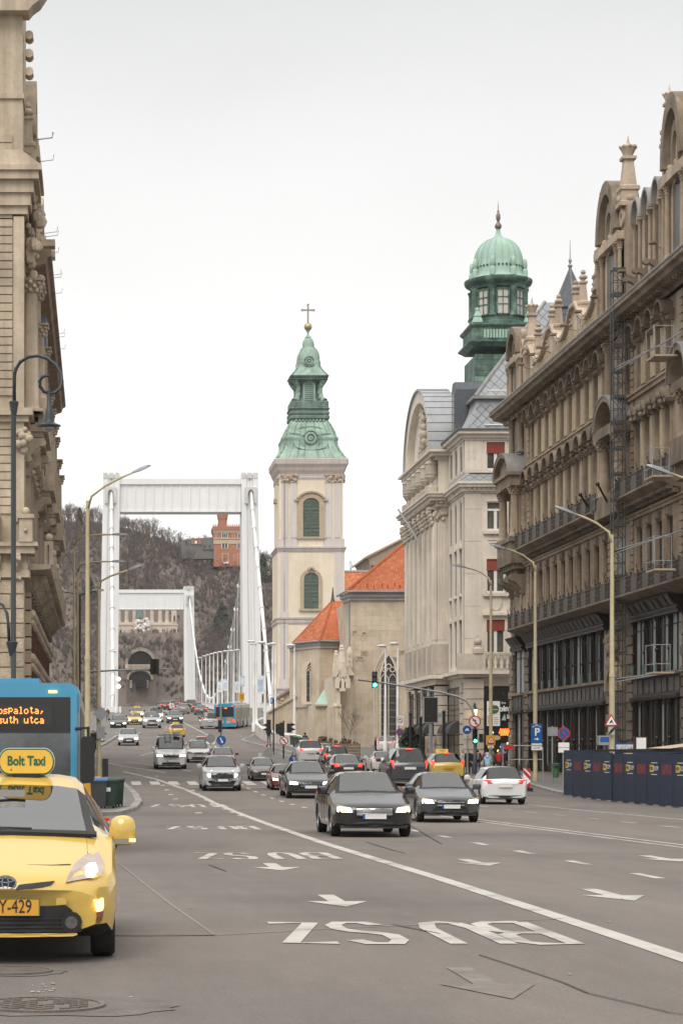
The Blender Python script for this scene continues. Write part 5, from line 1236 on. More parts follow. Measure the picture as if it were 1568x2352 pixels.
for q,w in((-1,1),(1,1)):MB().tube([(cx+q*.95,bm1-.12,cv(pu(1735))),(cx+q*1.6,bm1+.1,cv(pu(1708))),(cx+q*2.9,bm1+.25,cv(pu(1700)))],.07,5).obj('raised_lane',M_PAT,CH)
MB().tube([(cx+.75*math.sin(a)*1.6,bm1-.05+abs(math.cos(a))*-.05,cv(pu(1800))-1.0*max(0,math.cos(a)))for a in[(-1+i/6)*pi/2 for i in range(13)]],.07,5).obj('raised_lane',M_PAT,CH)
MB().tube([(cx+2.4*math.sin(a),bm1-.35,cv(pu(1835))-.85*max(0,math.cos(a)))for a in[(-1+i/6)*pi/2 for i in range(13)]],.06,5).obj('raised_garland',M_PATD,CH)
MB().tube([(cx+2.2*math.sin(a),cyc-s1[10][0]-.05,cv(pu(1700))+1.0*max(0,math.cos(a)))for a in[(-1+i/6)*pi/2 for i in range(13)]],.06,5).obj('raised_lane',M_PAT,CH)
bm2=cyc-s4[5][0];hoop(714,pu(820),.3,.2,.2,bm2);MB().ball((cx,bm2-.1,cv(pu(820))),.17,8,6).obj('boss',M_PAT,CH,True)
MB().ring(arc(cx,cv(pu(820)),.62,.62,.1*pi,.9*pi,12),arc(cx,cv(pu(820)),.74,.74,.1*pi,.9*pi,12),'y',bm2-.2,bm2+.4).obj('eyebrow',M_PAT,CH,30)
MB().ring(arc(cx,cv(pu(820)),.72,.72,1.15*pi,1.85*pi,12),arc(cx,cv(pu(820)),.82,.82,1.15*pi,1.85*pi,12),'y',bm2-.2,bm2+.4).obj('eyebrow',M_PATD,CH,30)
w=MB();yl=cyc-1.62
for k in range(9):w.box(cx-.62,cx+.62,yl-.1-.02*(k%2),yl,cv(pu(1285))+.27*k,cv(pu(1285))+.27*k+.2)
struct(w.obj('lantern_louvre',M_PAT,CH),'stuff');MB().ring([(cx+.62,cv(pu(1295))),(cx+.62,cv(pu(1110)))]+arc(cx,cv(pu(1110)),.62,.4,0,pi,10)+[(cx-.62,cv(pu(1295)))],[(cx+.85,cv(pu(1295))),(cx+.85,cv(pu(1110)))]+arc(cx,cv(pu(1110)),.85,.62,0,pi,10)+[(cx-.85,cv(pu(1295)))],'y',yl-.15,yl+.2).obj('lantern_frame',M_PAT,CH)
for q in(-1,1):
 b=MB();x=cx+q*1.72;yb2=cyc-s2[-2][0]
 for(a,c,e,f)in((-.45,.45,.75,.85),(-.45,-.35,.1,.75),(-.45,.25,.1,.2),(.15,.25,.2,.5),(-.2,.25,.45,.55)):b.box(x+a,x+c,yb2-.08,yb2,cv(pu(1380))+e*.9,cv(pu(1380))+f*.9)
 b.obj('meander_relief',M_PAT,CH)
b=MB()
for k in range(9):b.ball((cx-1.9+k*.475,cyc-s1[-2][0]-.1,cv(pu(1540))),.17,6,4)
struct(b.obj('bead_row',M_PAT,CH,50),'stuff')
MB().ball((cx,cyc,cv(pu(385))),48/5.1215*.06,14,10).obj('gilt_ball',mat('gilt copper',(.42,.33,.19),.35,.6,var=.15),CH,True)
b=MB();zc_=cv(pu(185));rr=9/5.1215*.06
b.box(cx-rr,cx+rr,cyc-rr,cyc+rr,cv(pu(345)),cv(pu(130)));b.box(cx-.78,cx-rr,cyc-rr,cyc+rr,zc_-rr,zc_+rr);b.box(cx+rr,cx+.78,cyc-rr,cyc+rr,zc_-rr,zc_+rr)
for px,pz in((-.82,0),(.82,0),(0,cv(pu(122))-zc_)):b.prism([(cx+px-.2,zc_+pz),(cx+px,zc_+pz-.2),(cx+px+.2,zc_+pz),(cx+px,zc_+pz+.2)],'y',cyc-.1,cyc+.1)
b.obj('cross',mat('cross bronze',(.3,.27,.23),.5,.3,var=.1),CH)
# ---- tiled roofs
def tiled(A,B,C,D,tw=.24,th=.3,name='roof'):
 A,B,C,D=map(Vector,(A,B,C,D));L=((D-A).length+(C-B).length)/2;n=int(L/th);nrm=(B-A).cross(D-A).normalized()
 if nrm.y>0:nrm=-nrm
 b=MB()
 b.add([tuple(A),tuple(B),tuple(C),tuple(D)],[(0,1,2,3)],1)
 for r in range(n):
  f0,f1=r/n,min(1,(r+1.25)/n);l0,r0=A.lerp(D,f0),B.lerp(C,f0);l1,r1=A.lerp(D,f1),B.lerp(C,f1)
  k=max(1,int((r0-l0).length/tw));off=.5 if r%2 else 0
  for j in range(k):
   t0,t1=(j+off)/k+.003,(j+1+off)/k-.003
   if t1>1.0:continue
   w=t1-t0
   p=[l0.lerp(r0,t0+w*.0)+(l1-l0)*.22+nrm*.035,l0.lerp(r0,t0+w*.22)+(l1-l0)*.06+nrm*.05,l0.lerp(r0,t0+w*.5)+nrm*.055,l0.lerp(r0,t0+w*.78)+(l1-l0)*.06+nrm*.05,l0.lerp(r0,t1)+(l1-l0)*.22+nrm*.035,l1.lerp(r1,t1)+nrm*.012,l1.lerp(r1,t0)+nrm*.012]
   b.add([tuple(q)for q in p],[tuple(range(7))],RN.choice((0,0,0,1,2)))
 o=b.obj(name,[M_T1,M_T2,M_T3],CH);o['kind']='stuff';return o
def P3(u,v,d):return W(u,v,d)
XC0,XC1,DC=XU(804.8,230),40.0,230.0
ze=ZV(1378,DC)
MB().prism([(XC0,DC),(XC1,DC),(XC1,DC+14),(XU(791.6,236),DC+14),(XU(791.6,234.5),234.5)],'z',1.5,ze).obj('choir_wall',M_CSTONE,CH)
def ash(x0,x1,z0,z1,base,dx,skip=lambda x,z:False,sw=.95,sh=.52):
 r=0;z=z0
 while z<z1-.1:
  x=x0-(sw*.5 if r%2 else 0);h=min(sh,z1-z)
  while x<x1-.02:
   w=sw*RN.uniform(.75,1.25);a,c=max(x,x0),min(x+w,x1)
   if c-a>.08 and not skip((a+c)/2,z+h/2):
    y=base+dx*((a+c)/2-x0);pr=RN.uniform(.006,.018);MB().add([(a+.01,base+dx*(a-x0)-pr,z+.01),(c-.01,base+dx*(c-x0)-pr,z+.01),(c-.01,base+dx*(c-x0)-pr,z+h-.01),(a+.01,base+dx*(a-x0)-pr,z+h-.01),(a+.01,base+dx*(a-x0)+.02,z+.01),(c-.01,base+dx*(c-x0)+.02,z+.01),(c-.01,base+dx*(c-x0)+.02,z+h-.01),(a+.01,base+dx*(a-x0)+.02,z+h-.01)],[(0,1,2,3),(0,4,5,1),(1,5,6,2),(2,6,7,3),(3,7,4,0)]).obj('stone',M_CSTONE,CH)
   x+=w
  z+=h;r+=1
wx,wz0,wzs,wza=XU(884,DC),ZV(1712,DC),ZV(1562,DC),ZV(1500,DC)
ash(XC0+.02,33.4,2.4,ze-.1,DC,0.0,lambda x,z:abs(x-wx)<1.35 and z<wza+.3)
def cornice2(z0,z1,p,m,name):
 q=p*.8
 return MB().prism([(XC0-p*.35,DC-p),(XC1,DC-p),(XC1,DC+1),(XC0+.2,DC+1),(XU(791.6,234.5)+.2,235.5),(XU(791.6,234.5)-p,234.5),(XU(791.6,234.5)-p,234.0)],'z',z0,z1).obj(name,m,CH)
cornice2(ze-.05,ze+.3,.25,M_LAVD,'cornice');cornice2(ze+.3,ze+.75,.55,M_GCOR,'cornice')
er=ze+.8
tiled((XC0-.5,DC-.7,er),(XC1,DC-.7,er),(XC1,DC+8.5,er+6.4),(XU(941,238),DC+8.0,er+6.4),.26,.3)
tiled((XU(791.6,234.5)-.6,236.5,er),(XC0-.5,DC-.7,er),(XU(941,238),DC+8.0,er+6.4),(XU(941,238)-.1,DC+8.1,er+6.4),.26,.3)
b=MB();b.tube([(XC0-.6,DC-.78,er+.03),(XC1,DC-.78,er+.03)],.12,6);b.tube([(XC0-.6,DC-.78,er+.03),(XU(791.6,234.5)-.7,235.5,er)],.12,6);b.obj('gutter',M_GCOR,CH)
hp=MB();a,c=Vector((XC0-.5,DC-.7,er+.08)),Vector((XU(941,238),DC+8.0,er+6.45))
for k in range(30):
 p,q=a.lerp(c,k/30),a.lerp(c,(k+1.1)/30);MB().tube([p,q],[.19,.15],6).obj('ridge_tile',M_T2,CH)
tb=MB().tube([(0,0,0),(0,-.1,.3),(0,-.25,.32)],.06,5).mesh('snow_hook',M_T2)
for(x,y)in((730,715),(793,750),(883,710),(938,735),(1015,700),(1065,732),(1150,690)):
 u,v=677.4+x/4.552,1205.5+y/4.552;f=(1378-v)/((1378-1215));inst(tb,'snow_hook',CH,(XU(u,DC+2),DC-.75+8.7*f*.8,er+6.4*f*.8+.08))
MB().tube([(XC0-.1,DC+.4,5),(XC0-.1,DC+.4,ze)],.07,6).obj('downpipe',M_GCOR,CH)
p0,p1,p2=(XU(684,245),245.0),(XU(734,240.5),240.5),(XU(795,241.5),241.5)
zc0=ZV(1484,241)
MB().prism([p0,p1,p2,(p2[0],250),(p0[0]-.5,250)],'z',1.5,zc0).obj('chapel_wall',M_CSTONE,CH)
dxl=(p1[1]-p0[1])/(p1[0]-p0[0]);dxr=(p2[1]-p1[1])/(p2[0]-p1[0])
lwx,lz0,lzs=XU(711,242.5),ZV(1612,242.5),ZV(1545,242.5)
ash(p0[0]+.02,p1[0]-.02,2.6,zc0-.3,p0[1],dxl,lambda x,z:abs(x-lwx)<.75 and lz0-.2<z<lzs+1.5)
ash(p1[0]+.02,p2[0],2.6,zc0-.3,p1[1],dxr)
def poly_band(z0,z1,e,m,name):return MB().prism([(p0[0]-e,p0[1]),(p1[0],p1[1]-e),(p2[0],p2[1]-e),(p2[0],249),(p0[0]-e-.4,249)],'z',z0,z1).obj(name,m,CH)
poly_band(zc0-.25,zc0+.1,.2,M_LAVD,'cornice');poly_band(zc0+.1,zc0+.45,.45,M_GCOR,'cornice');zr=zc0+.5
poly_band(ZV(1624,241),ZV(1619,241),.18,M_LAVD,'ledge')
ap=Vector(W(764,1380,246.0));rg=Vector(W(812,1380,246.0))
e0,e1,e2=(p0[0]-.6,p0[1]-.2,zr),(p1[0]-.05,p1[1]-.6,zr),(p2[0]+.6,p2[1]-.6,zr)
tiled(e0,e1,ap,ap,.22,.27);tiled(e1,e2,rg,ap,.22,.27)
b=MB();b.tube([e0,e1],.11,6);b.tube([e1,e2],.11,6);b.obj('gutter',M_GCOR,CH)
for a in(e0,e1):
 a=Vector(a)
 for k in range(22):MB().tube([a.lerp(ap,k/22),a.lerp(ap,(k+1.1)/22)],[.15,.12],6).obj('ridge_tile',M_T2,CH)
MB().lathe([(.35,-.3),(.22,.1),(.14,.5),(.05,1.5)],ap.x,ap.y,ap.z,8).obj('roof_finial',M_LEADW,CH,50)
tiled(W(792,1378,262),W(880,1378,262),W(880,1314,268),W(792,1314,268),.3,.36)
MB().tube([W(791,1313,268),W(882,1313,268)],.2,6).obj('ridge_tile',M_GCOR,CH)
MB().box(XU(792,262),XU(884,262),262.5,266,12,ZV(1380,262)).obj('nave_wall',M_CREAM,CH)
for k in range(7):
 u=812+7.2*k;v=1372-8.0*k;a=W(u+.6,v-1,236);MB().box(a[0]-.35,a[0]+.28,a[1]+.4,a[1]+1.0,a[2]-.25,a[2]+.12).obj('flashing_step',M_LAVD,CH)
hb=thing('gable_house','plain brown gable wall rising behind the choir roof','house',(XU(900,310),312,2))
zq=lambda v:ZV(v,310)
b=MB();b.prism([(XU(847,310),5),(XU(848,310),zq(1290)),(XU(843,310),zq(1281)),(XU(990,310),zq(1207)),(XU(990,310),5)],'y',310,325);b.obj('wall',mat('brown roughcast',(.36,.28,.21),.95,var=.08,vs=.2,streak=.12),hb)
b=MB();b.prism([(XU(838,310),zq(1279)),(XU(992,310),zq(1200)),(XU(992,310),zq(1204)),(XU(838,310),zq(1284))],'y',309.6,325.4);b.obj('verge',M_FRAME,hb)
c=W(859,1300,309.5);tag(MB().lathe([(.05,0),(.4,.12),(.5,.22)],c[0],c[1],c[2],12).obj('satellite_dish',M_SIGNW),'white satellite dish on the brown gable wall','satellite dish')
MB().tube([W(860,1300,310),W(862,1303,309.4)],.05,5).obj('dish_arm',M_GREY,hb)
def gothic(xc,y,z0,zs,w,h,lights,depth,side,mull=.1,name='gothic_window'):
 wn=link(bpy.data.objects.new(name,None));wn.parent=CH;wn.location=Vector((xc,y,z0))-CH.location
 prof_in=[(xc-w/2,z0)]+pointed(xc,zs,w,h)+[(xc+w/2,z0)]
 e=.16;out_=[(xc-w/2-e-side,z0)]+[(x-(side if x<xc-.01 else 0)-(e if x<xc else-e)*.9,z+e*.8)for x,z in pointed(xc,zs,w,h)]+[(xc+w/2+e,z0)]
 MB().ring(prof_in,out_,'y',y-.1,y+.02).obj('reveal',M_CSTONEP,wn)
 MB().prism(prof_in,'y',y-.02,y).obj('pane',M_LEADW,wn)
 lwid=w/lights
 for k in range(lights):
  c=xc-w/2+lwid*(k+.5)
  MB().ring([(c-lwid/2+mull*.5,z0)]+pointed(c,zs-.1,lwid-mull,lwid*.8,5)+[(c+lwid/2-mull*.5,z0)],[(c-lwid/2-mull*.1,z0)]+pointed(c,zs-.1,lwid+mull*.2,lwid*.8+mull,5)+[(c+lwid/2+mull*.1,z0)],'y',y-.16,y-.02).obj('tracery',M_CSTONEP,wn)
  n=int((zs-z0)/.75)
  for j in range(1,n+1):MB().box(c-lwid/2+mull*.5,c+lwid/2-mull*.5,y-.05,y-.02,z0+j*(zs-z0)/(n+.3)-.025,z0+j*(zs-z0)/(n+.3)+.025).obj('glazing_bar',M_GREY,wn)
 rr=w*.17
 for px,pz in((0,.62),(-.24,.2),(.24,.2)):
  c=(xc+px*w,zs+h*(.36+.3*pz));MB().ring(arc(*c,rr*.72,rr*.72,0,2*pi,10)[:-1],arc(*c,rr*1.1,rr*1.1,0,2*pi,10)[:-1],'y',y-.15,y-.02,closed=True).obj('tracery',M_CSTONEP,wn)
 MB().box(xc-w/2-e-side,xc+w/2+e,y-.3,y,z0-.3,z0-.02).obj('sill',M_CSTONEP,wn)
 return wn
gothic(lwx+.05,p0[1]+dxl*(lwx-p0[0])-.12,lz0,lzs,.95,1.15,2,.4,.35)
gothic(wx+.35,DC-.1,wz0,wzs,1.7,2.6,2,.5,.0)
b=MB()
for k in range(4):b.ring([(wx-.55-.2*k,wz0)]+pointed(wx+.3-.09*k,wzs,1.75+.2*k,2.65+.12*k)[:9],[(wx-.73-.2*k,wz0)]+pointed(wx+.3-.09*k,wzs,1.95+.2*k,2.77+.12*k)[:9],'y',DC-.05-.05*k,DC+.05)
b.obj('window_splay',M_CSTONEP,CH)
yB=226.0;bx=lambda x:XU(677.4+x/4.552,yB);bz=lambda y:ZV(1205.5+y/4.552,yB)
MB().box(bx(425),bx(483),yB,234,1.8,bz(1880)).obj('buttress',M_CSTONE,CH);MB().box(bx(385),bx(425),yB+1,236,1.8,bz(1900)).obj('buttress',M_CSTONE,CH)
MB().prism([(yB-.15,bz(1900)),(yB+2.2,bz(1840)),(yB+2.2,bz(1900))],'x',bx(418),bx(485)).obj('buttress_cap',M_CSTONEP,CH)
MB().box(bx(437),bx(478),yB+.6,234,bz(1900),bz(1600)).obj('buttress',M_CSTONEP,CH);MB().box(bx(400),bx(437),yB+1.2,235,bz(1920),bz(1580)).obj('buttress',M_CSTONEP,CH)
MB().box(bx(483),bx(640),yB+2.5,231,1.8,bz(1570)).obj('buttress',M_CSTONE,CH)
MB().prism([(bx(560),bz(1570)),(bx(645),bz(1570)),(bx(600),bz(1480)),(bx(560),bz(1470))],'y',yB+1.8,230).obj('buttress_cap',M_CSTONEP,CH)
b=MB();xc=bx(500);b.sq([(.62,bz(1635)),(.62,bz(1580)),(.5,bz(1560)),(.42,bz(1460)),(.36,bz(1400)),(.22,bz(1310)),(.28,bz(1300)),(.2,bz(1285))],xc,yB+1.2,0,.25);b.ball((xc,yB+1.2,bz(1272)),.24,8,6);b.obj('pinnacle',M_CSTONEP,CH,30)
for q,y_ in((-.75,1440),(.1,1450),(-.45,1560),(.5,1560),(.0,1590)):
 c=xc+q;b=MB();b.prism([(c-.3,bz(y_+150)),(c-.3,bz(y_+60)),(c,bz(y_-10)),(c+.3,bz(y_+60)),(c+.3,bz(y_+150))],'y',yB+.3,yB+.7);b.ball((c,yB+.5,bz(y_-15)),.13,6,4);b.obj('gablet',M_CSTONEP,CH)
b=MB();b.sq([(.4,bz(1600)),(.34,bz(1480)),(.22,bz(1360)),(.26,bz(1345)),(.16,bz(1335))],bx(455),yB+2.4,0,.25);b.ball((bx(457),yB+2.4,bz(1320)),.19,8,6);b.obj('pinnacle',M_CSTONEP,CH,30)
b=MB();b.sq([(.3,bz(1480)),(.28,bz(1320)),(.1,bz(1260))],bx(605),yB+3.2,0,.2);b.obj('pinnacle',M_CSTONEP,CH)
for y_ in(1340,1400,1450):MB().prism(pointed(bx(605),bz(y_+25),.2,.25,4),'y',yB+2.85,yB+2.9).obj('blind_niche',M_FRAME,CH)
for(x,y_,w,h)in((620,1125,30,38),(720,1140,40,40),(722,1340,66,46),(675,1400,70,50),(1120,1335,60,46),(1048,1405,60,48),(1185,1110,20,40)):
 u=677.4+x/4.552;v=1205.5+y_/4.552;c=W(u,v,DC-.1);hw,hh=w/4.552/2*.046,h/4.552/2*.046
 b=MB();b.box(c[0]-hw,c[0]+hw,DC-.12,DC,c[2]+hh*.55,c[2]+hh);b.box(c[0]-hw,c[0]-hw*.6,DC-.12,DC,c[2]-hh,c[2]+hh*.55)
 if w>50:b.box(c[0]-hw*.15,c[0]+hw*.2,DC-.12,DC,c[2]-hh*.6,c[2]+hh*.55);b.box(c[0]+hw*.7,c[0]+hw,DC-.12,DC,c[2]-hh*.9,c[2]+hh*.55)
 b.obj('carved_fragment',M_FRAME,CH)
MB().box(bx(275),bx(400),yB+6,yB+14,1.8,bz(1868)).obj('lean_to',M_CSTONE,CH)
MB().add([(bx(262),yB+5.7,bz(1868)),(bx(400),yB+5.7,bz(1868)),(bx(400),yB+9,bz(1700)),(bx(392),yB+9,bz(1700))],[(0,1,2,3)]).obj('lean_to_roof',M_COP,CH)
MB().box(bx(262),bx(400),yB+5.65,yB+6,bz(1885),bz(1866)).obj('lean_to_eave',M_FRAME,CH)
def Q(x,y,d):return W(574+x/7.45,1406.4+y/7.45,d)
b=MB();pts=[Q(310,1720,246),Q(345,1700,246),Q(745,1478,246),Q(815,1440,246),Q(815,2280,246),Q(310,2280,246)]
b.prism([(p[0],p[2])for p in pts],'y',245.6,247);b.obj('sloping_wall',M_CSTONE,CH)
b=MB();a,c=Q(305,1722,246),Q(815,1435,246);b.prism([(a[0],a[2]-.05),(c[0],c[2]-.05),(c[0],c[2]+.12),(a[0],a[2]+.12)],'y',245.4,247.2);b.obj('wall_coping',M_FRAME,CH)
b=MB();b.prism([(Q(470,1600,262)[0],4),(Q(470,1490,262)[0],Q(470,1490,262)[2]),(Q(760,1330,262)[0],Q(760,1330,262)[2]),(Q(760,1330,262)[0],4)],'y',261,270);b.obj('porch_wall',M_CREAM,CH)
a,m_,c=Q(460,1500,262),Q(640,1385,262),Q(790,1290,262)
b=MB();b.prism([(a[0],a[2]),(m_[0],m_[2]),(c[0],c[2]),(c[0],c[2]+.25),(m_[0],m_[2]+.2),(a[0],a[2]+.2)],'y',260.5,270);b.obj('porch_roof',mat('brown porch tile',(.14,.09,.065),.8,var=.2,vs=2),CH)
b=MB();b.tube([Q(470,1500,260.5),Q(480,1540,260.5),Q(550,1560,260.5)],.12,6);b.tube([Q(520,1500,260.5),Q(575,1490,260.5)],.16,6);b.obj('porch_gutter',M_FRAME,CH)
# ---------------------------------------------------------------- white suspension bridge
M_BW=mat('bridge white paint',(.74,.745,.75),.5,var=.03,vs=.08,streak=.05)
M_BG=mat('bridge grey steel',(.55,.55,.54),.6,var=.06,vs=.2)  # greyer steel for housings, girder, hangers and abutment
BR=thing('suspension_bridge','white suspension bridge with two tall portal towers and steep white cables','bridge',(16,422,0))
XA=16.0
def leg_mesh(x0b,x1b,x0t,x1t,zb,zt,dd,y):
 b=MB()
 def lof(a0,a1,c0,c1,y0,y1):b.add([(a0,y0,zb),(a1,y0,zb),(a1,y1,zb),(a0,y1,zb),(c0,y0,zt),(c1,y0,zt),(c1,y1,zt),(c0,y1,zt)],[(0,3,2,1),(4,5,6,7),(0,1,5,4),(1,2,6,5),(2,3,7,6),(3,0,4,7)])
 lof(x0b,x1b,x0t,x1t,y,y+dd)
 wb,wt=x1b-x0b,x1t-x0t
 for f0,f1,p in((0,.3,.35),(.7,1,.35),(.36,.46,.12),(.54,.64,.12)):
  lof(x0b+wb*f0+.002,x0b+wb*f1-.002,x0t+wt*f0+.002,x0t+wt*f1-.002,y-p,y)
 return b
def cable_z(d):
 if d<422:return 52.8-(422-d)/50.0*42.6+1.2*((422-d)/50)*((372-d)/50)*-1*0
 if d<=705:return 16.4+36.6*((d-563.5)/141.5)**2
 return 53.0-(d-705)/50*42.0
for y,zb in((422.0,2.0),(705.0,2.0)):
 t=link(bpy.data.objects.new('portal_tower',None));t.parent=BR;t.location=Vector((XA,y,0))-BR.location
 for s in(-1,1):
  xs=[XA+12.25*s,XA+15.9*s];xt=[XA+11.75*s,XA+15.0*s]
  o=leg_mesh(min(xs),max(xs),min(xt),max(xt),zb,56.2,5.5,y).obj('portal_leg',M_BW,t)
  b=MB()
  for k in(-1.15,0,1.15):b.box(XA+13.4*s+k-.42,XA+13.4*s+k+.42,y-.45,y+5.6,55.4,56.5)
  c=XA+13.55*s
  b.ring([(c-.55,50.5),(c-.55,52.3)]+arc(c,52.3,.55,.9,pi,0,8)+[(c+.55,50.5)],[(c-1.15,50.5),(c-1.15,53.6)]+[(c-1.15+2.3*k/8,53.6)for k in range(9)]+[(c+1.15,50.5)],'y',y-.75,y-.3)
  b.obj('saddle_housing',M_BG,t)
 b=MB();b.box(XA-11.75,XA+11.75,y+.5,y+4.8,49.2,54.3);b.obj('crossbeam',M_BW,t)
 MB().box(XA-11.75,XA+11.75,y+.1,y+5.2,54.3,55.4).obj('crossbeam_flange',M_BW,t);MB().box(XA-11.75,XA+11.75,y+.3,y+5.0,48.95,49.2).obj('crossbeam_flange',M_BW,t)
 me=MB().box(-.14,.14,-.18,.0,0,5.1).mesh('beam_rib',M_BW)
 for k in range(13):inst(me,'beam_rib',t,(XA-10.6+k*1.77,y+.5,49.2))
clm=MB().tube([(0,-.18,0),(0,.18,0)],.47,10).mesh('cable_clamp',M_BW)
for s,X in((-1,2.55),(1,29.6)):
 for d0,d1,n in((371,421.9,12),(427,705,48),(710,758,8)):
  RC=.34 if d0<400 else .25;P=[(X,d0+(d1-d0)*i/n,cable_z(d0+(d1-d0)*i/n))for i in range(n+1)]
  MB().tube(P,RC,10).obj('main_cable',M_BW,BR,True)
 for k in range(10):
  d=374+k*4.8;o=inst(clm,'cable_clamp',BR,(X,d,cable_z(d)));o.rotation_euler=(math.atan2(.852,1),0,0)
 me=None
 for k in range(24):
  d=434+k*11.3
  if d>700:break
  z0,z1=interp(PLT,d)+.3,cable_z(d)
  for q in(-.22,.22):MB().tube([(X+q,d,z0),(X+q,d,z1)],.07,5).obj('hanger',M_BG,BR)
  o=inst(clm,'cable_clamp',BR,(X,d,z1));o.rotation_euler=(-math.atan2(2*36.6*(d-563.5)/141.5**2,1)*-1,0,0)
dk=[370+5*i for i in range(80)]
def dsheet(x0,x1,off,name,m,th=0):
 b=MB();vs=[];n=len(dk)
 for d in dk:
  z=interp(PLT,d)+off;vs+=[(x0,d,z),(x1,d,z)]+([(x0,d,z-th),(x1,d,z-th)]if th else[])
 k=4 if th else 2;fs=[]
 for i in range(n-1):
  fs.append((i*k,i*k+1,(i+1)*k+1,(i+1)*k))
  if th:fs+=[(i*k+2,(i+1)*k+2,(i+1)*k+3,i*k+3),(i*k,(i+1)*k,(i+1)*k+2,i*k+2),(i*k+1,i*k+3,(i+1)*k+3,(i+1)*k+1)]
 if th:fs+=[(0,2,3,1)]
 b.add(vs,fs);return b.obj(name,m,BR)
dsheet(3.3,20.6,0.0,'roadway',M_ASPH);dsheet(.2,31.8,-.25,'deck_girder',M_BG,2.0)
dsheet(.6,3.3,.14,'walkway',M_PAVE,.3);dsheet(20.6,31.4,.14,'walkway',M_PAVE,.3)
for(xa,off)in((11.75,.02),(12.1,.02)):dsheet(xa,xa+.14,off,'median_line',M_MARK)
for k in range(26):
 d=375+14*k
 for xa in(7.6,16.2):MB().add([(x,dd,interp(PLT,dd)+.015)for x,dd in((xa,d),(xa+.16,d),(xa+.16,d+4),(xa,d+4))],[(0,1,2,3)]).obj('lane_dash',M_MARK,BR)
rm=MB()
for k in range(10):rm.box(-.02,.02,k*.5-.02,k*.5+.02,0,1.05)
rm.box(-.05,.05,0,5,1.05,1.13);rm.box(-.03,.03,0,5,.12,.17)
rm=rm.mesh('railing',M_BW)
for x in(.5,31.5,20.9):
 for d in dk[::1]:
  if d<762:o=inst(rm,'railing',BR,(x,d,interp(PLT,d)+.1));o.rotation_euler=(math.atan2(interp(PLT,d+5)-interp(PLT,d),5),0,0)
MB().box(28.3,31,366,374,2,9.9).obj('cable_anchor',M_BW,BR);MB().box(1.2,3.9,366,374,4,9.9).obj('cable_anchor',M_BW,BR)
for z in(6.9,7.6,8.3,9.0):MB().box(-1,34,764,780,-6+z,-5+z).obj('abutment',M_BG,BR)if z==8.3 else None
# ---- white street lamps that line the bridge and its ramp
LW_=thing('bridge_lamp','x','street lamp',(0,0,0));LW_['group']='white lamps along the bridge and the ramp'
b=MB();b.lathe([(.24,0),(.24,.9),(.17,1.05),(.16,1.1),(.12,5.2),(.135,5.2),(.135,5.35),(.115,5.4),(.1,7.8),(.115,7.85),(.1,7.95),(.07,10.2)],0,0,0,10);lpole=b.obj('pole',M_WHITE,LW_,40)
b=MB();b.lathe([(.02,-.1),(.42,-.06),(.62,.02),(.5,.1),(.2,.16),(.02,.17)],-.36,0,10.2,14,0,0,.78,.5);b.tube([(0,0,10.0),(-.1,0,10.2),(-.3,0,10.22)],.05,6)
lhead=b.obj('luminaire',mat('white enamel',(.62,.62,.62),.4,var=.03),LW_,40)
MB().lathe([(.02,-.13),(.35,-.11),(.36,-.05)],-.38,0,10.2,12,0,0,.9,.6).obj('lens',mat('lamp lens',(.5,.5,.48),.2,var=.03),lhead)
lab=['leftmost white lamp of the row on the bridge']+['%s white lamp of the row on the bridge'%n for n in('second','third','fourth','fifth','sixth','seventh','eighth','ninth')]
first=True
BLAMPS=[]
for i,(u,v)in enumerate(((463.5,1525),(473,1517.6),(481.3,1510.5),(490.5,1504),(499.8,1500),(510,1497),(522.8,1495.5),(536,1493),(550,1492))):
 d=21.5*5000/(u-225);BLAMPS.append((21.5,d,lab[i]+(' counted from the far tower' if i else ' beside the far tower')))
for u,d,l in((583,246,'white lamp rising just before the near tower leg'),(588.5,262,'white lamp close behind another beside the near tower leg'),(608.5,226,'white lamp with a fat foot at the ramp wall, right of the near tower'),(625.7,268,'white lamp half hidden by the cable left of the bell tower'),(632.4,262,'white lamp touching the left edge of the bell tower'),(676,219,'white lamp standing in front of the bell tower'),(885,210,'left one of two white lamps before the church window'),(913.5,202,'right one of two white lamps before the church window'),(262,392,'white lamp at the left tower leg'),(266.5,360,'second white lamp at the left tower leg')):
 BLAMPS.append((XU(u,d),d,l))
for i,(x,d,l)in enumerate(BLAMPS):
 o=LW_ if i==0 else copy_tree(LW_)
 z=G(x,d)+.13 if d<370 else interp(PLT,d)+.14
 if x<5 and d<370:z=G(x,d)+.1
 o.location=(x,d,z);o['label']=l
 if i in(16,17):o.scale=(1,1,1.02)
M_FLAG=mat('pale blue banner',(.42,.53,.66),.8,var=.25,vs=.9);M_FLAGW=mat('white banner',(.7,.72,.74),.8,var=.06)
for i,(k,dz)in enumerate(((4,4.2),(5,4.0),(5,4.6),(6,4.4),(7,4.3),(8,4.5),(8,5.4))):
 x,d,_=BLAMPS[k];z=interp(PLT,min(d,563))+dz-.6;sgn=-1 if i%2 else 1
 b=MB();b.box(x+sgn*.15,x+sgn*.75,d-.03,d+.03,z,z+1.6);b.box(x+sgn*.25,x+sgn*.65,d-.045,d-.03,z+.3,z+1.3,1);b.tube([(x,d,z+1.63),(x+sgn*.8,d,z+1.63)],.03,5)
 tag(b.obj('banner',[M_FLAGW,M_FLAG]if i%2 else[M_FLAG,M_FLAGW]),'white and blue banner on a lamp of the bridge, %s from the far tower'%ORD[i],'banner','banners hung along the bridge lamps')
x,d,_=BLAMPS[11];z0=G(x,d)+5.0
tag(MB().box(x-.85,x-.1,d-.04,d+.04,z0,z0+1.9).box(x-.75,x-.2,d-.06,d-.04,z0+.3,z0+1.5,1).obj('banner',[M_FLAGW,M_FLAG]),'pale banner on the lamp with the fat foot','banner')
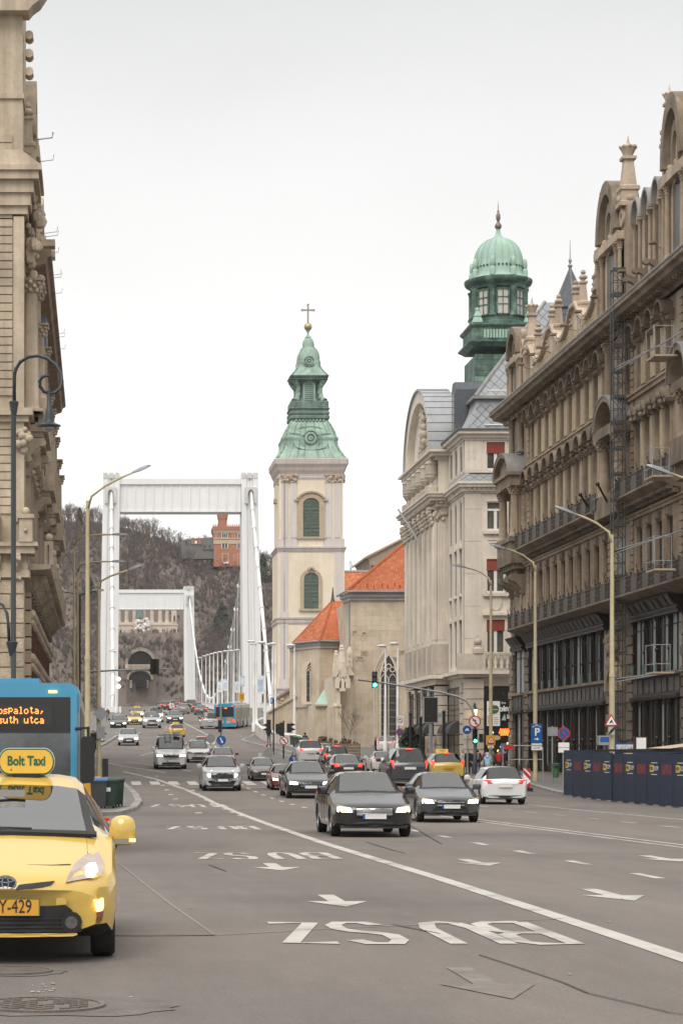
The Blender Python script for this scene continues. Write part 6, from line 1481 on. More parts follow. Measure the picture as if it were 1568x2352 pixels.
t=thing('direction_sign','yellow traffic sign with arrows beyond the blue articulated bus','sign',W(554.5,1625,330))
x,d,z=W(555,1601,330);MB().box(x-.42,x+.42,d-.04,d,z-.62,z+.62).obj('board',mat('sign yellow',(.75,.38,.03),.5,var=.05),t)
for q in(-.2,0,.2):MB().box(x+q-.04,x+q+.04,d-.05,d-.04,z-.42,z+.4).obj('arrow',M_BLACK,t)
MB().tube([(x,d+.05,7.2),(x,d+.05,z)],.06,6).obj('post',M_GREY,t)
t=thing('lane_sign','small blue lane sign on a pole left of the bell tower','sign',W(624,1650,258))
x,d,z=W(624,1609.5,258);MB().box(x-.2,x+.2,d-.03,d,z-.36,z+.36).obj('board',M_BLUE,t)
for q in(-.1,.02):MB().box(x+q-.02,x+q+.03,d-.04,d-.03,z-.25,z+.25).obj('arrow',M_SIGNW,t)
MB().tube([(x,d+.04,4.3),(x,d+.04,z+.3)],.04,5).obj('post',M_GREY,t)
t=thing('parapet_wall','curved white parapet wall edging the ramp beside the church','wall',(20,225,2.5))
PP=[W(u,v,d)for u,v,d in((601,1652,262),(588,1657,244),(587,1663,236),(597,1672,228),(612,1681,222),(650,1688,214),(678,1693,210),(694,1697,207))]
for i in range(len(PP)-1):
 a,c=PP[i],PP[i+1];n=2
 for k in range(n):
  p=tuple(a[j]+(c[j]-a[j])*k/n for j in range(3));q=tuple(a[j]+(c[j]-a[j])*(k+1)/n-.004 for j in range(3))
  zb0,zb1=G(p[0],p[1])-.2,G(q[0],q[1])-.2
  MB().add([(p[0],p[1],zb0),(q[0],q[1],zb1),(q[0],q[1],q[2]),(p[0],p[1],p[2]),(p[0]+.3,p[1]+.25,zb0),(q[0]+.3,q[1]+.25,zb1),(q[0]+.3,q[1]+.25,q[2]),(p[0]+.3,p[1]+.25,p[2])],[(0,1,2,3),(4,7,6,5),(3,2,6,7),(0,3,7,4),(1,5,6,2)]).obj('panel',mat('pale concrete',(.55,.51,.46),.85,var=.08,vs=.5,streak=.2),t)
 MB().tube([(a[0]+.1,a[1]+.1,a[2]+.06),(c[0]+.1,c[1]+.1,c[2]+.06)],.17,6).obj('coping',M_WHITE,t)
# ---------------------------------------------------------------- wooded hill, monument, grotto, villa
M_HILL=mat('leaf litter slope',(.14,.113,.1),.95,var=.22,vs=.08)
RT=[(-500,40),(-300,75),(-60,100),(-19,107),(11,106),(21,103),(31,98),(41,94),(53,91.5),(67,89.5),(83,87),(150,82),(320,60),(600,30)]
HT=[(762,2),(785,13),(800,24),(830,41),(860,52),(900,75),(950,96),(1000,105),(1060,106),(1200,92),(1500,60)]
NRm=np.random.RandomState(3)
ph=NRm.rand(6)*6.28
def hz(X,d):
 r=interp(RT,X)
 z=interp(HT,d)
 if d>800:z=24+(z-24)*(r-24)/(105-24)
 n=1.6*math.sin(X*.11+ph[0])*math.sin(d*.08+ph[1])+.9*math.sin(X*.27+ph[2]+d*.05)
 if 4<X<38 and 848<d<874:n=0;z=49.6
 return z+n
HX=[-500+25*i for i in range(16)]+[-100+6*i for i in range(45)]+[180+28*i for i in range(16)]
HD=[762,775,785,793,800,808,818,830,845,848.5,860,873.5,876,890,905,920,940,960,980,1000,1020,1060,1120,1200,1350,1500]
vs=[(X,d,hz(X,d))for d in HD for X in HX];n=len(HX)
struct(MB().add(vs,[(r*n+i,r*n+i+1,(r+1)*n+i+1,(r+1)*n+i)for r in range(len(HD)-1)for i in range(n-1)]).obj('hill',M_HILL,smooth=True))
def bare_tree(seed,H=11,twigs=True,spread=.62):
 r=random.Random(seed);V=[];Fc=[]
 def seg(p,q,r0,r1,n=3):
  t=(q-p).normalized();a=t.orthogonal().normalized();b=t.cross(a);k=len(V)
  for c,rr in((p,r0),(q,r1)):
   for j in range(n):
    th=2*pi*j/n;V.append(tuple(c+a*math.cos(th)*rr+b*math.sin(th)*rr))
  for j in range(n):Fc.append((k+j,k+(j+1)%n,k+n+(j+1)%n,k+n+j))
 def grow(p,dr,L,rad,lev):
  m=p+dr*L*.5+Vector((r.uniform(-1,1),r.uniform(-1,1),r.uniform(-.3,.6)))*L*.07
  q=m+(dr+Vector((r.uniform(-1,1),r.uniform(-1,1),r.uniform(-.2,.5)))*.22).normalized()*L*.5
  seg(p,m,rad,rad*.85);seg(m,q,rad*.85,rad*.66)
  if lev==0:return
  nb=r.choice((3,3,4))if lev>1 else r.choice((4,5))
  for i in range(nb):
   ax=Vector((r.uniform(-1,1),r.uniform(-1,1),r.uniform(-.25,.75))).normalized()
   nd=(dr*(1-spread)+ax*spread+Vector((0,0,.18))).normalized()
   base=q if i<2 else m.lerp(q,r.random())
   grow(base,nd,L*r.uniform(.58,.78),max(rad*r.uniform(.5,.66),.022),lev-1)
 grow(Vector((0,0,-.5)),Vector((r.uniform(-.08,.08),r.uniform(-.08,.08),1)),H*.36,H*.02,4)
 return np.array(V,np.float32),np.array(Fc,np.int32)
M_TWIG=mat('bare grey brown twigs',(.125,.1,.088),.95,var=.2,vs=.15,rnd=.18)
M_TWIG2=mat('bare purplish twigs',(.14,.11,.098),.95,var=.25,vs=.1)
TV=[bare_tree(s,H)for s,H in((1,11),(2,10),(3,12),(4,9))]
def join(name,places,m,variants=TV):
 VV=[];FF=[];off=0
 for(x,y,z,s,a,k)in places:
  v,f=variants[k];c,sn=math.cos(a),math.sin(a)
  w=np.empty_like(v);w[:,0]=(v[:,0]*c-v[:,1]*sn)*s+x;w[:,1]=(v[:,0]*sn+v[:,1]*c)*s+y;w[:,2]=v[:,2]*s+z
  VV.append(w);FF.append(f+off);off+=len(v)
 v=np.concatenate(VV);f=np.concatenate(FF)
 me=bpy.data.meshes.new(name);me.vertices.add(len(v));me.vertices.foreach_set('co',v.ravel());me.loops.add(f.size);me.loops.foreach_set('vertex_index',f.ravel())
 me.polygons.add(len(f));me.polygons.foreach_set('loop_start',np.arange(0,f.size,4,dtype=np.int32));me.polygons.foreach_set('loop_total',np.full(len(f),4,np.int32))
 me.update();me.validate();me.materials.append(m);return link(bpy.data.objects.new(name,me))
pl=[]
for i in range(1000):
 d=778+215*NRm.rand()**.9;X=XU(112+540*NRm.rand(),d)
 if NRm.rand()<.05:X=NRm.uniform(-90,160)
 if(2<X<40 and 838<d<880)or(5<X<30 and 789<d<818):continue
 if 46<X<66 and 934<d<960:continue
 pl.append((X,d,hz(X,d)-.3,.55+.5*NRm.rand(),NRm.rand()*6.3,i%4))
h_=len(pl)//2
struct(join('wood',pl[:h_],M_TWIG),'stuff');struct(join('wood',pl[h_:],M_TWIG2),'stuff')
def brush(seed):
 r=random.Random(seed);V=[];Fc=[]
 for k in range(60):
  a=r.random()*6.28;q=Vector((math.cos(a)*r.uniform(.2,1.6),math.sin(a)*r.uniform(.2,1.6),r.uniform(.8,2.6)));p=q*.15;p.z=0
  w=Vector((-math.sin(a),math.cos(a),0))*r.uniform(.03,.07);n=len(V);V+=[tuple(p-w),tuple(p+w),tuple(q+w*.4),tuple(q-w*.4)];Fc.append((n,n+1,n+2,n+3))
 return np.array(V,np.float32),np.array(Fc,np.int32)
BV=[brush(s)for s in(5,6,7)]
bp=[]
for i in range(5200):
 d=768+225*NRm.rand();X=XU(112+540*NRm.rand(),d)
 if(3<X<39 and 850<d<876)or(6<X<27 and 789.5<d<800):continue
 bp.append((X,d,hz(X,d)-.1,.35+.6*NRm.rand(),NRm.rand()*6.3,i%3))
struct(join('undergrowth',bp,mat('brown undergrowth',(.145,.113,.098),.95,var=.22,vs=.07,dirt=(.075,.085,.055),dirtamt=.7,ds=.045),BV),'stuff')
TM=[]
for k,(v,f)in enumerate([bare_tree(s,H,True,.58)for s,H in((21,13),(22,12),(23,14),(24,10))]):
 me=bpy.data.meshes.new('bare_tree');me.from_pydata([tuple(map(float,x))for x in v],[],[tuple(map(int,x))for x in f]);me.materials.append(M_TWIG);me.update();TM.append(me)
k=0
for(ua,ub,n,lab)in((128,232,15,'bare tree on the hilltop left of the near tower leg'),(278,400,17,'bare tree on the ridge seen through the near portal'),(400,480,9,'small bare tree near the grey villa on the ridge'),(600,640,4,'bare tree on the slope right of the near tower')):
 for i in range(n):
  d=985+NRm.rand()*30;u=ua+(ub-ua)*(i+.5*NRm.rand())/n;X=XU(u,d);s=(.8 if ub<240 else .62 if ua<400 else .4)*(.8+.4*NRm.rand())
  o=link(bpy.data.objects.new('bare_tree',TM[k%4]));o.location=(X,d,hz(X,d)-.4);o.rotation_euler=(0,0,NRm.rand()*6.3);o.scale=(s,s,s);tag(o,lab+', '+ORD[i]+' from the left','tree',lab.replace('bare tree','bare trees'));k+=1
def evergreen(seed,H,w):
 r=random.Random(seed);V=[];Fc=[]
 for k in range(900):
  t=r.random()**.8;rad=w*(1-t)**.7*(.55+.6*r.random());a=r.random()*6.28;c=Vector((math.cos(a)*rad,math.sin(a)*rad,H*(.08+.92*t)))
  e1=Vector((r.uniform(-1,1),r.uniform(-1,1),r.uniform(-.7,.4))).normalized()*r.uniform(.25,.6);e2=e1.orthogonal().normalized()*r.uniform(.12,.3);n=len(V)
  V+=[tuple(c-e1-e2),tuple(c+e1-e2),tuple(c+e1+e2),tuple(c-e1+e2)];Fc.append((n,n+1,n+2,n+3))
 return V,Fc
M_EVG=mat('dark evergreen needles',(.045,.06,.045),.9,var=.35,vs=.5)
for i,(u,d,H,w,lab)in enumerate(((510,868,11,4.2,'dark evergreen on the slope left of the main cable'),(497,862,7,3.0,'smaller dark evergreen beside a larger one on the slope'),(603,930,12,3.2,'dark conifer beside the near right tower leg'),(345,776,9,4.5,'green bush tree under the grotto'),(300,774,8,4.0,'green bush tree left below the grotto'),(385,778,7,3.4,'low green tree between grotto and far tower'),(183,985,8,1.8,'narrow dark conifer on the hilltop'),(205,880,9,3.0,'dark evergreen half way up the slope on the far left'),(415,776,6,3.0,'low green bush beside the far tower leg'))):
 X=XU(u,d);o=thing('evergreen_tree',lab,'tree',(X,d,hz(X,d)-.2));V,Fc=evergreen(i+40,H,w)
 MB().add([(x+X,y+d,z+hz(X,d))for x,y,z in V],Fc).obj('crown',M_EVG,o);MB().tube([(X,d,hz(X,d)-.5),(X,d,hz(X,d)+H*.8)],[.25,.05],5).obj('trunk',M_TWIG,o)
 # ---- brick villa and its neighbours on the ridge
M_BRK=mat('orange villa brick',(.36,.155,.095),.9,var=.1,vs=.15);M_VST=mat('villa stone trim',(.5,.38,.28),.9,var=.1,vs=.3)
vd=940.0;vx=lambda x:XU((350+x/1.96)/1.742,vd);vz=lambda y:ZV((1800+y/1.96)/1.742,vd)
VL=thing('brick_villa','orange brick castle villa with battlements and a round turret on the hill','villa',(vx(1105),vd+6,vz(900)))
x0,x1=vx(990),vx(1300)
MB().box(x0,x1,vd,vd+14,vz(915),vz(625)).obj('wall',M_BRK,VL)
for(y0,y1,p,m)in((630,600,.5,M_BRK),(700,690,.25,M_VST),(738,706,.2,M_VST),(640,632,.3,M_VST)):MB().box(x0-p,x1+p,vd-p,vd+14+p,vz(y0),vz(y1)).obj('brick_band',m,VL)
for k in range(14):MB().box(x0-.4+k*.92,x0+.05+k*.92,vd-.5,vd,vz(600),vz(584)).obj('merlon',M_BRK,VL)
for k in range(22):MB().box(x0-.2+k*.6,x0+.1+k*.6,vd-.35,vd,vz(655),vz(640)).obj('corbel',M_VST,VL)
MB().lathe([(2.0,vz(640)),(2.0,vz(545)),(2.3,vz(530)),(2.3,vz(515)),(2.0,vz(512)),(2.0,vz(500))],vx(1062),vd+4,0,14).obj('turret',M_BRK,VL)
for k in range(12):a=k*pi/6;MB().box(vx(1062)+2.15*math.cos(a)-.25,vx(1062)+2.15*math.cos(a)+.25,vd+4+2.15*math.sin(a)-.25,vd+4+2.15*math.sin(a)+.25,vz(515),vz(490)).obj('merlon',M_BRK,VL)
for(x,y0,y1,w,n)in((1075,688,655,22,3),(1075,770,735,22,2),(1145,685,655,9,1),(1188,690,655,9,2),(1185,775,735,10,2),(1010,688,660,6,1),(1080,890,815,24,1),(1152,870,825,6,1),(1185,900,815,8,1)):
 wn=link(bpy.data.objects.new('window',None));wn.parent=VL;wn.location=Vector((vx(x),vd,vz(y0)))-VL.location
 MB().box(vx(x-w-3),vx(x+w+3),vd-.16,vd,vz(y0)-.15,vz(y1)+.2).obj('surround',M_SIGNW if n>1 else M_VST,wn)
 for i in range(n):a=x-w+2*w*(i+.08)/n;c=x-w+2*w*(i+.92)/n;MB().box(vx(a),vx(c),vd-.2,vd-.16,vz(y0),vz(y1)).obj('pane',M_DGLASS if n>1 else M_BRK,wn)
MB().box(vx(1065),vx(1105),vd-.7,vd,vz(893),vz(880)).obj('balcony',M_SIGNW,VL)
GB=thing('grey_villa','low grey roofed house with two brick chimneys beside the brick villa','house',(vx(870),vd+4,vz(780)))
M_GV=mat('grey villa roof',(.13,.13,.128),.6,var=.15,vs=.3)
MB().prism([(vx(735),vz(780)-4),(vx(735),vz(712)),(vx(770),vz(700)),(vx(985),vz(682)),(vx(995),vz(780)-4)],'y',vd+1,vd+9).obj('body',M_GV,GB)
MB().box(vx(900),vx(992),vd+.4,vd+1,vz(780),vz(735)).obj('attic',M_GV,GB)
for x in(825,878):MB().box(vx(x-10),vx(x+12),vd+.5,vd+2,vz(740),vz(688)).obj('chimney',M_BRK,GB)
for x in(775,850,920,960):MB().box(vx(x-9),vx(x+9),vd+.3,vd+.45,vz(735)if x<900 else vz(770),vz(712)if x<900 else vz(745)).obj('window',M_SIGNW if x==850 else M_DGLASS,GB)
MB().tube([(vx(875),vd+3,vz(690)),(vx(875),vd+3,vz(650))],.06,4).obj('aerial',M_GREY,GB)
WV=thing('white_villa','pale villa with a pale roof on the slope left of the bell tower','house',(XU(625,vd),vd+3,ZV(1311,vd)))
MB().prism([(XU(607,vd),ZV(1325,vd)),(XU(608,vd),ZV(1290,vd)),(XU(648,vd),ZV(1294,vd)),(XU(648,vd),ZV(1325,vd))],'y',vd,vd+8).obj('wall',M_PALED,WV)
for u in(614,620,627,633):MB().box(XU(u-1.6,vd),XU(u+1.6,vd),vd-.1,vd,ZV(1305,vd),ZV(1298,vd)).obj('window',M_DGLASS,WV)
MB().box(XU(617,vd),XU(620,vd),vd,vd+1,ZV(1292,vd),ZV(1284,vd)).obj('chimney',M_PALED,WV)
for u in(335,341,372):MB().box(XU(u-1.6,1004),XU(u+1.6,1004),1004,1006,ZV(1232,1004),ZV(1213 if u<360 else 1216,1004)).obj('chimney',M_BRK,GB)
# ---- colonnade monument
md_=860.0;mx=lambda x:XU((380+x/2.613)/1.742,md_);mz=lambda y:ZV((2280+y/2.613)/1.742,md_)
M_MON=mat('pale monument stone',(.56,.48,.4),.9,var=.1,vs=.3,streak=.1);M_MARB=mat('white marble',(.64,.6,.56),.85,var=.15,vs=.8)
MO=thing('colonnade_monument','pale stone colonnade on the hillside terrace framed by the far portal','monument',(mx(550),md_+2,mz(660)))
MB().box(mx(190),mx(862),md_,md_+3,mz(665)-1,mz(580)).obj('wall',M_MON,MO);MB().box(mx(190),mx(866),md_-.3,md_+3.3,mz(582),mz(565)).obj('ledge',M_MON,MO);MB().box(mx(190),mx(855),md_+.2,md_+3,mz(565),mz(548)).obj('stylobate',M_MON,MO)
for x in(250,331,415,513,595,681,755):MB().lathe([(1.0,mz(550)),(1.0,mz(540)),(.82,mz(530)),(.75,mz(330)),(1.0,mz(320)),(1.0,mz(312))],mx(x),md_+1.5,0,12).obj('column',M_MON,MO)
MB().box(mx(798),mx(852),md_,md_+3,mz(560),mz(312)).obj('end_pavilion',M_MON,MO);MB().box(mx(190),mx(858),md_-.2,md_+3.2,mz(312),mz(285)).obj('entablature',M_MON,MO);MB().box(mx(823),mx(835),md_-.4,md_,mz(540),mz(480)).obj('bracket_lamp',M_BLACK,MO)
b=MB();xs=mx(466)
b.lathe([(1.5,mz(515)),(1.55,mz(480)),(1.2,mz(440)),(1.5,mz(400)),(1.1,mz(345)),(.5,mz(335)),(.55,mz(315)),(.35,mz(300)),(.02,mz(295))],xs,md_-2.5,0,10,0,0,1,.8)
b.tube([(xs+1.0,md_-2.6,mz(360)),(xs+2.4,md_-2.8,mz(320)),(xs+2.6,md_-2.8,mz(290))],[.45,.3,.2],6);b.tube([(xs-1.0,md_-2.6,mz(360)),(xs-1.9,md_-3,mz(410))],[.45,.3],6)
tag(b.obj('bronze_statue',mat('statue verdigris',(.16,.24,.22),.75,var=.25,vs=1.2,streak=.3),smooth=50),'green bronze robed statue standing before the colonnade','statue')
b=MB()
for k in range(70):
 f=RN.random();x=415+RN.random()*150;yb=660-RN.random()**.7*(140 if 430<x<520 else 95)
 b.ball((mx(x),md_-2.5+RN.uniform(-1,1),mz(yb)),RN.uniform(.35,.95),7,5)
b.box(mx(425),mx(510),md_-3,md_,mz(660),mz(520));b.ball((mx(540),md_-3,mz(522)),.7,8,6);b.tube([(mx(545),md_-3,mz(535)),(mx(552),md_-3,mz(600))],[1.0,1.3],7)
struct(b.obj('marble_group',M_MARB,MO,50),'stuff')
# ---- stone grotto arches under the terrace
gd=792.0;gx_=lambda x:XU((380+x/2.613)/1.742,gd);gz_=lambda y:ZV((2280+y/2.613)/1.742,gd)
M_GR=mat('mossy grotto stone',(.3,.27,.22),.95,var=.3,vs=.5,dirt=(.1,.09,.07),dirtamt=.7,ds=.35);M_DK=mat('grotto darkness',(.012,.012,.013),.95,var=.3,vs=.3)  # M_DK: near-black slabs painted as the shade inside the arches
GR=thing('grotto','mossy stone grotto with a large dark arch and balustrade on the hillside','grotto',(gx_(480),gd,gz_(1240)))
MB().box(gx_(330),gx_(640),gd+1,gd+45,gz_(1240)-6,gz_(850)).obj('wall',M_HILL,GR)
c=(gx_(478),gz_(990));rx_,rz_=gx_(610)-gx_(478),gz_(850)-gz_(990)
MB().prism(arc(*c,rx_,rz_,0,pi,18),'y',gd+.6,gd+1.2).obj('arch_dark_fill',M_DK,GR)
for k in range(19):
 a0,a1=pi*.02+k*pi*.72/19,pi*.02+(k+.9)*pi*.72/19;p=[(c[0]+rx_*math.cos(a0),c[1]+rz_*math.sin(a0)),(c[0]+rx_*math.cos(a1),c[1]+rz_*math.sin(a1))];e=1.24+RN.uniform(-.04,.05)
 MB().prism(p+[(c[0]+rx_*e*math.cos(a1),c[1]+rz_*e*math.sin(a1)),(c[0]+rx_*e*math.cos(a0),c[1]+rz_*e*math.sin(a0))],'y',gd-.2-RN.random()*.2,gd+1.2).obj('stone',M_GR,GR)
MB().box(gx_(315),gx_(345),gd-.2,gd+1,gz_(1030),gz_(930)).obj('stone_pier',M_GR,GR);MB().box(gx_(315),gx_(345),gd-.25,gd+1,gz_(1030),gz_(990)).obj('stone_pier',M_SIGNW if False else M_MON,GR)
MB().box(gx_(345),gx_(612),gd-.5,gd-.2,gz_(1000),gz_(992)).obj('balustrade_rail',M_MON,GR);MB().box(gx_(320),gx_(640),gd-.5,gd+1,gz_(1045),gz_(1030)).obj('ledge',M_GR,GR)
for k in range(20):MB().box(gx_(350+k*13),gx_(356+k*13),gd-.42,gd-.25,gz_(1030),gz_(1000)).obj('baluster',M_MON,GR)
c2=(gx_(470),gz_(1130));MB().prism(arc(*c2,gx_(590)-gx_(470),gz_(1062)-gz_(1130),0,pi,14)+arc(*c2,gx_(590)-gx_(470),gz_(1130)-gz_(1175),pi,2*pi,8),'y',gd+.4,gd+1.1).obj('lower_arch_dark_fill',M_DK,GR)
for k in range(16):
 a=pi*k/15;MB().ball((c2[0]+1.06*(gx_(590)-gx_(470))*math.cos(a),gd,c2[1]+1.3*(gz_(1062)-gz_(1130))*math.sin(a)-.3),.55,6,4).obj('stone',M_GR,GR)
MB().box(gx_(420),gx_(540),gd-2,gd+2,gz_(1235),gz_(1160)).obj('lower_dark_fill',M_DK,GR)
for x in(375,545):MB().box(gx_(x-12),gx_(x+12),gd-1,gd+1,gz_(1240),gz_(1155)).obj('stone_pier',M_GR,GR)
# ---------------------------------------------------------------- thin winter haze
hm=bpy.data.materials.new('haze');hm.use_nodes=True;hn=hm.node_tree.nodes;hn.remove(hn['Principled BSDF']);pv=hn.new('ShaderNodeVolumePrincipled')
pv.inputs['Color'].default_value=(.93,.94,.96,1);pv.inputs['Density'].default_value=.00006;hm.node_tree.links.new(pv.outputs[0],hn['Material Output'].inputs['Volume'])
struct(MB().box(-3050,3050,-3050,6050,-7.2,130).obj('haze',hm),'stuff')
S.cycles.volume_bounces=1
# ---------------------------------------------------------------- vehicles
M_TYRE=mat('tyre rubber',(.02,.02,.02),.85,var=.15,vs=6);M_RIM=mat('alloy rim',(.35,.35,.36),.35,.8,var=.1)
def glass(name,tint,refl):
 m=bpy.data.materials.new(name);m.use_nodes=True;n=m.node_tree.nodes;l=m.node_tree.links;n.remove(n['Principled BSDF'])
 a=n.new('ShaderNodeBsdfTransparent');a.inputs[0].default_value=(*tint,1);g=n.new('ShaderNodeBsdfGlossy');g.inputs['Roughness'].default_value=.03;w_=n.new('ShaderNodeLayerWeight');p_=n.new('ShaderNodeMath');p_.operation='POWER';p_.inputs[1].default_value=3.0;f=n.new('ShaderNodeMath');f.operation='MULTIPLY_ADD';f.inputs[1].default_value=.75;f.inputs[2].default_value=refl;l.new(w_.outputs['Facing'],p_.inputs[0]);l.new(p_.outputs[0],f.inputs[0])
 x=n.new('ShaderNodeMixShader');l.new(f.outputs[0],x.inputs[0]);l.new(a.outputs[0],x.inputs[1]);l.new(g.outputs[0],x.inputs[2]);l.new(x.outputs[0],n['Material Output'].inputs[0]);return m
M_CGLASS,M_CGLASSD=glass('car glass',(.42,.48,.48),.12),glass('tinted car glass',(.13,.15,.15),.07);M_SEAT=mat('seat fabric',(.03,.03,.032),.9,var=.2,vs=4)
M_TRIM=mat('black car trim',(.015,.015,.016),.55,var=0);M_CHROME=mat('chrome',(.6,.6,.6),.15,1.0,var=0)
M_LAMP=mat('clear lamp glass',(.3,.29,.27),.1,.3,var=0,spec=.8);M_HEAD=emis('lit headlamp',(1,.93,.8),12.0);M_WARM=emis('warm lit headlamp',(1,.72,.38),12.0)
M_TAIL=emis('tail lamp',(1,.03,.015),.35,(.25,.01,.01));M_BRAKE=emis('lit brake lamp',(1,.035,.02),1.6,(.4,.02,.02));M_AMBER=emis('lit turn signal',(1,.55,.1),5.0)
M_PLATE=mat('licence plate',(.62,.62,.6),.5,var=0);M_PLBLUE=mat('plate blue strip',(.02,.08,.35),.5,var=0);M_PLY=mat('yellow plate',(.6,.3,.04),.5,var=0)
def paint(n,c,r=.22):return mat('paint '+n,c,r,0,var=.03,vs=.5,spec=.5,coat=.7)
KIND={'sedan':(4.6,1.79,1.45,.74,.97,.27,.44,.69,.87,1.02,.32),'hatch':(4.2,1.77,1.48,.76,.98,.24,.42,.82,.96,1.0,.31),'wagon':(4.65,1.82,1.5,.76,.98,.26,.43,.85,.975,1.0,.32),'suv':(4.5,1.86,1.65,.95,1.12,.25,.41,.84,.97,1.12,.36),'minivan':(4.5,1.83,1.72,.9,1.08,.2,.38,.88,.98,1.1,.33),'van':(5.1,2.0,2.05,1.0,1.25,.17,.3,.98,.995,1.15,.34),'prius':(4.48,1.77,1.49,.72,1.0,.2,.47,.62,.95,1.08,.32)}
def car(name,label,cat,kind,col,u,v,wpx=None,rear=False,yaw=0.0,front=None,lamps='on',brake=False,taxi=False,group=None,glass=None,loc=None,sc=1.0,far=False,grille=True,bars=0):
 L,Wd,H,zh,zc,tcw,tr0,tr1,ttl,ztl,rt=KIND[kind];hw=Wd/2;g=glass or M_CGLASS
 t=thing(name,label,cat,(0,0,0),group);t['_local']=1
 zn=zh-.13;ztop=[(0,zn),(.008,zn+.07),(.03,zh),(tcw,zc),(tr0,H-.03),((tr0+tr1)/2,H),(tr1,H-.035),(ttl,ztl),(.985,ztl-.03),(.994,ztl-.1),(1,ztl-.22)]
 if kind not in('sedan',):ztop=ztop[:7]+[(ttl,ztl),(.995,ztl-.08),(1,ztl-.2)]
 if kind=='prius':ztop[4]=(tr0,H-.1)
 def zt(s):return lin(ztop,s)
 tw=(.185 if kind!='van' else .17,.8 if kind!='van' else .76);Ra=rt+.07
 ts=sorted(set([0,.004,.012,.03,.06,.1,.9,.94,.97,.988,.996,1,tcw,tr0,tr1,ttl,tcw+(tr0-tcw)*.09]+[tcw+(tr0-tcw)*k/5 for k in range(6)]+[tr1+(ttl-tr1)*k/4 for k in range(5)]+[tr0+(tr1-tr0)*k/4 for k in range(5)]+[w+Ra/L*math.sin(a)for w in tw for a in(-1.57,-1.2,-.8,-.4,0,.4,.8,1.2,1.57)]))
 ts=[s for i,s in enumerate(ts)if i==0 or s-ts[i-1]>.0015]
 def bend(x,s):q=min(1.0,abs(x)/hw);return .2*q*q*max(0,1-s/.3)-.1*q*q*max(0,1-(1-s)/.25)
 def wid(s):return hw*(1-(.17*((.07-s)/.07)**2 if s<.07 else 0)-(.13*((s-.94)/.06)**2 if s>.94 else 0))
 rings=[]
 for s in ts:
  w=wid(s);z=zt(s);c=max(0,min(1,(z-zc)/(H-zc)))if s<tr1 else max(0,min(1,(z-ztl)/(H-ztl)))
  zl=.2 if .04<s<.96 else .27;zbelt=(zc-.05+.07*s)if c>0 else z-.06
  zbelt=min(zbelt,z-.05);wr=w*(.82-(.15 if kind!='van' else .0)*c)if c>0 else .82*w
  ar=0
  for k in tw:
   dy=(s-k)*L
   if abs(dy)<Ra:ar=rt+math.sqrt(max(0,Ra*Ra-dy*dy))
  z8=max(zbelt+.012,z-(.085 if c>.3 else .02+.2*c))
  P=[(0,zl),(.8*w,zl),(.96*w,max(zl+.04,ar)),(w,max(.42,ar+.005)),(w*1.0,max(.62*zh/.74,ar+.01)),(.99*w,max(zbelt-.06,ar+.015)),(.955*w,max(zbelt,ar+.02)),((.955*w+wr)/2+.02*c,(zbelt+z8)/2),(wr,z8),(wr*.88,z-.025 if c>.3 else z-.008),(.42*w,z),(0,z+.012)]
  full=P+[(-x,zz_)for x,zz_ in P[-2:0:-1]]
  rings.append([(x,-L/2+s*L+bend(x,s),zz_)for x,zz_ in full])
 n=22;parts={}
 def face(key,f):parts.setdefault(key,MB()).add([p for p in f],[tuple(range(len(f)))])
 for i in range(len(ts)-1):
  sm_=(ts[i]+ts[i+1])/2
  for k in range(n):
   j=min(k,21-k);q=(k+1)%n;f=[rings[i][k],rings[i][q],rings[i+1][q],rings[i+1][k]];key='body'
   if 8<=j<=10 and tcw<sm_<tr0:key='windscreen' if j>8 and sm_>tcw+.1*(tr0-tcw)else 'screen_surround'
   elif 8<=j<=10 and tr1<sm_<ttl:key='rear_window' if j>8 else 'rear_surround_l' if k>11 else 'rear_surround'
   elif j in(6,7)and tcw+.45*(tr0-tcw)<sm_<(tr1+(ttl-tr1)*.45 if kind!='van' else tr0+.12):key='side_window_l' if k>11 else 'side_window'
   elif j<=1:key='underside'
   face(key,f)
 face('body',rings[0]);face('body',rings[-1][::-1])
 def weld(b):
  d={};nf=[];nv=[]
  for f in b.f:
   r=[]
   for i in f:
    kk=tuple(round(c,5)for c in b.v[i])
    if kk not in d:d[kk]=len(nv);nv.append(b.v[i])
    r.append(d[kk])
   nf.append(tuple(r))
  b.v,b.f=nv,nf;return b
 gl={'windscreen':g,'rear_window':M_CGLASSD,'side_window':M_CGLASSD,'side_window_l':M_CGLASSD,'underside':M_TRIM,'screen_surround':M_TRIM,'rear_surround':M_TRIM,'rear_surround_l':M_TRIM,'body':col}
 for k,b in parts.items():weld(b).obj(k.replace('_l','')if k.endswith('_l')else k,gl[k],t,32)
 zf=[(zn,0),(zn+.07,.008),(zh,.03),(zc,tcw)];zr=[(ztl-.22,1),(ztl-.1,.994),(ztl-.03,.985),(ztl,ttl),(H-.035,tr1)]if kind=='sedan' else[(ztl-.2,1),(ztl-.08,.995),(ztl,ttl),(H-.035,tr1)]
 def ys(x,z,rr):
  q=min(.985,abs(x)/hw)
  if rr:s=1.0 if z<zr[0][0]else lin(zr,z);s2=1-.06*(1-0)*max(0,math.sqrt(max(0,(q-.87)/.13)))if q>.87 else 1;s=min(s,s2)
  else:s=0.0 if z<zf[0][0]else lin(zf,z);s2=.07*(1-math.sqrt((1-q)/.17))if q>.83 else 0;s=max(s,s2)
  return-L/2+s*L+bend(x,s)
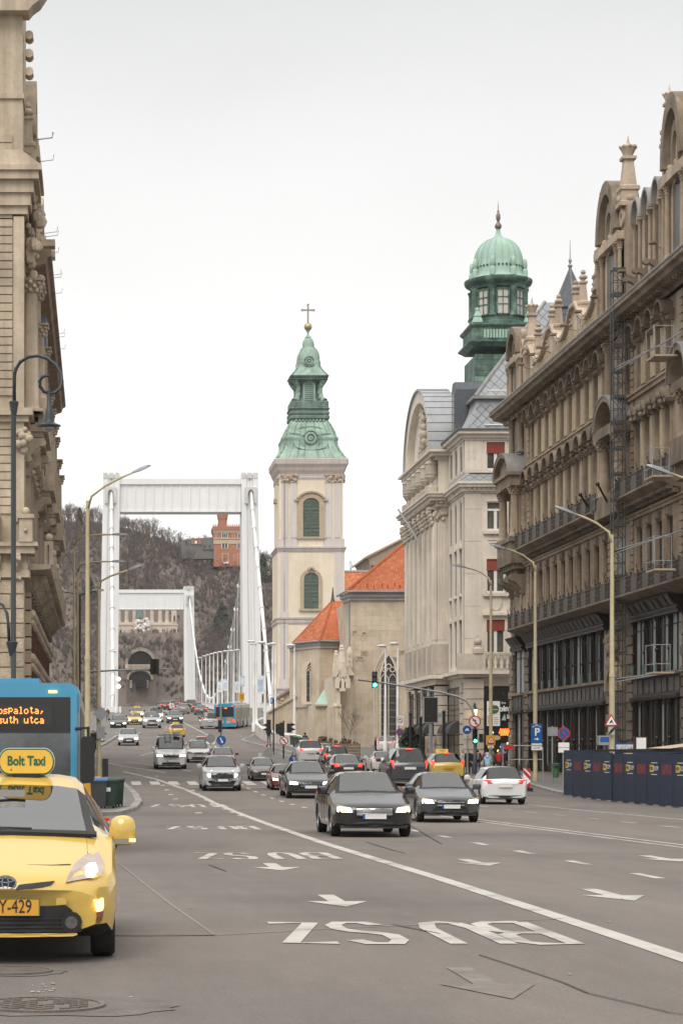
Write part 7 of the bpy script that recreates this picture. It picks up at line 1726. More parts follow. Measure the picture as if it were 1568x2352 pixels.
 def patch(pn,m,poly,rr=False,off=.012,th=.03,par=None,mirror=True):
  sg_=1 if rr else-1
  for e in((1,-1)if mirror else(1,)):
   pp=[(x*e,z)for x,z in poly];fine=[]
   for a,c in zip(pp,pp[1:]+pp[:1]):
    k=max(1,int(abs(c[0]-a[0])/.12));fine+=[(a[0]+(c[0]-a[0])*i/k,a[1]+(c[1]-a[1])*i/k)for i in range(k)]
   b=MB();m_=len(fine);cx_=sum(p[0]for p in fine)/m_;cz_=sum(p[1]for p in fine)/m_
   F_=[(x,ys(x,z,rr)+sg_*off,z)for x,z in fine];K_=[(x,ys(x,z,rr)-sg_*th,z)for x,z in fine]
   b.add(F_+K_+[(cx_,ys(cx_,cz_,rr)+sg_*off,cz_)],[(i,(i+1)%m_,m_+(i+1)%m_,m_+i)for i in range(m_)]+[(i,(i+1)%m_,2*m_)for i in range(m_)])
   o=b.obj(pn,m,t)
   if par is not None:o.parent=par
  return o
 def px(L_):return[(x*hw,z)for x,z in L_]
 hd=M_HEAD if lamps=='on' else M_WARM if lamps=='warm' else M_LAMP
 if kind=='prius':t['_p']=1
 elif not rear or not far:
  big=.1 if kind in('suv','van','minivan')else 0
  patch('headlight',M_LAMP,px([(.5,zn-.06),(.56,zn+.045),(.8,zh-.035),(.95,zh-.03+.03),(.955,zn+.02),(.86,zn-.06)]))
  if lamps!='off' and not rear:patch('lamp_lens',hd,px([(.55,zn-.05),(.59,zn+.04),(.88,zn+.06),(.89,zn-.045)]),off=.022)
  if grille:patch('grille',M_TRIM,px([(-.46,zn-.05),(-.4,zn+.04),(.4,zn+.04),(.46,zn-.05)]if not bars else[(-.42,zn-.14),(-.46,zn+.05),(.46,zn+.05),(.42,zn-.14)]),mirror=False,off=.01)
  for k in range(bars):patch('grille_bar',M_CHROME,px([(-.44,zn-.115+k*.16/bars),(-.44,zn-.098+k*.16/bars),(.44,zn-.098+k*.16/bars),(.44,zn-.115+k*.16/bars)]),mirror=False,off=.022)
  patch('lower_grille',M_TRIM,px([(-.6,.31),(-.52,.44),(.52,.44),(.6,.31)]),mirror=False,off=.008)
  patch('bumper_lip',M_TRIM,px([(-.82,.2),(-.84,.275),(.84,.275),(.82,.2)]),mirror=False,off=.01)
  patch('licence_plate',M_PLY if taxi else M_PLATE,[(-.26,zn-.2),(-.26,zn-.09),(.26,zn-.09),(.26,zn-.2)]if not big else[(-.26,.47),(-.26,.58),(.26,.58),(.26,.47)],mirror=False,off=.03)
  if not taxi and not far:patch('plate_strip',M_PLBLUE,[(-.26,zn-.2),(-.26,zn-.09),(-.21,zn-.09),(-.21,zn-.2)]if not big else[(-.26,.47),(-.26,.58),(-.21,.58),(-.21,.47)],mirror=False,off=.034)
  if kind=='van':patch('grille',M_TRIM,px([(-.5,zn-.02),(-.44,zn+.1),(.44,zn+.1),(.5,zn-.02),(.4,zn-.12),(-.4,zn-.12)]),mirror=False,off=.02)
 if rear or not far:
  tb=M_BRAKE if brake else M_TAIL;zt_=ztl-.1
  patch('tail_light',tb,px([(.56,zt_-.08),(.58,zt_+.05),(.95,zt_+.07),(.95,zt_-.1)])if kind not in('van','minivan','wagon')else px([(.78,zt_-.2),(.76,zt_+.15),(.94,zt_+.2),(.955,zt_-.22)]),True,.014)
  patch('rear_plate',M_PLY if taxi else M_PLATE,[(-.26,zt_-.22),(-.26,zt_-.11),(.26,zt_-.11),(.26,zt_-.22)],True,mirror=False)
  patch('rear_bumper',M_TRIM,px([(-.85,.22),(-.88,.36),(.88,.36),(.85,.22)]),True,mirror=False,off=.01)
  if brake and kind!='sedan':MB().box(-.13,.13,-L/2+tr1*L+.02,-L/2+tr1*L+.09,H-.06,H-.01).obj('brake_light',M_BRAKE,t)
 if not far:
  yc_,yf_=-L/2+tcw*L,-L/2+tr0*L;MB().box(-.8*hw,.8*hw,yc_+.12,-L/2+ttl*L-.2,.4,zc-.08).obj('cabin_floor',M_SEAT,t)
  for e in(-1,1):
   b=MB();b.prism([(e*.38-.23,zc-.08),(e*.38-.25,zc+.22),(e*.38-.15,zc+.29),(e*.38+.15,zc+.29),(e*.38+.25,zc+.22),(e*.38+.23,zc-.08)],'y',yf_+.2,yf_+.34);s_=b.obj('seat',M_SEAT,t);b=MB().prism([(e*.38-.13,zc+.3),(e*.38-.12,zc+.42),(e*.38+.12,zc+.42),(e*.38+.13,zc+.3)],'y',yf_+.22,yf_+.31);b.obj('headrest',M_SEAT,s_)
  MB().ring(arc(.38,zc-.02,.17,.15,0,2*pi,14)[:-1],arc(.38,zc-.02,.195,.175,0,2*pi,14)[:-1],'y',yf_-.45,yf_-.42,closed=True).obj('steering_wheel',M_TRIM,t)
 me=MB();k_=20
 for(pr,m_)in((((rt*.62,-.1),(rt*.93,-.1),(rt,-.07),(rt,.07),(rt*.93,.1),(rt*.62,.1)),0),(((.01,.03),(rt*.6,.03),(rt*.64,.06),(rt*.64,.092),(rt*.58,.092),(rt*.55,.05),(.06,.055),(.01,.055)),1)):
  k=len(me.v);npf=len(pr);vs=[(x,r*math.cos(2*pi*j/k_),r*math.sin(2*pi*j/k_))for r,x in pr for j in range(k_)]
  me.add(vs,[(i*k_+j,i*k_+(j+1)%k_,(i+1)*k_+(j+1)%k_,(i+1)*k_+j)for i in range(npf-1)for j in range(k_)],m_)
 for j in range(5):a=2*pi*j/5;me.add([(.085,.05*math.cos(a+1.57*e)+r*math.cos(a),.05*math.sin(a+1.57*e)+r*math.sin(a))for r in(.04,rt*.62)for e in(-1,1)],[(0,1,3,2)],1)
 me=me.mesh('wheel',[M_TYRE,M_RIM],40)
 for k in tw:
  for e in(-1,1):
   o=link(bpy.data.objects.new('wheel',me));o.parent=t;o.location=(e*(hw-.115),-L/2+k*L,rt)
   if e<0:o.rotation_euler=(0,0,pi)
 ym=-L/2+(tcw+.3*(tr0-tcw))*L
 for e in(-1,1):
  b=MB();b.lathe([(.02,-.09),(.1,-.08),(.125,0),(.11,.07),(.03,.1)],e*(hw+.1),ym,zc+.05,8,0,0,1.0,.6);b.tube([(e*(hw-.06),ym+.02,zc-.02),(e*(hw+.06),ym,zc)],.03,5)
  b.obj('mirror',col if not far else M_TRIM,t,50)
 if not far:
  for s in(tr0+.02,(tr0+tr1)/2+.01):
   for e in(-1,1):MB().box(e*(hw-.004)-.006,e*(hw-.004)+.006,-L/2+s*L-.006,-L/2+s*L+.006,.35,zc-.05).obj('door_seam',M_TRIM,t)
 if taxi and kind!='prius':
  ys_=-L/2+(tr0+.08)*L;b=MB();b.box(-.33,.33,ys_-.06,ys_+.06,H+.01,H+.2);b.obj('roof_sign',mat('taxi sign yellow',(.62,.42,.07),.5,var=.03,emit=(1,.75,.2),es=.12),t)
  text('TAXI',.15,'sign_lettering',M_TRIM,t,(0,(ys_-.065 if not rear else ys_+.065),H+.105),(pi/2,0,pi if rear else 0),local=True)
 p=loc or GP(u,v);s=sc if wpx is None else wpx*p[1]/F/Wd
 t['_L']=L*s;yd=L*s*(.5 if True else 0)*.7
 t.location=(p[0]*(1+yd/p[1]*.0),p[1]+yd*(1 if loc is None else 0),p[2]);
 pz=G(t.location.x,t.location.y+1)-G(t.location.x,t.location.y-1)if t.location.y<372 else interp(PLT,t.location.y+1)-interp(PLT,t.location.y-1)
 t.location.z=G(t.location.x,t.location.y)if t.location.y<372 else interp(PLT,t.location.y)
 t.rotation_euler=(-math.atan2(pz,2)if rear else math.atan2(pz,2),0,yaw+(pi if rear else 0));t.scale=(s,s,s)
 t['_f']=1;CARFN[t.name]=(patch,ys,px);return t
CARFN={}
P_BLK,P_GRY,P_SIL,P_WHT,P_DGR,P_RED,P_YEL,P_BRN=paint('black',(.012,.012,.013)),paint('grey',(.09,.09,.095)),paint('silver',(.33,.34,.35),.3),paint('white',(.62,.62,.62)),paint('dark grey',(.04,.042,.046)),paint('red',(.16,.03,.03)),paint('taxi yellow',(.56,.385,.085)),paint('brown',(.05,.04,.038))
car('sedan','black saloon with chrome barred grille and warm headlights nearest the middle','car','sedan',P_BLK,851,1922,184,lamps='warm',bars=5)
car('sedan','dark silver saloon with warm headlights just right of the black one','car','sedan',P_DGR,1027,1889,142,lamps='warm',bars=2)
car('hatchback','white hatchback seen from behind beside the red and white marker','car','hatch',P_WHT,1154,1848,104,rear=True)
car('taxi','yellow estate taxi with brake lights on in the queue','taxi','wagon',P_YEL,1025,1795,79,rear=True,brake=True,taxi=True)
car('minivan','dark grey people carrier with roof rails braking ahead of the silver saloon','car','minivan',P_DGR,937,1806,92,rear=True,brake=True)
car('hatchback','dark car with a lit tail light half hidden behind the dark people carrier','car','hatch',P_BRN,955,1780,62,rear=True,brake=True)
car('sedan','white saloon with dark bumper seen from behind left of the people carrier','car','sedan',P_WHT,884,1776,62,rear=True)
car('sedan','black saloon braking behind the black oncoming saloon','car','sedan',P_BLK,797,1797,78,rear=True,brake=True)
car('van','dark passenger van with tall rear window in the queue','van','minivan',P_BRN,772,1770,60,rear=True,brake=True)
car('crossover','white crossover with a slim red tail light bar under the bins','car','suv',P_WHT,712,1757,64,rear=True,brake=True)
car('hatchback','silver grey car squeezed between white crossover and dark passenger van','car','hatch',P_SIL,742,1752,52,rear=True)
car('sedan','white saloon parked on the square before the church window','car','sedan',P_WHT,897,1729,46,rear=True,yaw=-.25,brake=True)
car('sedan','black saloon with bright white headlights following the sparkling red car','car','sedan',P_BLK,709,1834,104,bars=2)
car('hatchback','dark red car with one dazzling headlight','car','hatch',P_RED,656,1815,70,lamps='warm')
car('hatchback','brown hatchback with pale bonnet beside the dazzling red car','car','hatch',P_BRN,606,1794,62,lamps='off')
kia=car('crossover','silver crossover with angular white running lights in the bus lane gap','car','suv',P_SIL,509,1817,90,grille=False,lamps='off')
car('hatchback','red hatchback tucked behind the silver crossover','car','hatch',P_RED,513,1766,58,lamps='off')
car('minivan','white oncoming people carrier right of the white van','car','minivan',P_WHT,455,1752,54,lamps='off')
car('wagon','white estate seen from behind beyond the white people carrier','car','wagon',P_WHT,467,1728,44,rear=True,brake=True)
vn=car('van','white delivery van with a ladder rack on its roof','van','van',P_WHT,392,1767,73)
car('sedan','silver oncoming saloon alone in the left lane','car','sedan',P_SIL,295,1713,48)
car('taxi','yellow taxi hatchback driving away just beyond the white van','taxi','hatch',P_YEL,404,1694,36,rear=True,yaw=.1,taxi=True)
car('hatchback','small black oncoming car at the left kerb of the bridge ramp','car','hatch',P_BLK,272,1675,38,far=True)
car('taxi','yellow oncoming taxi behind the small black car','taxi','sedan',P_YEL,309,1665,34,taxi=True,far=True)
car('taxi','pale yellow taxi hidden behind the yellow oncoming taxi','taxi','sedan',paint('pale yellow',(.5,.42,.2)),315,1650,30,taxi=True,far=True)
car('crossover','grey oncoming crossover with bright headlights on the bridge ramp','car','suv',P_SIL,349,1673,42,far=True)
vn2=car('van','white van coming down from the bridge','van','van',P_WHT,359,1659,33,far=True)
car('sedan','dark grey oncoming saloon beside the centre line of the bridge ramp','car','sedan',P_DGR,402,1662,36,far=True)
car('minivan','silver people carrier just left of the blue articulated bus','car','minivan',P_SIL,482,1675,40,rear=True,far=True)
car('hatchback','white car half hidden behind the cream lamp posts','car','hatch',P_WHT,222,1707,36,far=True)
for(u,v,w,k,c,l)in((378,1631,24,'hatch',P_RED,'reddish car leading the row driving onto the bridge'),(389,1630.5,24,'sedan',P_GRY,'grey car second in the row driving onto the bridge'),(402,1632,26,'suv',P_WHT,'white tall car driving onto the bridge'),(410,1636,27,'hatch',P_SIL,'silver hatchback in the row driving onto the bridge'),(421,1640,29,'sedan',paint('beige',(.25,.22,.2)),'beige saloon nearest in the left lane onto the bridge'),(432,1629,22,'hatch',P_GRY,'small grey car far up the bridge'),(439,1631,27,'suv',P_BLK,'black tall car far up the bridge'),(453,1637,27,'hatch',paint('dull mauve',(.12,.09,.09)),'dull dark car in the right lane onto the bridge'),(462,1643,29,'sedan',P_GRY,'grey saloon nearest in the right lane onto the bridge')):
 car(dict(hatch='hatchback',sedan='sedan',suv='crossover')[k],l,'car',k,c,u,v,w,rear=True,brake=u in(378,410,453,462),far=True,group='cars driving onto the bridge')
def roof_rack(t,H,L,n):
 b=MB()
 for k in range(3):b.box(-.75,.75,-L*.2+k*.9-.03,-L*.2+k*.9+.03,H+.02,H+.1)
 for x in(-.35,.0):b.tube([(x,-L*.3,H+.16),(x,L*.35,H+.16)],.03,5)
 for k in range(9):b.tube([(-.35,-L*.28+k*.36,H+.16),(0,-L*.28+k*.36,H+.16)],.02,4)
 b.box(.2,.6,-L*.25,L*.1,H+.1,H+.28);struct(b.obj('roof_rack',M_GREY,t),'stuff')
roof_rack(vn,2.05,5,9);roof_rack(vn2,2.05,5,9)
patch,ys,px=CARFN[kia.name]
patch('running_light',emis('white running light',(1,1,.9),4.0),px([(.62,.66),(.5,.98),(.56,.98),(.78,.8),(.68,.66)]),off=.03)
patch('grille',M_TRIM,px([(-.62,.72),(-.56,.88),(.56,.88),(.62,.72),(.5,.62),(-.5,.62)]),mirror=False,off=.015);patch('lower_grille',M_TRIM,px([(-.9,.25),(-.86,.5),(-.5,.5),(-.44,.42),(.44,.42),(.5,.5),(.86,.5),(.9,.25)]),mirror=False,off=.015)
# ---- the near taxi
tx=car('taxi','big yellow taxi with a lit roof sign pulling past in the foreground','taxi','prius',P_YEL,24,2192,loc=(-.757,20.1,0),sc=1.035,taxi=True,glass=glass('taxi glass',(.4,.46,.46),.16))
patch,ys,px=CARFN[tx.name];zx=lambda y:ZV((3200+y/2.24)/1.742,17.95);xz=lambda x:(x/2.24/1.742-24.3)*17.95/F/1.035
def pt(L_):return[(xz(x),(zx(y)+.0)/1.035)for x,y in L_]
patch('headlight',mat('taxi lamp glass',(.3,.21,.16),.08,.1,var=.2,vs=9,spec=.9,coat=1),pt([(632,742),(660,665),(705,590),(790,525),(850,500),(862,525),(905,500),(925,495),(960,560),(972,640),(955,670),(870,705)]),off=.012)
patch('lamp_lens',M_HEAD,pt([(820,600),(850,585),(895,590),(910,640),(880,690),(825,690),(812,640)]),off=.02);patch('turn_signal',M_AMBER,pt([(880,905),(965,893),(970,960),(958,1003),(905,1010)]),off=.016);patch('turn_signal_base',mat('amber smoked',(.16,.05,.025),.3,var=0),pt([(902,1015),(968,1005),(955,1090),(925,1115),(915,1100)]),off=.014)
patch('grille_slot',M_TRIM,pt([(185,800),(215,760),(530,730),(500,765),(420,785),(190,812)]),off=.008)
patch('lower_grille',M_TRIM,pt([(-600,955),(630,950),(680,985),(760,1110),(775,1180),(730,1190),(-560,1185)])[1:6]+pt([(95,1187),(95,955)]),off=.01)
for y in(1060,1098,1135,1170):patch('grille_slat',M_GREY if False else mat('dark slat',(.04,.04,.042),.4,var=0),pt([(95,y),(95,y+9),(640,y+9),(640,y)]),off=.02)
patch('bumper_strip',P_YEL,pt([(95,1190),(95,1225),(700,1222),(735,1210),(730,1195)]),off=.03);patch('fog_lamp',M_TRIM,[(xz(680)+.085*math.cos(a*pi/6),zx(1100)/1.035+.085*math.sin(a*pi/6))for a in range(12)],off=.02);patch('fog_ring',mat('fog lens',(.12,.115,.11),.15,.2,var=.3,vs=12),[(xz(680)+.05*math.cos(a*pi/6),zx(1100)/1.035+.05*math.sin(a*pi/6))for a in range(12)],off=.025)
patch('tow_cover',P_YEL,pt([(545,945),(545,890),(560,880),(625,880),(637,900),(637,940)]),off=.004,mirror=False)
def line(pn,L_,r=.004):
 P=pt(L_)
 for e in(1,-1):MB().tube([(x*e,ys(x,z,False)-.003,z)for x,z in P],r,4).obj(pn,M_TRIM,tx)
line('bonnet_gap',[(95,592),(300,600),(500,603),(672,597)])
for e in(1,-1):
 P=[(.66,.02),(.7,.05),(.73,.12),(.72,.19)]
 MB().tube([(e*q*.885,-2.24+s*4.48+.2*q*q*max(0,1-s/.3),lin([(0,.59),(.008,.66),(.03,.72),(.2,1.0)],s)-.012)for q,s in P],.005,4).obj('bonnet_gap',M_TRIM,tx)
MB().tube([(-.5,-1.33,1.035),(-.1,-1.32,1.05),(.18,-1.31,1.04)],.018,5).obj('wiper',M_TRIM,tx);MB().tube([(-.72,-1.35,1.0),(0,-1.37,1.012),(.72,-1.35,1.0)],.03,6).obj('cowl_trim',M_TRIM,tx)
zp,zq=zx(1000)/1.035,zx(905)/1.035;yb=ys(0,.5,False)-.03
MB().box(-.265,.265,yb-.012,yb,zx(1032)/1.035,zx(892)/1.035).obj('licence_plate',M_PLY,tx);MB().box(-.275,.275,yb-.008,yb+.01,zx(1036)/1.035,zx(886)/1.035).obj('plate_holder',mat('plate green',(.05,.16,.11),.5,var=0),tx)
text('NCY-429',.15,'plate_lettering',M_TRIM,tx,(.0,yb-.014,zx(956)/1.035),(pi/2,0,0),.002,sx=.72,local=True)
ye=ys(0,zx(745)/1.035,False)-.02;ze_=zx(745)/1.035
MB().prism(arc(0,ze_,.088,.06,0,2*pi,24)[:-1],'y',ye,ye+.02).obj('emblem',mat('emblem blue',(.01,.03,.08),.3,var=0),tx)
b=MB()
for rx_,rz_,cz_ in((.086,.058,0),(.03,.05,0),(.066,.022,.022)):b.ring(arc(0,ze_+cz_,rx_-.009,rz_-.008,0,2*pi,24)[:-1],arc(0,ze_+cz_,rx_,rz_,0,2*pi,24)[:-1],'y',ye-.006,ye,closed=True)
b.obj('emblem_rings',M_CHROME,tx)
for c in[c for c in tx.children if c.name.startswith('mirror')]:bpy.data.objects.remove(c)
for e in(1,-1):
 b=MB();cxm,czm,ym=e*.94,1.03,-1.0
 b.lathe([(.02,-.14),(.1,-.135),(.135,-.07),(.14,.02),(.12,.085),(.06,.115),(.01,.12)],cxm,ym,czm,14,0,0,.82,.7);mo=b.obj('mirror',P_YEL,tx,50)
 o=MB().tube([(e*.8,ym+.08,.82),(e*.84,ym+.04,.88),(e*.88,ym,.94)],[.06,.05,.04],8).obj('mirror_stalk',M_TRIM,tx);o=MB().box(cxm-.08 if e>0 else cxm-.1,cxm+.1 if e>0 else cxm+.08,ym-.112,ym-.06,czm-.12,czm-.075).obj('indicator',M_LAMP,tx);MB().box(cxm+e*.08-.025,cxm+e*.08+.025,ym-.114,ym-.06,czm-.1,czm-.075).obj('indicator_lit',M_AMBER,tx)
rs=thing_=link(bpy.data.objects.new('roof_sign',None));rs.parent=tx;rs.location=(.09,.12,1.475);rs.scale=(.6,.8,.76)
def stad(w,h,n=10):return[(w-h+h*math.cos(a),h*math.sin(a))for a in[-pi/2+pi*i/n for i in range(n+1)]]+[(-(w-h)+h*math.cos(a),h*math.sin(a))for a in[pi/2+pi*i/n for i in range(n+1)]]
mg=mat('sign dark green',(.02,.11,.06),.4,var=0);
for nm,w,h,y0,y1,m_ in(('shell',.415,.155,-.05,.07,mg),('face',.395,.138,-.06,-.05,mat('sign face',(.6,.37,.05),.4,var=.04,vs=3,emit=(1,.62,.1),es=.08)),('rim',.425,.162,.0,.05,M_WHITE)):
 o=link(bpy.data.objects.new(nm,MB().prism([(x,z+.17)for x,z in stad(w,h)],'y',y0,y1).mesh(nm,m_)));o.parent=rs
o=link(bpy.data.objects.new('foot',MB().box(-.2,.2,-.06,.08,-.02,.03).mesh('foot',M_TRIM)));o.parent=rs
text('Bolt Taxi',.155,'lettering',mat('sign letter green',(.015,.1,.05),.5,var=0),rs,(0,-.063,.175),(pi/2,0,0),.002,sx=1.0,bold=.005,local=True)
o=link(bpy.data.objects.new('dot',MB().ball((-.225,-.064,.075),.012,8,6).mesh('dot',mg)));o.parent=rs
# ---- buses
M_BB=paint('bus blue',(.03,.24,.4),.3);M_BBK=mat('bus black',(.014,.015,.016),.3,var=.05,spec=.6);M_BSIL=mat('bus silver',(.33,.34,.36),.35,.2,var=.05);M_BGL=mat('bus windscreen',(.06,.072,.075),.07,var=.45,vs=.55,spec=.8)
M_LED=emis('amber display',(1,.3,.04),3.0)
bu=thing('bus','blue city bus with an amber destination display stopped behind the big yellow taxi','bus',(0,0,0));bu['_local']=1
bw,bh,bl_=1.275,3.02,11.4
def rrect(w,z0,z1,r,n=5):return[(w-r+r*math.cos(a),z1-r+r*math.sin(a))for a in[pi/2*i/n for i in range(n+1)]]+[(-(w-r)+r*math.cos(a),z1-r+r*math.sin(a))for a in[pi/2+pi/2*i/n for i in range(n+1)]]+[(-w,z0),(w,z0)]
MB().prism(rrect(bw,.3,bh,.18),'y',.06,bl_).obj('body',M_BSIL,bu,40);MB().prism(rrect(bw-.02,2.55,bh+.02,.2),'y',0,2.4).obj('roof_front',M_BB,bu,40)
MB().prism(rrect(bw-.16,.42,2.78,.05),'y',-.06,.05).obj('front_frame',M_BBK,bu);MB().prism([(-1.1,.95),(1.1,.95),(1.1,2.12),(-1.1,2.12)],'y',-.085,-.06).obj('windscreen',M_BGL,bu)
for e in(-1,1):MB().prism([(e*1.1,.95),(e*1.22,.95),(e*1.22,2.86),(e*1.1,2.86)],'y',-.09,.06).obj('corner_pillar',M_BB,bu)
MB().box(-1.14,1.14,-.1,.05,.35,.9).obj('front_panel',M_BB,bu);MB().box(-1.0,.8,-.075,-.06,2.2,2.66).obj('display_box',M_BBK,bu)
MB().box(-1.05,.76,-.09,-.075,2.27,2.65).obj('display',mat('display grey',(.03,.032,.033),.4,var=0),bu)
GLY=dict(zip('Rakospltuhc,K',('11110 10001 10001 11110 10100 10010 10001','00000 00000 01110 00001 01111 10001 01111','10000 10000 10010 10100 11000 10100 10010','00000 00000 01110 10001 10001 10001 01110','00000 00000 01111 10000 01110 00001 11110','00000 11110 10001 10001 11110 10000 10000','01100 00100 00100 00100 00100 00100 01110','00100 01110 00100 00100 00100 00101 00010','00000 00000 10001 10001 10001 10011 01101','10000 10000 10110 11001 10001 10001 10001','00000 00000 01110 10000 10000 10001 01110','00000 00000 00000 00000 00110 00100 01000','10001 10010 10100 11000 10100 10010 10001')))
for s,z,xe in(('Rakospalota,',2.6,.63),('Kossuth utca',2.425,.63)):
 b=MB()
 for i,ch in enumerate(s):
  for r,row in enumerate(GLY.get(ch,'').split()):
   for q,on in enumerate(row):
    if on=='1':x=xe-(len(s)-i)*.0945+q*.0157;zq_=z-r*.0185;b.box(x,x+.013,-.097,-.09,zq_-.015,zq_)
 struct(b.obj('display_lettering',M_LED,bu),'stuff')
MB().box(.7,.85,-.03,.02,2.86,2.9).obj('marker_lamp',M_AMBER,bu);MB().box(-.85,-.7,-.03,.02,2.86,2.9).obj('marker_lamp',M_AMBER,bu);MB().box(-.7,.5,1.0,8.0,3.0,3.16).obj('roof_unit',M_BB,bu)
for e in(-1,1):
 MB().box(e*1.26,e*1.285,.1,11.2,1.2,2.6).obj('side_window',M_BBK,bu);MB().box(e*1.26,e*1.29,.35,1.5,.4,2.55).obj('door',M_BBK,bu)
 for k in range(3):MB().box(e*1.29,e*1.3,.5+k*.45,.55+k*.45,.5,2.4).obj('door_rail',M_GREY,bu)
 b=MB();b.tube([(e*1.2,-.1,2.2),(e*1.42,-.25,2.22),(e*1.44,-.3,1.9)],.035,6);b.obj('mirror_arm',M_TRIM,bu)
 b=MB();b.prism([(e*1.3,1.2),(e*1.5,1.22),(e*1.54,1.3),(e*1.54,2.0),(e*1.5,2.06),(e*1.32,2.06),(e*1.28,1.98)],'y',-.35,-.15);b.obj('mirror',M_TRIM,bu);MB().box(-.55*e-.35,-.55*e+.35,-.11,-.095,.5,.62).obj('headlight',M_LAMP,bu)
 for y in(2.6,8.6):MB().prism([(y+.48*math.cos(a*pi/8),.48+.48*math.sin(a*pi/8))for a in range(16)],'x',*sorted((e*1.05,e*1.29))).obj('wheel',M_TYRE,bu)
b=MB();b.tube([(-.2,.3,.9),(-.25,.3,1.25)],[.25,.22],8);b.ball((-.25,.28,1.5),.13,8,6);b.obj('wiper',M_TRIM,bu);MB().tube([(.9,-.11,.95),(.3,-.11,1.05),(-.4,-.11,1.0)],.02,4).obj('wiper',M_TRIM,bu)
bu.location=(-1.6,39.8,0)
ab=thing('articulated_bus','blue articulated bus seen from behind climbing the bridge ramp','bus',(0,0,0));ab['_local']=1
def abox(y0,y1,rearend):
 MB().prism(rrect(bw,.32,3.0,.15),'y',y0,y1).obj('body',M_BSIL,ab,40)
 for e in(-1,1):
  MB().box(e*1.265,e*1.29,y0+.35,y1-.2,1.25,2.55).obj('side_window',M_BBK,ab)
  for k in((1.3,4.6)if rearend else(2.0,6.0)):MB().box(e*1.27,e*1.3,y0+k,y0+k+1.2,.4,2.5).obj('door',M_BBK,ab)
  for y in((y0+2.9,)if rearend else(y0+1.5,y0+7)):MB().prism([(y+.48*math.cos(a*pi/8),.48+.48*math.sin(a*pi/8))for a in range(16)],'x',*sorted((e*1.05,e*1.3))).obj('wheel',M_TYRE,ab)
 MB().box(-.9,.9,y0+.6,y1-.6,3.0,3.14).obj('roof_unit',M_BB,ab)
abox(0,6.6,True);abox(7.6,17.6,False);MB().prism(rrect(1.2,.45,2.9,.15),'y',6.6,7.6).obj('bellows',M_BBK,ab,40)
MB().prism(rrect(bw+.01,.34,3.02,.2),'y',-.06,.3).obj('rear_shell',M_BB,ab,40)
MB().prism([(-1.1,1.55),(1.1,1.55),(1.06,2.72),(-1.06,2.72)],'y',-.09,-.05).obj('rear_window',M_BBK,ab);text('133E',.2,'display_lettering',M_LED,ab,(.1,-.1,2.58),(pi/2,0,0),.002,local=True)
M_AD=mat('bus advert',(.33,.27,.22),.5,var=.6,vs=1.8);
for x0,x1 in((-1.05,-.12),(.2,1.05)):MB().box(x0,x1,-.08,-.05,.75,1.5).obj('advert',M_AD,ab)
for e in(-1,1):MB().box(e*1.12-.1,e*1.12+.1,-.09,-.04,.85,1.25).obj('tail_light',M_BRAKE,ab);MB().box(e*.95-.12,e*.95+.12,-.09,-.04,2.8,2.88).obj('marker_lamp',M_BRAKE,ab)
p=GP(516,1675);ab.location=(p[0],p[1],p[2]-.05);ab.rotation_euler=(math.atan(.032),0,-.17)
MB().box(-.14,.1,-.52,-.48,1.3,1.36).obj('inner_mirror',M_LAMP,tx)
# ---------------------------------------------------------------- street furniture
def gg(x,d,h=.13):return G(x,d)+h
def cream_lamp(label,u,d,vtop,arm,r=.13):
 x,zt_,z0=XU(u,d),ZV(vtop,d),gg(XU(u,d),d,.12);t=thing('street_lamp',label,'street lamp',(x,d,z0),'cream lamp posts with curved arms')
 H=zt_-z0;MB().lathe([(r*1.25,0),(r*1.2,.5),(r,.6),(r*.98,H*.45),(r*1.1,H*.45),(r*1.1,H*.46),(r*.85,H*.47),(r*.62,H)],x,d,z0,12).obj('pole',M_TAN,t,40)
 P=[(x,d,zt_-.35)]+[W(a,b,d)for a,b in arm];MB().tube(P,[.09]+[.06]*(len(P)-2)+[.05],8).obj('arm',M_TAN,t,True)
 e,q=Vector(P[-1]),Vector(P[-2]);dr=(e-q).normalized();L_=.95;up=Vector((0,0,1));s_=Vector((0,1,0))
 b=MB();sec=[(0,.05,.05),(.12,.1,.07),(.45,.15,.1),(.8,.14,.08),(1,.06,.04)];vs=[]
 for f,w,h in sec:
  c=e+dr*L_*f;vs+=[tuple(c+s_*w-up*h*.5),tuple(c-s_*w-up*h*.5),tuple(c-s_*w*.7+up*h),tuple(c+s_*w*.7+up*h)]
 b.add(vs,[(i*4+j,i*4+(j+1)%4,(i+1)*4+(j+1)%4,(i+1)*4+j)for i in range(4)for j in range(4)]+[(0,1,2,3),(16,19,18,17)]);h=b.obj('luminaire',mat('lamp grey',(.22,.23,.24),.45,.2,var=.08),t)
 return t
cream_lamp('tall cream lamp post with the highest upswept arm, nearest of the left row',201,100,1150,[(210,1140),(240,1117),(275,1098),(302,1087)])
cream_lamp('cream lamp post with upswept arm standing by the zebra crossing',227,118,1338,[(232,1335),(252,1324),(275,1316),(292,1310)],.12)
cream_lamp('thin cream lamp post with level arm, leftmost of the left row',170,130,1240,[(176,1238),(196,1231),(232,1228),(258,1228)],.08)
cream_lamp('thin cream lamp post with level arm, lower one close to the leftmost',178.5,140,1300,[(184,1298),(205,1292),(232,1290),(255,1290)],.08)
cream_lamp('cream lamp post carrying the cyclist warning triangle by the hoarding',1405,100,1228,[(1398,1222),(1370,1202),(1345,1190),(1318,1180)])
cream_lamp('cream lamp post carrying the blue parking sign',1229,127.5,1298,[(1224,1292),(1200,1275),(1180,1266),(1162,1261)])
cream_lamp('cream lamp post carrying the orange roadworks sign',1127,140,1332,[(1122,1328),(1105,1315),(1088,1308),(1070,1304)],.12)
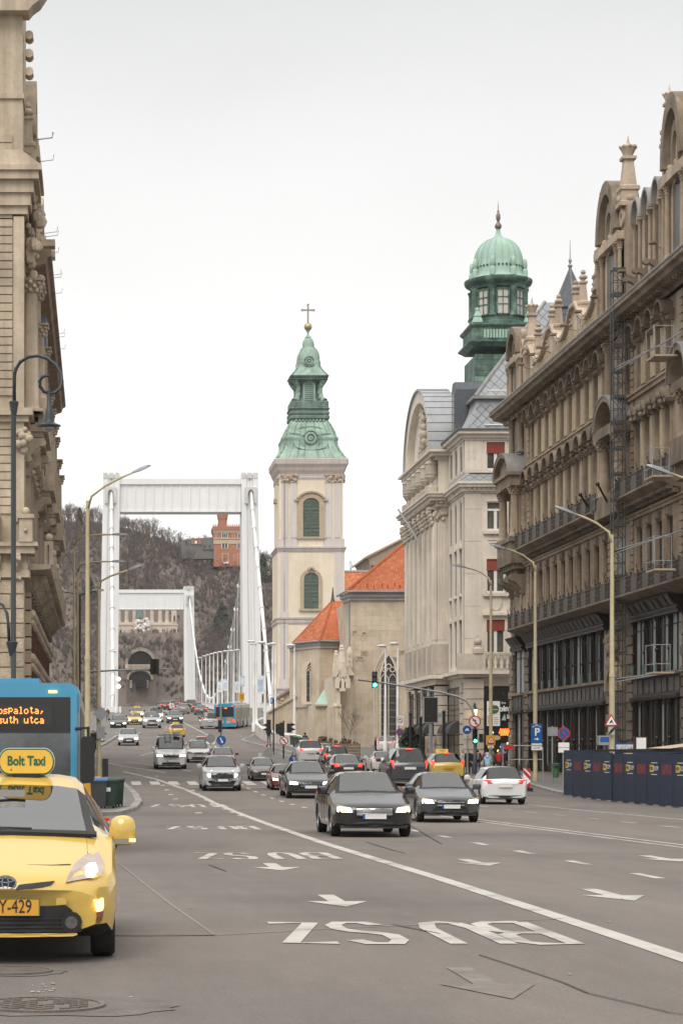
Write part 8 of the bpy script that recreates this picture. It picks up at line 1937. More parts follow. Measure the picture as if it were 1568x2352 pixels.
cream_lamp('cream lamp post out of frame reaching its arm in by the near bay',1640,80,1140,[(1620,1120),(1580,1102),(1540,1088)])
t=thing('scroll_lamp','dark green ornate lamp with spiral arm and hanging bell lantern by the beige palace','street lamp',W(30,1855,62))
M_DG=mat('dark grey green paint',(.035,.045,.05),.45,var=.1);ld=62.0
def S7(x,y):return W(x/1.622/1.742,(1300+y/1.622)/1.742,ld)
a,c=S7(85,2100),S7(88,520);MB().lathe([(.115,0),(.1,.2),(.075,.25),(.075,c[2])],a[0]+.01,ld,0,10).obj('pole',M_DG,t,40)
for y0,y1,r0,r1 in((2150,2060,.07,.17),(590,500,.07,.14)):p,q=S7(78 if y0>1000 else 90,y0),S7(78 if y0>1000 else 90,y1);MB().lathe([(r0,p[2]),(r1,q[2]),(r1*.9,q[2]+.02)],p[0],ld,0,12).obj('collar',M_DG,t)
MB().tube([S7(*p)for p in((93,520),(93,330),(103,285),(130,240),(180,207),(250,198),(310,217),(360,255),(393,310),(403,365),(390,412),(360,438),(322,448),(285,433),(260,400),(256,365),(270,340),(295,328),(322,327))],[.055]*17+[.045,.05],8).obj('scroll_arm',M_DG,t,True)
p=S7(318,650);zf=lambda y:S7(0,y)[2];lan=MB().lathe([(.05,zf(425)),(.07,zf(540)),(.1,zf(548)),(.11,zf(575)),(.13,zf(590)),(.13,zf(608)),(.17,zf(635)),(.34,zf(652)),(.34,zf(657)),(.1,zf(660))],p[0],ld,0,16).obj('lantern',M_DG,t,40);MB().lathe([(.17,zf(660)),(.15,zf(675)),(.08,zf(690)),(.01,zf(694))],p[0],ld,0,12).obj('bowl',M_LAMP,lan,True)
MB().tube([S7(*p)for p in((-60,1790),(-10,1800),(20,1820),(45,1870),(52,1930),(60,2070))],.045,6).obj('side_arm',M_DG,t,True)
t=thing('twin_lamp','thin black twin-armed lamp between the cream posts','street lamp',W(183,1690,165));x=XU(183,165)
MB().tube([(x,165,1.5),(x,165,ZV(1366,165))],.09,6).obj('pole',M_BLACK,t);MB().tube([W(132,1357,165),W(183,1366,165),W(236,1355,165)],.05,5).obj('arm',M_BLACK,t)
for u,v in((142,1358),(226,1356)):p=W(u,v,165);MB().lathe([(.05,-.1),(.3,-.05),(.25,.1),(.05,.14)],p[0],p[1],p[2],8,0,0,1.5,.6).obj('luminaire',M_LAMP,t,50)
# ---- traffic lights, gantries
M_GREEN=emis('green signal',(.05,1,.55),9.0)
def head(t,x,d,z,lit=None,back=False,n=3,s=1.0):
 b=MB();b.box(x-.17*s,x+.17*s,d-.1,d+.12,z,z+.36*n*s);h=b.obj('signal_head',M_BLACK,t)
 for k in range(n):
  zc_=z+.18*s+.36*k*s
  if not back:
   MB().prism(arc(x,zc_,.125*s,.125*s,0,2*pi,14)[:-1],'y',d-.12,d-.1).obj('lens',M_GREEN if lit==k else M_DGLASS,h)
   MB().ring(arc(x,zc_,.13*s,.13*s,-.1,pi+.1,10),arc(x,zc_,.15*s,.15*s,-.1,pi+.1,10),'y',d-.32,d-.1).obj('visor',M_BLACK,h)
 return h
gd_=146.0;t=thing('signal_gantry','grey cranked traffic light mast with green light hanging over the road','traffic light',W(1091,1779,gd_))
MB().tube([W(*p,gd_)for p in((1091,1779),(1091,1690),(1090,1650),(1084,1626),(1070,1609),(1050,1600),(1015,1591),(920,1575),(822,1562))],[.14,.13,.12,.11,.1,.09,.08,.07,.05],10).obj('mast',M_GREY,t,True)
x,_,z=W(860,1580,gd_-.2);head(t,x,gd_-.2,z,0);x,_,z=W(1090,1708,gd_-.3);head(t,x,gd_-.35,z,0,s=.9);x,_,z=W(1104,1706,gd_);head(t,x,gd_-.1,z,None,True,2,.8)
def disc_sign(t,u,v,d,r,face,rim=None,bar=False,glyph=None,cross=False):
 x,_,z=W(u,v,d);MB().prism(arc(x,z,r,r,0,2*pi,24)[:-1],'y',d-.03,d).obj('plate',rim or face,t)
 if rim:MB().prism(arc(x,z,r*.8,r*.8,0,2*pi,24)[:-1],'y',d-.036,d-.03).obj('field',face,t)
 q=r*.6
 if glyph:MB().prism([(x+a*r,z+c*r)for a,c in glyph],'y',d-.042,d-.036).obj('symbol',M_BLACK if face is M_SIGNW else M_SIGNW,t)
 for s_ in((1,)if bar and not cross else(1,-1)if cross else()):MB().prism([(x-q-.03*r,z+s_*(q+.08*r)),(x-q+.12*r,z+s_*(q+.08*r)),(x+q+.03*r,z-s_*(q+.0*r)),(x+q-.12*r,z-s_*(q+.1*r))],'y',d-.05-.004*s_,d-.043).obj('bar',M_RED,t)
ARR=[(-.45,.25),(-.2,.5),(-.2,.34),(.1,.3),(.22,.0),(.22,-.5),(.05,-.5),(.05,-.05),(-.02,.12),(-.2,.15),(-.2,0)]
DRR=[(-.3,.5),(-.12,.6),(.2,-.2),(.38,-.1),(.32,-.6),(-.12,-.36),(.04,-.28)]
s_=thing('no_turn_sign','round no left turn sign on the grey gantry mast among the pedestrians','sign',W(1090,1658,gd_-.25));disc_sign(s_,1090,1657.5,gd_-.3,.4,M_SIGNW,M_RED,True,ARR)
s_=thing('cycle_sign','small round blue cycle route sign left of the gantry mast','sign',W(1072,1677,gd_));disc_sign(s_,1072,1677,gd_,.3,M_BLUE,None,False,[(-.5,-.3),(-.2,.3),(.3,.3),(.5,-.3),(.1,-.1),(-.1,-.1)]);MB().tube([W(1073,1690,gd_+.1),W(1073,1775,gd_+.1)],.06,6).obj('post',M_GREY,s_)
for(u,v0,v1,d,hv0,hv1,lab,uu)in((628,1733,1606,166,1661,1683,'black traffic light cluster on the taller thin pole',(-11,9)),(651,1745,1656,157,1657,1683,'black traffic light cluster above the round no turn sign',(-4,13))):
 t=thing('traffic_light',lab,'traffic light',W(u,v0,d));x,_,z0=W(u,v0+8,d);MB().tube([(x,d,z0),(x,d,ZV(v1,d))],.06,8).obj('pole',M_BLACK,t)
 for k,q in enumerate(uu):
  hx,_,hz_=W(u+q,hv1+(8 if k==0 and u>640 else 0),d-.15);h=head(t,hx,d-.1,hz_,None,True,3 if k==0 else 2,.9);b=MB()
  for j in range(2):b.prism([(hx+.15,hz_+.1+j*.34),(hx+.42,hz_+.2+j*.34),(hx+.42,hz_+.26+j*.34),(hx+.15,hz_+.36+j*.34)]if k else[(hx-.15,hz_+.1+j*.34),(hx-.42,hz_+.2+j*.34),(hx-.42,hz_+.26+j*.34),(hx-.15,hz_+.36+j*.34)],'y',d-.2,d+.1)
  b.obj('visor',M_BLACK,h)
 MB().box(x+.08,x+.16,d-.2,d-.12,ZV(hv1-2,d),ZV(hv0+3,d)).obj('backing_strip',M_SIGNW,t)
s_=thing('no_turn_sign','round red ringed no turn sign under the black traffic lights before the church','sign',W(652,1702,156.6));disc_sign(s_,652,1702,156.7,.31,M_SIGNW,M_RED,True,ARR)
t=thing('keep_right_sign','round blue arrow sign on a tall grey pole in front of the articulated bus','sign',W(507,1724,181));x,_,z=W(507,1724,181);MB().tube([(x,181,z-.3),(x,181,ZV(1622,181))],.08,8).obj('pole',M_GREY,t);disc_sign(t,508,1701,180.8,.4,M_BLUE,None,False,DRR);head(t,XU(505,181),180.9,ZV(1682,181),None,True,3,.9)
for(u,v,d,vb,lab,m)in((484,1697,163,1728,'grey back of a round sign behind the red hatchback',M_GREY),(617,1731,150,1752,'low round grey sign back beside the thin signal pole',M_GREY),(675,1746,147,1760,'low round blue sign peeking over the dark saloons',M_BLUE)):
 t=thing('round_sign',lab,'sign',W(u,vb,d));disc_sign(t,u,v,d,.34,m,None,False,DRR if m is M_BLUE else None);MB().tube([W(u,vb+4,d+.05),W(u,v,d+.05)],.045,6).obj('post',M_GREY,t)
t=thing('signal_gantry','dark overhead signal arm reaching across the left of the bridge ramp','traffic light',W(203,1700,152))
MB().tube([W(*p,152)for p in((203,1690),(203,1548),(212,1543),(260,1540),(397,1536))],[.1,.09,.08,.07,.05],8).obj('mast',M_GREY,t,True)
for u in(350,359):head(t,XU(u,152),151.8,ZV(1550,152),None,True,3,1.0)
t=thing('tram_signal','two white round signal lamps at the edge of the left tower leg','traffic light',W(272,1640,330));MB().tube([W(272,1655,330),W(272,1555,330)],.07,6).obj('post',M_GREY,t)
for v in(1560,1577):x,_,z=W(272,v,329.8);MB().prism(arc(x,z,.35,.35,0,2*pi,14)[:-1],'y',329.6,329.9).obj('lamp',emis('white signal',(1,1,1),1.2),t)
# ---- signs
d=127.2;t=thing('parking_sign','blue covered parking sign with white P above a white name plate','sign',W(1231,1690,d));x0,_,z1=W(1219,1663,d);x1,_,z0=W(1244,1707,d);xm=(x0+x1)/2
MB().box(x0,x1,d-.05,d-.02,z0,z1).obj('plate',M_BLUE,t);text('P',.62,'lettering',M_SIGNW,t,(xm+.03,d-.055,z0+.62),(pi/2,0,0),bold=.012);b=MB();b.tube([(x0+.08,d-.055,z1-.2),(xm,d-.055,z1-.07),(x1-.08,d-.055,z1-.2)],.025,4);b.obj('roof_symbol',M_SIGNW,t);MB().prism([(xm-.12,z0+.2),(xm+.02,z0+.2),(xm+.02,z0+.14),(xm+.14,z0+.23),(xm+.02,z0+.32),(xm+.02,z0+.26),(xm-.12,z0+.26)],'y',d-.056,d-.05).obj('arrow',M_SIGNW,t)
MB().box(x0+.02,x1,d-.05,d-.02,z0-.42,z0-.03).obj('name_plate',M_SIGNW,t);text('MILLENNIUM',.115,'lettering',M_BLACK,t,(xm,d-.055,z0-.14),(pi/2,0,0));text('CENTER',.115,'lettering',M_BLACK,t,(xm,d-.055,z0-.3),(pi/2,0,0))
t=thing('sign_back','grey rectangular sign back on a thin post beside the green litter bin','sign',W(1268,1801,122));MB().box(XU(1255.6,122),XU(1279.4,122),121.9,121.93,ZV(1691,122),ZV(1670.6,122)).obj('plate',M_GREY,t);x=XU(1268,122);MB().tube([(x,122,.0),(x,122,ZV(1668,122))],.05,6).obj('post',M_GREY,t)
t=thing('litter_bin','green plastic litter bin hung on the thin sign post','litter bin',W(1275,1787,121.8));x,_,z=W(1276,1787,121.7);M_GRN=mat('green plastic',(.05,.13,.06),.5,var=.08);MB().lathe([(.16,0),(.2,.3),(.22,.72),(.24,.74),(.24,.8),(.1,.82)],x,121.7,z,12).obj('bin',M_GRN,t,40);MB().box(x-.15,x+.15,121.46,121.5,z+.55,z+.68).obj('slot',M_BLACK,t)
t=thing('no_parking_sign','round red and blue no parking sign behind the blue hoarding','sign',W(1293,1722,112));disc_sign(t,1294,1685,112,.33,M_BLUE,M_RED,True);x=XU(1294,112);MB().tube([(x,112.05,0),(x,112.05,ZV(1668,112))],.05,6).obj('post',M_GREY,t)
for v0,v1 in((1706,1717),(1718,1729)):MB().box(x-.28,x+.28,111.95,111.98,ZV(v1,112),ZV(v0,112)).obj('plate',M_SIGNW,t)
def tri(t,u,v,d,r):
 x,_,z=W(u,v,d)
 for m,k,o in((M_RED,r,.0),(M_SIGNW,r*.72,.008)):MB().prism([(x-k*.9,z-k*.55),(x+k*.9,z-k*.55),(x,z+k)],'y',d-.03-o,d-o).obj('plate',m,t)
 MB().prism([(x-r*.3,z-r*.25),(x-r*.1,z+r*.1),(x+r*.1,z+r*.3),(x+r*.15,z),(x+r*.35,z-r*.28),(x+r*.1,z-r*.1)],'y',d-.045,d-.038).obj('symbol',M_BLACK,t)
t=thing('roadworks_sign','orange board with red roadworks triangle and arrow plate on a cream post','sign',W(1127,1700,139.4));MB().box(XU(1116.5,139.4),XU(1137.5,139.4),139.45,139.5,ZV(1712,139.4),ZV(1689.5,139.4)).obj('board',mat('sign orange',(.7,.3,.02),.5,var=.03),t);tri(t,1127,1702,139.4,.27);MB().box(XU(1120,139.4),XU(1134,139.4),139.45,139.5,ZV(1719,139.4),ZV(1713,139.4)).obj('arrow_plate',M_SIGNW,t);MB().box(XU(1123,139.4),XU(1131,139.4),139.44,139.45,ZV(1717,139.4),ZV(1715.5,139.4)).obj('arrow',M_BLACK,t)
t=thing('cycle_warning_sign','red rimmed triangle warning of cyclists on the cream post by the hoarding','sign',W(1403,1655,99.7));tri(t,1403,1658,99.7,.36);MB().box(XU(1397,99.7),XU(1411,99.7),99.7,99.75,ZV(1688,99.7),ZV(1670,99.7)).obj('striped_plate',M_PALED,t)
for k in range(4):x,_,z=W(1400+k*3,1682-k*3,99.68);MB().prism([(x-.06,z-.1),(x-.0,z-.1),(x+.08,z+.08),(x+.02,z+.08)],'y',99.66,99.69).obj('stripe',M_BLACK,t)
d=201.6;t=thing('weight_sign','white board with a red ringed lorry symbol on a white lamp post','sign',W(918,1655,d));MB().box(XU(909.8,d),XU(926.7,d),d-.03,d,ZV(1667,d),ZV(1644,d)).obj('board',M_SIGNW,t);disc_sign(t,918,1653.5,d-.04,.26,M_SIGNW,M_RED,False,[(-.45,-.2),(-.45,.25),(.2,.25),(.45,.0),(.45,-.2)])
t=thing('no_stopping_sign','round blue no stopping sign with red cross under the lorry board','sign',W(918,1682,d));disc_sign(t,918,1682,d,.35,M_BLUE,M_RED,True,None,True)
d=160.0;t=thing('message_board','tall black electronic message board on a grey post before the pale building','sign',W(990,1760,d));x0,x1,z0,z1=XU(974,d),XU(1004,d),ZV(1659,d),ZV(1603,d);MB().box(x0-.06,x1+.06,d-.0,d+.25,z0-.06,z1+.06).obj('frame',M_GREY,t);MB().box(x0,x1,d-.02,d,z0,z1).obj('screen',M_BLACK,t);MB().tube([(XU(990,d),d+.2,.3),(XU(990,d),d+.2,z0)],.14,8).obj('post',M_GREY,t)
for k in range(3):a=pi/2+k*2.094;c=pi/2+(k+1)*2.094;xm,zm=(x0+x1)/2+.05,z0+.55;MB().tube([(xm+.28*math.cos(a),d-.03,zm+.26*math.sin(a)),(xm+.28*math.cos(c),d-.03,zm+.26*math.sin(c))],.02,4).obj('led_triangle',emis('dim red leds',(.5,.02,.02),.07),t)
for(u,v0,v1,d,l)in((966,1738,1650,172,'slim black post behind the queueing cars by the pale building'),(1019,1735,1636,163,'black post with a small grey flag plate right of the message board'),(942,1725,1640,190,'dark post at the shopfront corner of the pale building')):
 x=XU(u,d);t=thing('dark_post',l,'post',(x,d,gg(x,d)));MB().tube([(x,d,gg(x,d)),(x,d,ZV(v1,d))],.12,8).obj('shaft',M_BLACK,t);MB().ball((x,d,ZV(v1,d)),.15,8,6).obj('cap',M_BLACK,t)
 if u==1019:MB().box(x-.75,x-.12,d-.03,d,ZV(1648,d),ZV(1638,d)).obj('plate',M_GREY,t)
x,d=XU(1004,175),190.0;t=thing('menu_board','poster board leaning at the pale building shopfront','board',(30.0,196,1.3));MB().box(29.0,29.9,193.0,193.1,1.6,3.4).obj('poster',M_AD,t);MB().box(28.95,29.95,193.1,193.16,1.3,3.5).obj('frame',M_BLACK,t)
# ---- red and white marker, barrier, hoarding
d=109.0;x0,x1,z0,z1=XU(1200.7,d),XU(1217.4,d),-.02,ZV(1766,d);t=thing('chevron_marker','red and white striped marker board at the kerb beside the white hatchback','marker',((x0+x1)/2,d,-.1));MB().box(x0,x1,d-.04,d,z0+.1,z1).obj('board',M_SIGNW,t);w,h=x1-x0,(z1-z0-.1)
for P in([(0,1),(0,.78),(1,.38),(1,1)][:3]+[(1,.6)],[(0,.55),(.55,.38),(0,.2)],[(1,1),(.25,1),(1,.72)],[(1,.0),(.3,.0),(.3,.12),(1,.3)]):MB().prism([(x0+a*w,z0+.1+c*h)for a,c in P],'y',d-.05,d-.04).obj('stripe',M_RED,t)
MB().box(x0-.1,x1+.1,d-.2,d+.2,z0-.1,z0+.1).obj('foot',M_BLACK,t)
t=thing('barrier','low grey tubular barrier with red boards behind the white hatchback','barrier',(22.6,118,0));P=[W(u,v,117)for u,v in((1168,1800),(1168,1716),(1170,1713),(1240,1713),(1246,1717),(1247,1800))];MB().tube(P,.035,6).obj('frame',M_GREY,t);MB().tube([W(1168,1745,117),W(1247,1745,117)],.025,5).obj('rail',M_GREY,t);MB().box(XU(1156,117),XU(1178,117),116.9,116.95,ZV(1722,117),ZV(1712,117)).obj('board',M_RED,t)
M_HO=mat('navy hoarding paint',(.012,.023,.052),.55,var=.12,vs=.8,streak=.2,rnd=.06);M_HY=mat('logo yellow',(.6,.4,.03),.5,var=.05);M_HR=mat('dull red print',(.16,.03,.035),.6,var=.3,vs=6)
HB=thing('hoarding','navy blue construction hoarding panels with yellow company logos along the kerb','hoarding',(21.6,90,-.1))
for k in range(24):
 d0=101.0-1.92*k;xo=21.62-(.04 if k==4 else 0);zb=G(21.6,d0)+.05;zt_=zb+1.97+(.05 if k==4 else 0)
 MB().box(xo-.03,xo+.03,d0-1.9,d0,zb,zt_).obj('panel',M_HO,HB);dm=d0-.95;zl=zb+1.28
 if k%2==0:
  MB().box(xo-.04,xo-.03,dm-.05,dm+.5,zl-.02,zl+.26).obj('logo_box',M_HY,HB);R_=(pi/2,0,-pi/2)
  text('MAN',.2,'logo_lettering',M_TRIM,HB,(xo-.045,dm+.22,zl+.12),R_,.001);text('BOOM',.26,'logo_lettering',M_SIGNW,HB,(xo-.045,dm-.42,zl+.12),R_,.001)
  for z_ in(zl-.12,zl+.33):MB().box(xo-.036,xo-.03,dm-.6,dm+.3,z_,z_+.025).obj('logo_line',M_SIGNW,HB)
 else:
  for j in range(5):MB().box(xo-.036,xo-.03,dm-.75+j*.28,dm-.52+j*.28,zl-.1,zl+.28).obj('print_block',M_HR,HB)
 MB().box(xo-.12,xo+.3,d0-1.8,d0-1.2,zb-.14,zb).obj('kerb_block',M_KERB,HB)
MB().box(21.6,27.5,100.95,101.02,.0,1.95).obj('panel',M_HO,HB);MB().box(22.5,27,84,99,1.88,1.98).obj('cover_sheet',M_BLACK,HB)
MB().add([(22.3,88.5,2.0),(22.3,85,1.98),(24,85,2.2),(24,88.5,2.22)],[(0,1,2,3)]).obj('loose_board',M_FRAME,HB)
def crate(n,l,c,u0,u1,v0,v1,d,m,m2=None,tx_=None):
 t=thing(n,l,c,W((u0+u1)/2,1735,d));MB().box(XU(u0,d),XU(u1,d),d,d+.4,ZV(v1,d),ZV(v0,d)).obj('case',m,t);x0,x1,z0,z1=XU(u0+3,d),XU(u1-3,d),ZV(v1-3,d),ZV(v0+3,d);MB().box(x0,x1,d-.02,d,z0+(z1-z0)*.3,z1).obj('label_plate',m2 or M_SIGNW,t);MB().tube([((x0+x1)/2,d+.2,-.1),((x0+x1)/2,d+.2,z0)],.05,5).obj('post',M_GREY,t)
 if tx_:text(tx_,.3,'lettering',M_GREY,t,((x0+x1)/2,d-.03,z0+(z1-z0)*.65),(pi/2,0,0))
crate('meter_box','grey utility box with a blue notice behind the hoarding','box',1375,1404,1690,1712,104,M_GREY,M_BLUE);crate('machine_sign','blue and white GEDA board at the foot of the lattice mast','sign',1412,1456,1708,1735,103,M_BLUE,M_SIGNW,'GEDA');crate('control_cabinet','dark red control cabinet beside the lattice mast','cabinet',1458,1486,1692,1740,102,mat('dark red cabinet',(.06,.015,.015),.5,var=.1));crate('yellow_box','small ochre box on the hoarding top','box',1437,1452,1730,1744,90,M_HY,M_HY)
t=car('van','white car roof showing above the hoarding at the right edge','van','van',P_WHT,0,0,loc=(24.8,92,0),rear=True)
# ---- lattice mast and landing platforms on the palace front
md=127.0;MT=thing('lattice_mast','tall grey lattice hoist mast standing against the brown palace','hoist mast',(XU(1422,md),md,.1));x0,x1=XU(1408,md),XU(1435,md);b=MB()
for x,y in((x0,0),(x1,0),(x0,.65),(x1,.65)):b.box(x-.03,x+.03,md+y-.03,md+y+.03,0,1.5)
for y in(0,.65):
 b.tube([(x0,md+y,.05),(x1,md+y,.05)],.03,4);b.tube([(x0,md+y,.75),(x1,md+y,.75)],.022,4);b.tube([(x0,md+y,.05),(x1,md+y,.75)],.018,4);b.tube([(x1,md+y,.75),(x0,md+y,1.45)],.018,4);b.box(x0,x1,md+y-.02,md+y+.02,1.4,1.5)
b.tube([((x0+x1)/2,md+.3,0),((x0+x1)/2,md+.3,1.5)],.03,5);sec=b.mesh('mast_section',mat('hoist steel',(.085,.088,.088),.5,.4,var=.2,vs=4),False,(0,0,0))
for k in range(20):o=inst(sec,'mast_section',MT,(0,0,.2+k*1.5));o.location=Vector((0,0,.2+k*1.5))-MT.location
for v,u2 in((845,1500),(1264,1508),(1560,1535)):
 for dz in(0,.35):MB().tube([W(1412,v+dz*20,md),(XR-.2,md-9-dz*4,ZV(v,md)+.1)],.04,5).obj('tie_bar',M_GREY,MT)
for i,(u0,u1,v0,v1,l)in enumerate(((1496,1540,750,822,'top'),(1492,1530,1030,1098,'upper middle'),(1496,1535,1232,1312,'lower middle'),(1495,1532,1480,1548,'lowest'))):
 d=113.5;t=thing('landing_platform',l+' steel landing platform with guard rails on the brown palace front','platform',W((u0+u1)/2,v1,d));x0,_,z0=W(u0,v1,d);x1,_,z1=W(u1,v0,d);MB().box(x0,x1+.2,d-.6,d+1.2,z0,z0+.09).obj('deck',M_FRAME,t);b=MB()
 for x,y in((x0,d-.55),(x1,d-.55),(x0,d+1.1),(x1,d+1.1)):b.tube([(x,y,z0),(x,y,z1)],.028,5)
 for z in(z0+.5,z1-.05):b.tube([(x0,d-.55,z),(x1,d-.55,z)],.024,5);b.tube([(x0,d+1.1,z),(x0,d-.55,z)],.024,5)
 b.obj('guard_rail',M_GREY,t);MB().box(x0-.03,x0+.02,d-.6,d-.45,z0+.4,z1).obj('gate',M_GREY,t)
 # ---- bins, planters, fence, bicycles
def wheelie(label,x,d,body,lid,h=1.05,w=.56,group=None):
 z=gg(x,d);t=thing('wheelie_bin',label,'bin',(x,d,z),group);b=MB();a,c=w/2*.82,w/2;b.add([(x-a,d-a,z+.08),(x+a,d-a,z+.08),(x+a,d+a,z+.08),(x-a,d+a,z+.08),(x-c,d-c,z+h*.9),(x+c,d-c,z+h*.9),(x+c,d+c*1.15,z+h*.9),(x-c,d+c*1.15,z+h*.9)],[(0,3,2,1),(0,1,5,4),(1,2,6,5),(2,3,7,6),(3,0,4,7)]);b.box(x-c-.02,x+c+.02,d-c-.02,d-c+.05,z+h*.84,z+h*.9);b.obj('body',body,t)
 b=MB();b.prism([(d-c-.04,z+h*.9),(d-c-.02,z+h*.95),(d+c*1.1,z+h),(d+c*1.2,z+h*.9)],'x',x-c-.03,x+c+.03);b.obj('lid',lid,t);b=MB();b.tube([(x-a,d+a,z+.1),(x-a+.06,d+a,z+.1)],.1,10);b.tube([(x+a-.06,d+a,z+.1),(x+a,d+a,z+.1)],.1,10);b.obj('wheel_pair',M_BLACK,t)
 MB().box(x-.06,x+.1,d-c*.95-.012,d-c*.9,z+h*.55,z+h*.68).obj('sticker',M_SIGNW,t)if 'sticker' in label else None
M_DKG=mat('dark green bin',(.018,.035,.026),.5,var=.1);M_GBIN=mat('charcoal bin',(.035,.04,.04),.5,var=.1);M_YB=mat('yellow bin',(.6,.33,.02),.5,var=.08);M_BLL=mat('blue lid',(.03,.1,.28),.5,var=.08)
wheelie('yellow wheelie bin at the left end of the kerb row',-.22,75.5,M_YB,M_YB);wheelie('charcoal wheelie bin with a blue lid in the kerb row',.02,73.2,M_GBIN,M_BLL);wheelie('dark green wheelie bin with a sticker in the kerb row',.32,73.4,M_DKG,M_DKG)
for k,l in enumerate(('green wheelie bin third from the kerb end','green wheelie bin second from the kerb end','green wheelie bin at the kerb end of the row')):wheelie(l,.42+.11*k,74.6+1.0*k,M_DKG,M_DKG)
M_GB2=mat('worn green bin',(.05,.085,.06),.5,var=.1)
for k,l in enumerate(('leftmost','second','third','rightmost')):wheelie(l+' green bin in the row by the ramp parapet',18.55+.33*k,207-.7*k,M_GB2,M_GB2,1.35,.62)
wheelie('yellow bin behind the pedestrian in the long black coat',20.0,207.4,M_YB,M_YB,1.25);wheelie('blue bin behind the pedestrian in the long black coat',20.75,207,M_BLL,M_BLL,1.2)
t=thing('black_stand','black notice stand beside the cream post at the zebra crossing','stand',W(241,1785,115));MB().box(XU(235,115),XU(248.5,115),115,115.2,.55,ZV(1743,115)).obj('panel',M_BLACK,t);MB().box(XU(214,115),XU(217,115),115,115.2,.5,ZV(1745,115)).obj('post',M_BLACK,t)
t=thing('sign_back','grey sign backs strapped to the cream post by the zebra crossing','sign',W(230,1680,117.5));MB().box(XU(222,117.5),XU(241,117.5),117.75,117.8,ZV(1697,117.5),ZV(1668,117.5)).obj('plate',M_GREY,t);x,_,z=W(231,1640,117.8);MB().prism([(x-.42,z),(x,z-.42),(x+.42,z),(x,z+.42)],'y',117.75,117.8).obj('plate',M_GREY,t)
fd=217.0;FN=thing('railing_fence','pale upright railing fence in front of the church wall','fence',(XU(860,fd),fd,2));bar=MB().box(-.03,.03,-.03,.03,0,1.3).mesh('bar',M_PALED);x=XU(690,fd)
while x<XU(992,fd):inst(bar,'bar',FN,(x,fd,gg(x,fd)+.05));x+=.17
MB().box(XU(690,fd),XU(992,fd),fd-.05,fd+.05,3.3,3.4).obj('top_rail',M_PALED,FN);MB().box(XU(690,fd),XU(992,fd),fd-.15,fd+.15,1.6,2.3).obj('base',M_PALED,FN)
M_CRT=mat('weathered crate wood',(.16,.12,.085),.85,var=.2,vs=3,rnd=.15)
for(u0,u1,v0,v1,d,l)in((768,826,1708,1733,196,'long slatted wooden planter on the church square'),(727,762,1703,1729,201,'shorter slatted wooden planter nearer the bicycles')):
 t=thing('planter',l,'planter',W((u0+u1)/2,v1,d));x0,x1=XU(u0,d),XU(u1,d);z0,z1=gg(x0,d),ZV(v0,d)
 for k in range(5):MB().box(x0,x1,d-.03,d+.7,z0+.05+k*(z1-z0)/5,z0+.05+(k+.78)*(z1-z0)/5).obj('slat',M_CRT,t)
 for x in(x0,(x0+x1)/2,x1):MB().box(x-.04,x+.04,d-.05,d-.03,z0,z1).obj('post',M_CRT,t)
 b=MB()
 for k in range(16):b.ball((RN.uniform(x0,x1),d+.3,z1+RN.uniform(0,.3)),RN.uniform(.08,.18),6,4)
 struct(b.obj('dry_plants',mat('dry plants',(.13,.07,.035),.9,var=.4,vs=4),t),'stuff')
def bicycle(label,x,d,yaw):
 t=thing('bicycle',label,'bicycle',(0,0,0));t['_local']=1
 for q in(-.52,.52):MB().ring(arc(q,.34,.31,.31,0,2*pi,20)[:-1],arc(q,.34,.345,.345,0,2*pi,20)[:-1],'y',-.02,.02,closed=True).obj('wheel',M_TYRE,t)
 b=MB();P=dict(r=(-.52,0,.34),b=(-.1,0,.32),s=(-.22,0,.82),h=(.36,0,.84),f=(.52,0,.34))
 for a,c in('rb','rs','bs','bh','sh','hf'):b.tube([P[a],P[c]],.022,5)
 b.obj('frame',M_TRIM,t);MB().box(-.36,-.1,-.07,.07,.86,.92).obj('saddle',M_TRIM,t);MB().tube([(.34,-.28,1.0),(.36,0,.98),(.34,.28,1.0)],.02,5).obj('handlebar',M_GREY,t);t.location=(x,d,gg(x,d));t.rotation_euler=(0,0,yaw);return t
for i,(u,d,a,l)in enumerate(((703,211,.5,'bicycle leaning next to the blue bin'),(722,209,.9,'bicycle in the middle of the rack before the railing'),(738,208,.2,'bicycle with a carrier box before the railing'),(757,210,-.3,'bicycle at the planter end of the rack'))):bicycle(l,XU(u,d),d,a)
x,d=XU(741,208),208.0;t=tag(MB().lathe([(.2,0),(.4,.25),(.42,.5),(.1,.6)],0,0,0,10).obj('carrier_box',M_TRIM,None,40),'dark rounded carrier box on a bicycle before the railing','box');t.location=(x,d,gg(x,d)+1.0)
x,d=XU(942,200),200.0;t=thing('potted_conifer','dark potted conifer at the corner of the pale shopfront','plant',(x,d,gg(x,d)));V,Fc=evergreen(77,1.9,.8);MB().add([(a*1.0+x,b_+d,c_+gg(x,d)+.5)for a,b_,c_ in V],Fc).obj('foliage',M_EVG,t);MB().lathe([(.3,0),(.4,.6)],x,d,gg(x,d),10).obj('pot',M_BLACK,t)
o=link(bpy.data.objects.new('bare_tree',TM[3]));o.location=(XU(804,223),223,2.4);o.scale=(.42,.42,.5);tag(o,'small bare tree standing against the church wall behind the railing','tree')
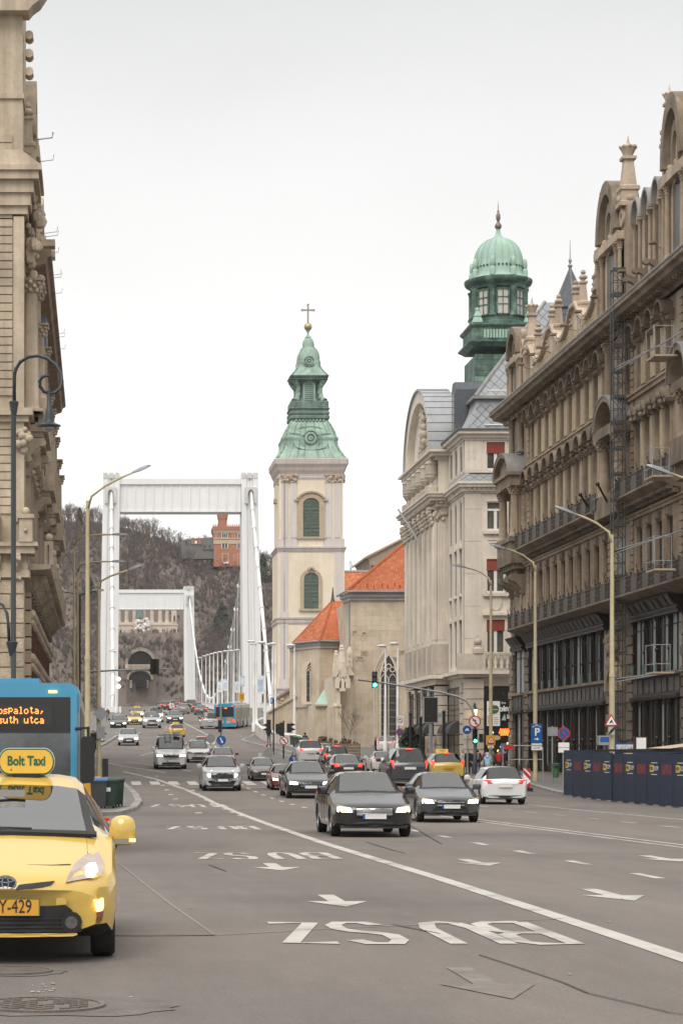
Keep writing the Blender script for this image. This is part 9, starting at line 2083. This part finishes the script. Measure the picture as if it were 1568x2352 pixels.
# ---------------------------------------------------------------- people: one skinned body each
M_SKIN=mat('skin',(.42,.25,.18),.6,var=.05,vs=8)
def cloth(n,c):return mat('cloth '+n,c,.85,var=.15,vs=5)
C_BLK,C_NAVY,C_JEAN,C_GREY,C_WHT,C_RED,C_LBL,C_DRED,C_BRN=cloth('black',(.014,.014,.016)),cloth('navy',(.02,.028,.05)),cloth('denim',(.05,.075,.12)),cloth('grey',(.16,.16,.165)),cloth('white',(.55,.54,.52)),cloth('red',(.4,.03,.025)),cloth('light blue',(.3,.45,.58)),cloth('dark red',(.2,.02,.03)),cloth('brown',(.09,.06,.045))
HAIR=cloth('dark hair',(.025,.018,.014));HAIRW=cloth('grey hair',(.4,.39,.37))
def person(label,u,d,face,top,leg,hair=HAIR,h=1.72,stride=.0,coat=0,lean=0.0,hood=None,hat=None,armf=0.0,bag=None,z=None,group=None):
 k=h/1.75;J=dict(pel=(0,0,.95),wa=(0,-.02*lean,1.1),ch=(0,-.12*lean,1.34),nk=(0,-.2*lean,1.5),hd=(0,-.26*lean-.01,1.6),tp=(0,-.28*lean,1.72))
 E=[('pel','wa'),('wa','ch'),('ch','nk'),('nk','hd'),('hd','tp')];Rr=dict(pel=.155,wa=.14,ch=.165,nk=.06,hd=.098,tp=.06)
 for s,n in((1,'l'),(-1,'r')):
  f=stride*s;J.update({n+'hp':(.1*s,0,.9),n+'kn':(.1*s,-.14*f-.03,.5),n+'an':(.1*s,-.3*f+(.1 if f<0 else 0),.09+(.04 if f<0 else 0)),n+'to':(.11*s,-.3*f-.15,.045),n+'sh':(.19*s,-.13*lean,1.42),n+'el':(.25*s,.04-.2*lean-.1*armf+.1*f,1.14),n+'wr':(.23*s,-.06-.25*lean-.22*armf+.16*f,.92+.16*armf),n+'ha':(.22*s,-.1-.26*lean-.28*armf+.17*f,.83+.2*armf)})
  E+=[('pel',n+'hp'),(n+'hp',n+'kn'),(n+'kn',n+'an'),(n+'an',n+'to'),('ch',n+'sh'),(n+'sh',n+'el'),(n+'el',n+'wr'),(n+'wr',n+'ha')];Rr.update({n+'hp':.11,n+'kn':.075,n+'an':.055,n+'to':.04,n+'sh':.085,n+'el':.062,n+'wr':.045,n+'ha':.035})
 names=list(J);me=bpy.data.meshes.new('person');me.from_pydata([tuple(c*k for c in J[n])for n in names],[(names.index(a),names.index(b))for a,b in E],[]);o=bpy.data.objects.new('person',me)
 sk=o.modifiers.new('s','SKIN');ss=o.modifiers.new('u','SUBSURF');ss.levels=1;ss.render_levels=1
 for n,v in zip(names,me.skin_vertices[0].data):v.radius=(Rr[n]*k*(1.25 if n in('ch','wa','pel')else 1),Rr[n]*k);v.use_root=n=='pel'
 m2=evald(o);link(o);o.modifiers.clear();o.data=m2;bpy.data.meshes.remove(me);m2.materials.clear()
 for m in(top,leg,M_SKIN,C_BLK,hair):m2.materials.append(m)
 hands=[Vector(J[n])*k for n in('lha','rha')]
 for p in m2.polygons:
  c=p.center;p.use_smooth=True;z_=c.z/k
  p.material_index=3 if z_<.1 else 2 if min((c-q).length for q in hands)<.1 else 4 if(z_>1.66 or(z_>1.56 and c.y>-.27*lean*k-.0))else 2 if z_>1.5 else 1 if z_<.9 and abs(c.x)<.2*k else 0
 hc=Vector(J['hd'])*k
 if coat:b=MB();b.lathe([(.24*k,coat*k),(.215*k,.75*k),(.19*k,1.0*k),(.17*k,1.05*k)],0,.0,0,12,0,0,1.1,.85);c=link(bpy.data.objects.new('coat',b.mesh('coat',top,40)));c.parent=o
 if hood:b=MB();b.ball((hc.x,hc.y+.02,hc.z+.04),.15*k,10,8);b.ball((hc.x,hc.y+.06,hc.z-.12),.17*k,10,6);c=link(bpy.data.objects.new('hood',b.mesh('hood',hood,True)));c.parent=o
 if hat:b=MB();b.lathe([(.108*k,.03),(.11*k,.08),(.09*k,.15),(.02,.18)],hc.x,hc.y+.005,hc.z,10);c=link(bpy.data.objects.new('hat',b.mesh('hat',hat,True)));c.parent=o
 b=MB();b.ball((hc.x,hc.y-.1*k,hc.z+.0),.018,6,4)
 for s in(-1,1):b.ball((hc.x+.1*k*s,hc.y,hc.z),.022,6,4)
 c=link(bpy.data.objects.new('nose_and_ears',b.mesh('nose_and_ears',M_SKIN,True)));c.parent=o
 if bag:b=MB();b.lathe([(.13,0),(.17,.1),(.16,.4),(.08,.46)],0,.0,0,8,0,0,1,.6);c=link(bpy.data.objects.new('backpack',b.mesh('backpack',bag,40)));c.parent=o;c.location=(0,.2*k,1.02*k)
 x=XU(u,d);o.location=(x,d,gg(x,d)if z is None else z);o.rotation_euler=(0,0,face);return tag(o,label,'person',group)
person('pedestrian in a white jacket at the crossing, leftmost of the group',1063,150,.9,C_WHT,C_BLK,h=1.7)
person('pedestrian in a long black coat beside the one in white',1075,149,-.6,C_BLK,C_BLK,h=1.76,coat=.55)
person('pedestrian in dark jacket and jeans left of the gantry mast',1087,151,.4,C_NAVY,C_JEAN,h=1.68)
person('pedestrian in black with a bag right behind the gantry mast',1097,152,2.8,C_BLK,C_JEAN,h=1.72,bag=C_GREY)
person('pedestrian in a dark red jacket right of the gantry mast',1116,152,2.6,C_DRED,C_BLK,h=1.7)
person('grey haired pedestrian in the group before the pub',1131,151,3.0,C_BRN,C_BLK,hair=HAIRW,h=1.66)
person('pedestrian in a bright red jacket before the pub',1146,150,2.2,C_RED,C_NAVY,h=1.72)
person('pedestrian in black with a cap nearest the blue doors',1160,149,1.6,C_BLK,C_BLK,h=1.78,hat=C_NAVY)
person('stooping pedestrian in a hooded light blue jacket at the kerb',1119,134,2.9,C_LBL,C_BLK,h=1.62,lean=.55,hood=C_LBL,armf=.5)
person('pedestrian in a long black coat walking away past the bins',700,206,3.0,C_BLK,C_BLK,h=1.78,coat=.35,stride=.3,hat=C_BLK)
person('pedestrian in a navy jacket and pale trousers near the planters',790,205,2.9,C_NAVY,C_GREY,h=1.76,stride=.15)
person('pedestrian in dark clothes beside the parked white saloon',862,203,1.6,C_NAVY,C_NAVY,h=1.7)
sc_=person('rider in pale trousers standing on an electric scooter behind the signals',617,196,2.7,C_BLK,C_GREY,h=1.72,armf=.8)
sc_.location.z+=.12
t=thing('scooter','white electric scooter on the ramp pavement behind the traffic lights','scooter',(0,0,0));t['_local']=1
for y in(-.45,.45):MB().prism([(y+.11*math.cos(a*pi/7),.11+.11*math.sin(a*pi/7))for a in range(14)],'x',-.03,.03).obj('wheel',M_TYRE,t)
MB().box(-.08,.08,-.4,.4,.09,.12).obj('deck',M_SIGNW,t);b=MB();b.tube([(0,-.45,.11),(0,-.4,1.05)],.03,6);b.tube([(-.25,-.4,1.05),(.25,-.4,1.05)],.02,5);b.obj('steering_column',M_SIGNW,t);MB().box(-.04,.04,.5,.53,.2,.26).obj('tail_light',M_BRAKE,t)
t.location=sc_.location-Vector((0,0,.12));t.rotation_euler=(0,0,2.7)
person('tall pedestrian in black coming off the bridge between the cream posts',214,168,.2,C_BLK,C_BLK,h=1.8,stride=.3)
person('pedestrian in black with a red bag beside the tall one',222,176,-.2,C_BLK,C_NAVY,h=1.72,stride=.2,bag=C_RED)
person('lone pedestrian in a brown jacket walking along the bridge by the left tower leg',247,300,.1,C_BRN,C_GREY,h=1.85,stride=.3,z=6.4)
for i,u in enumerate((358,374,378,384,416,407)):person('tiny visitor standing on the monument terrace, %s from the left'%ORD[(0,1,2,3,5,4)[i]],u-(8 if u>400 else 0),856,.5*i,(C_BLK,C_NAVY,C_BLK,C_BRN,C_BLK,C_DRED)[i],C_BLK,h=1.8,z=49.7,group='visitors on the monument terrace')
if SCR:bpy.data.scenes.remove(SCR[0])
for o in list(bpy.data.objects):
 for k in[k for k in o.keys()if k.startswith('_')]:del o[k]
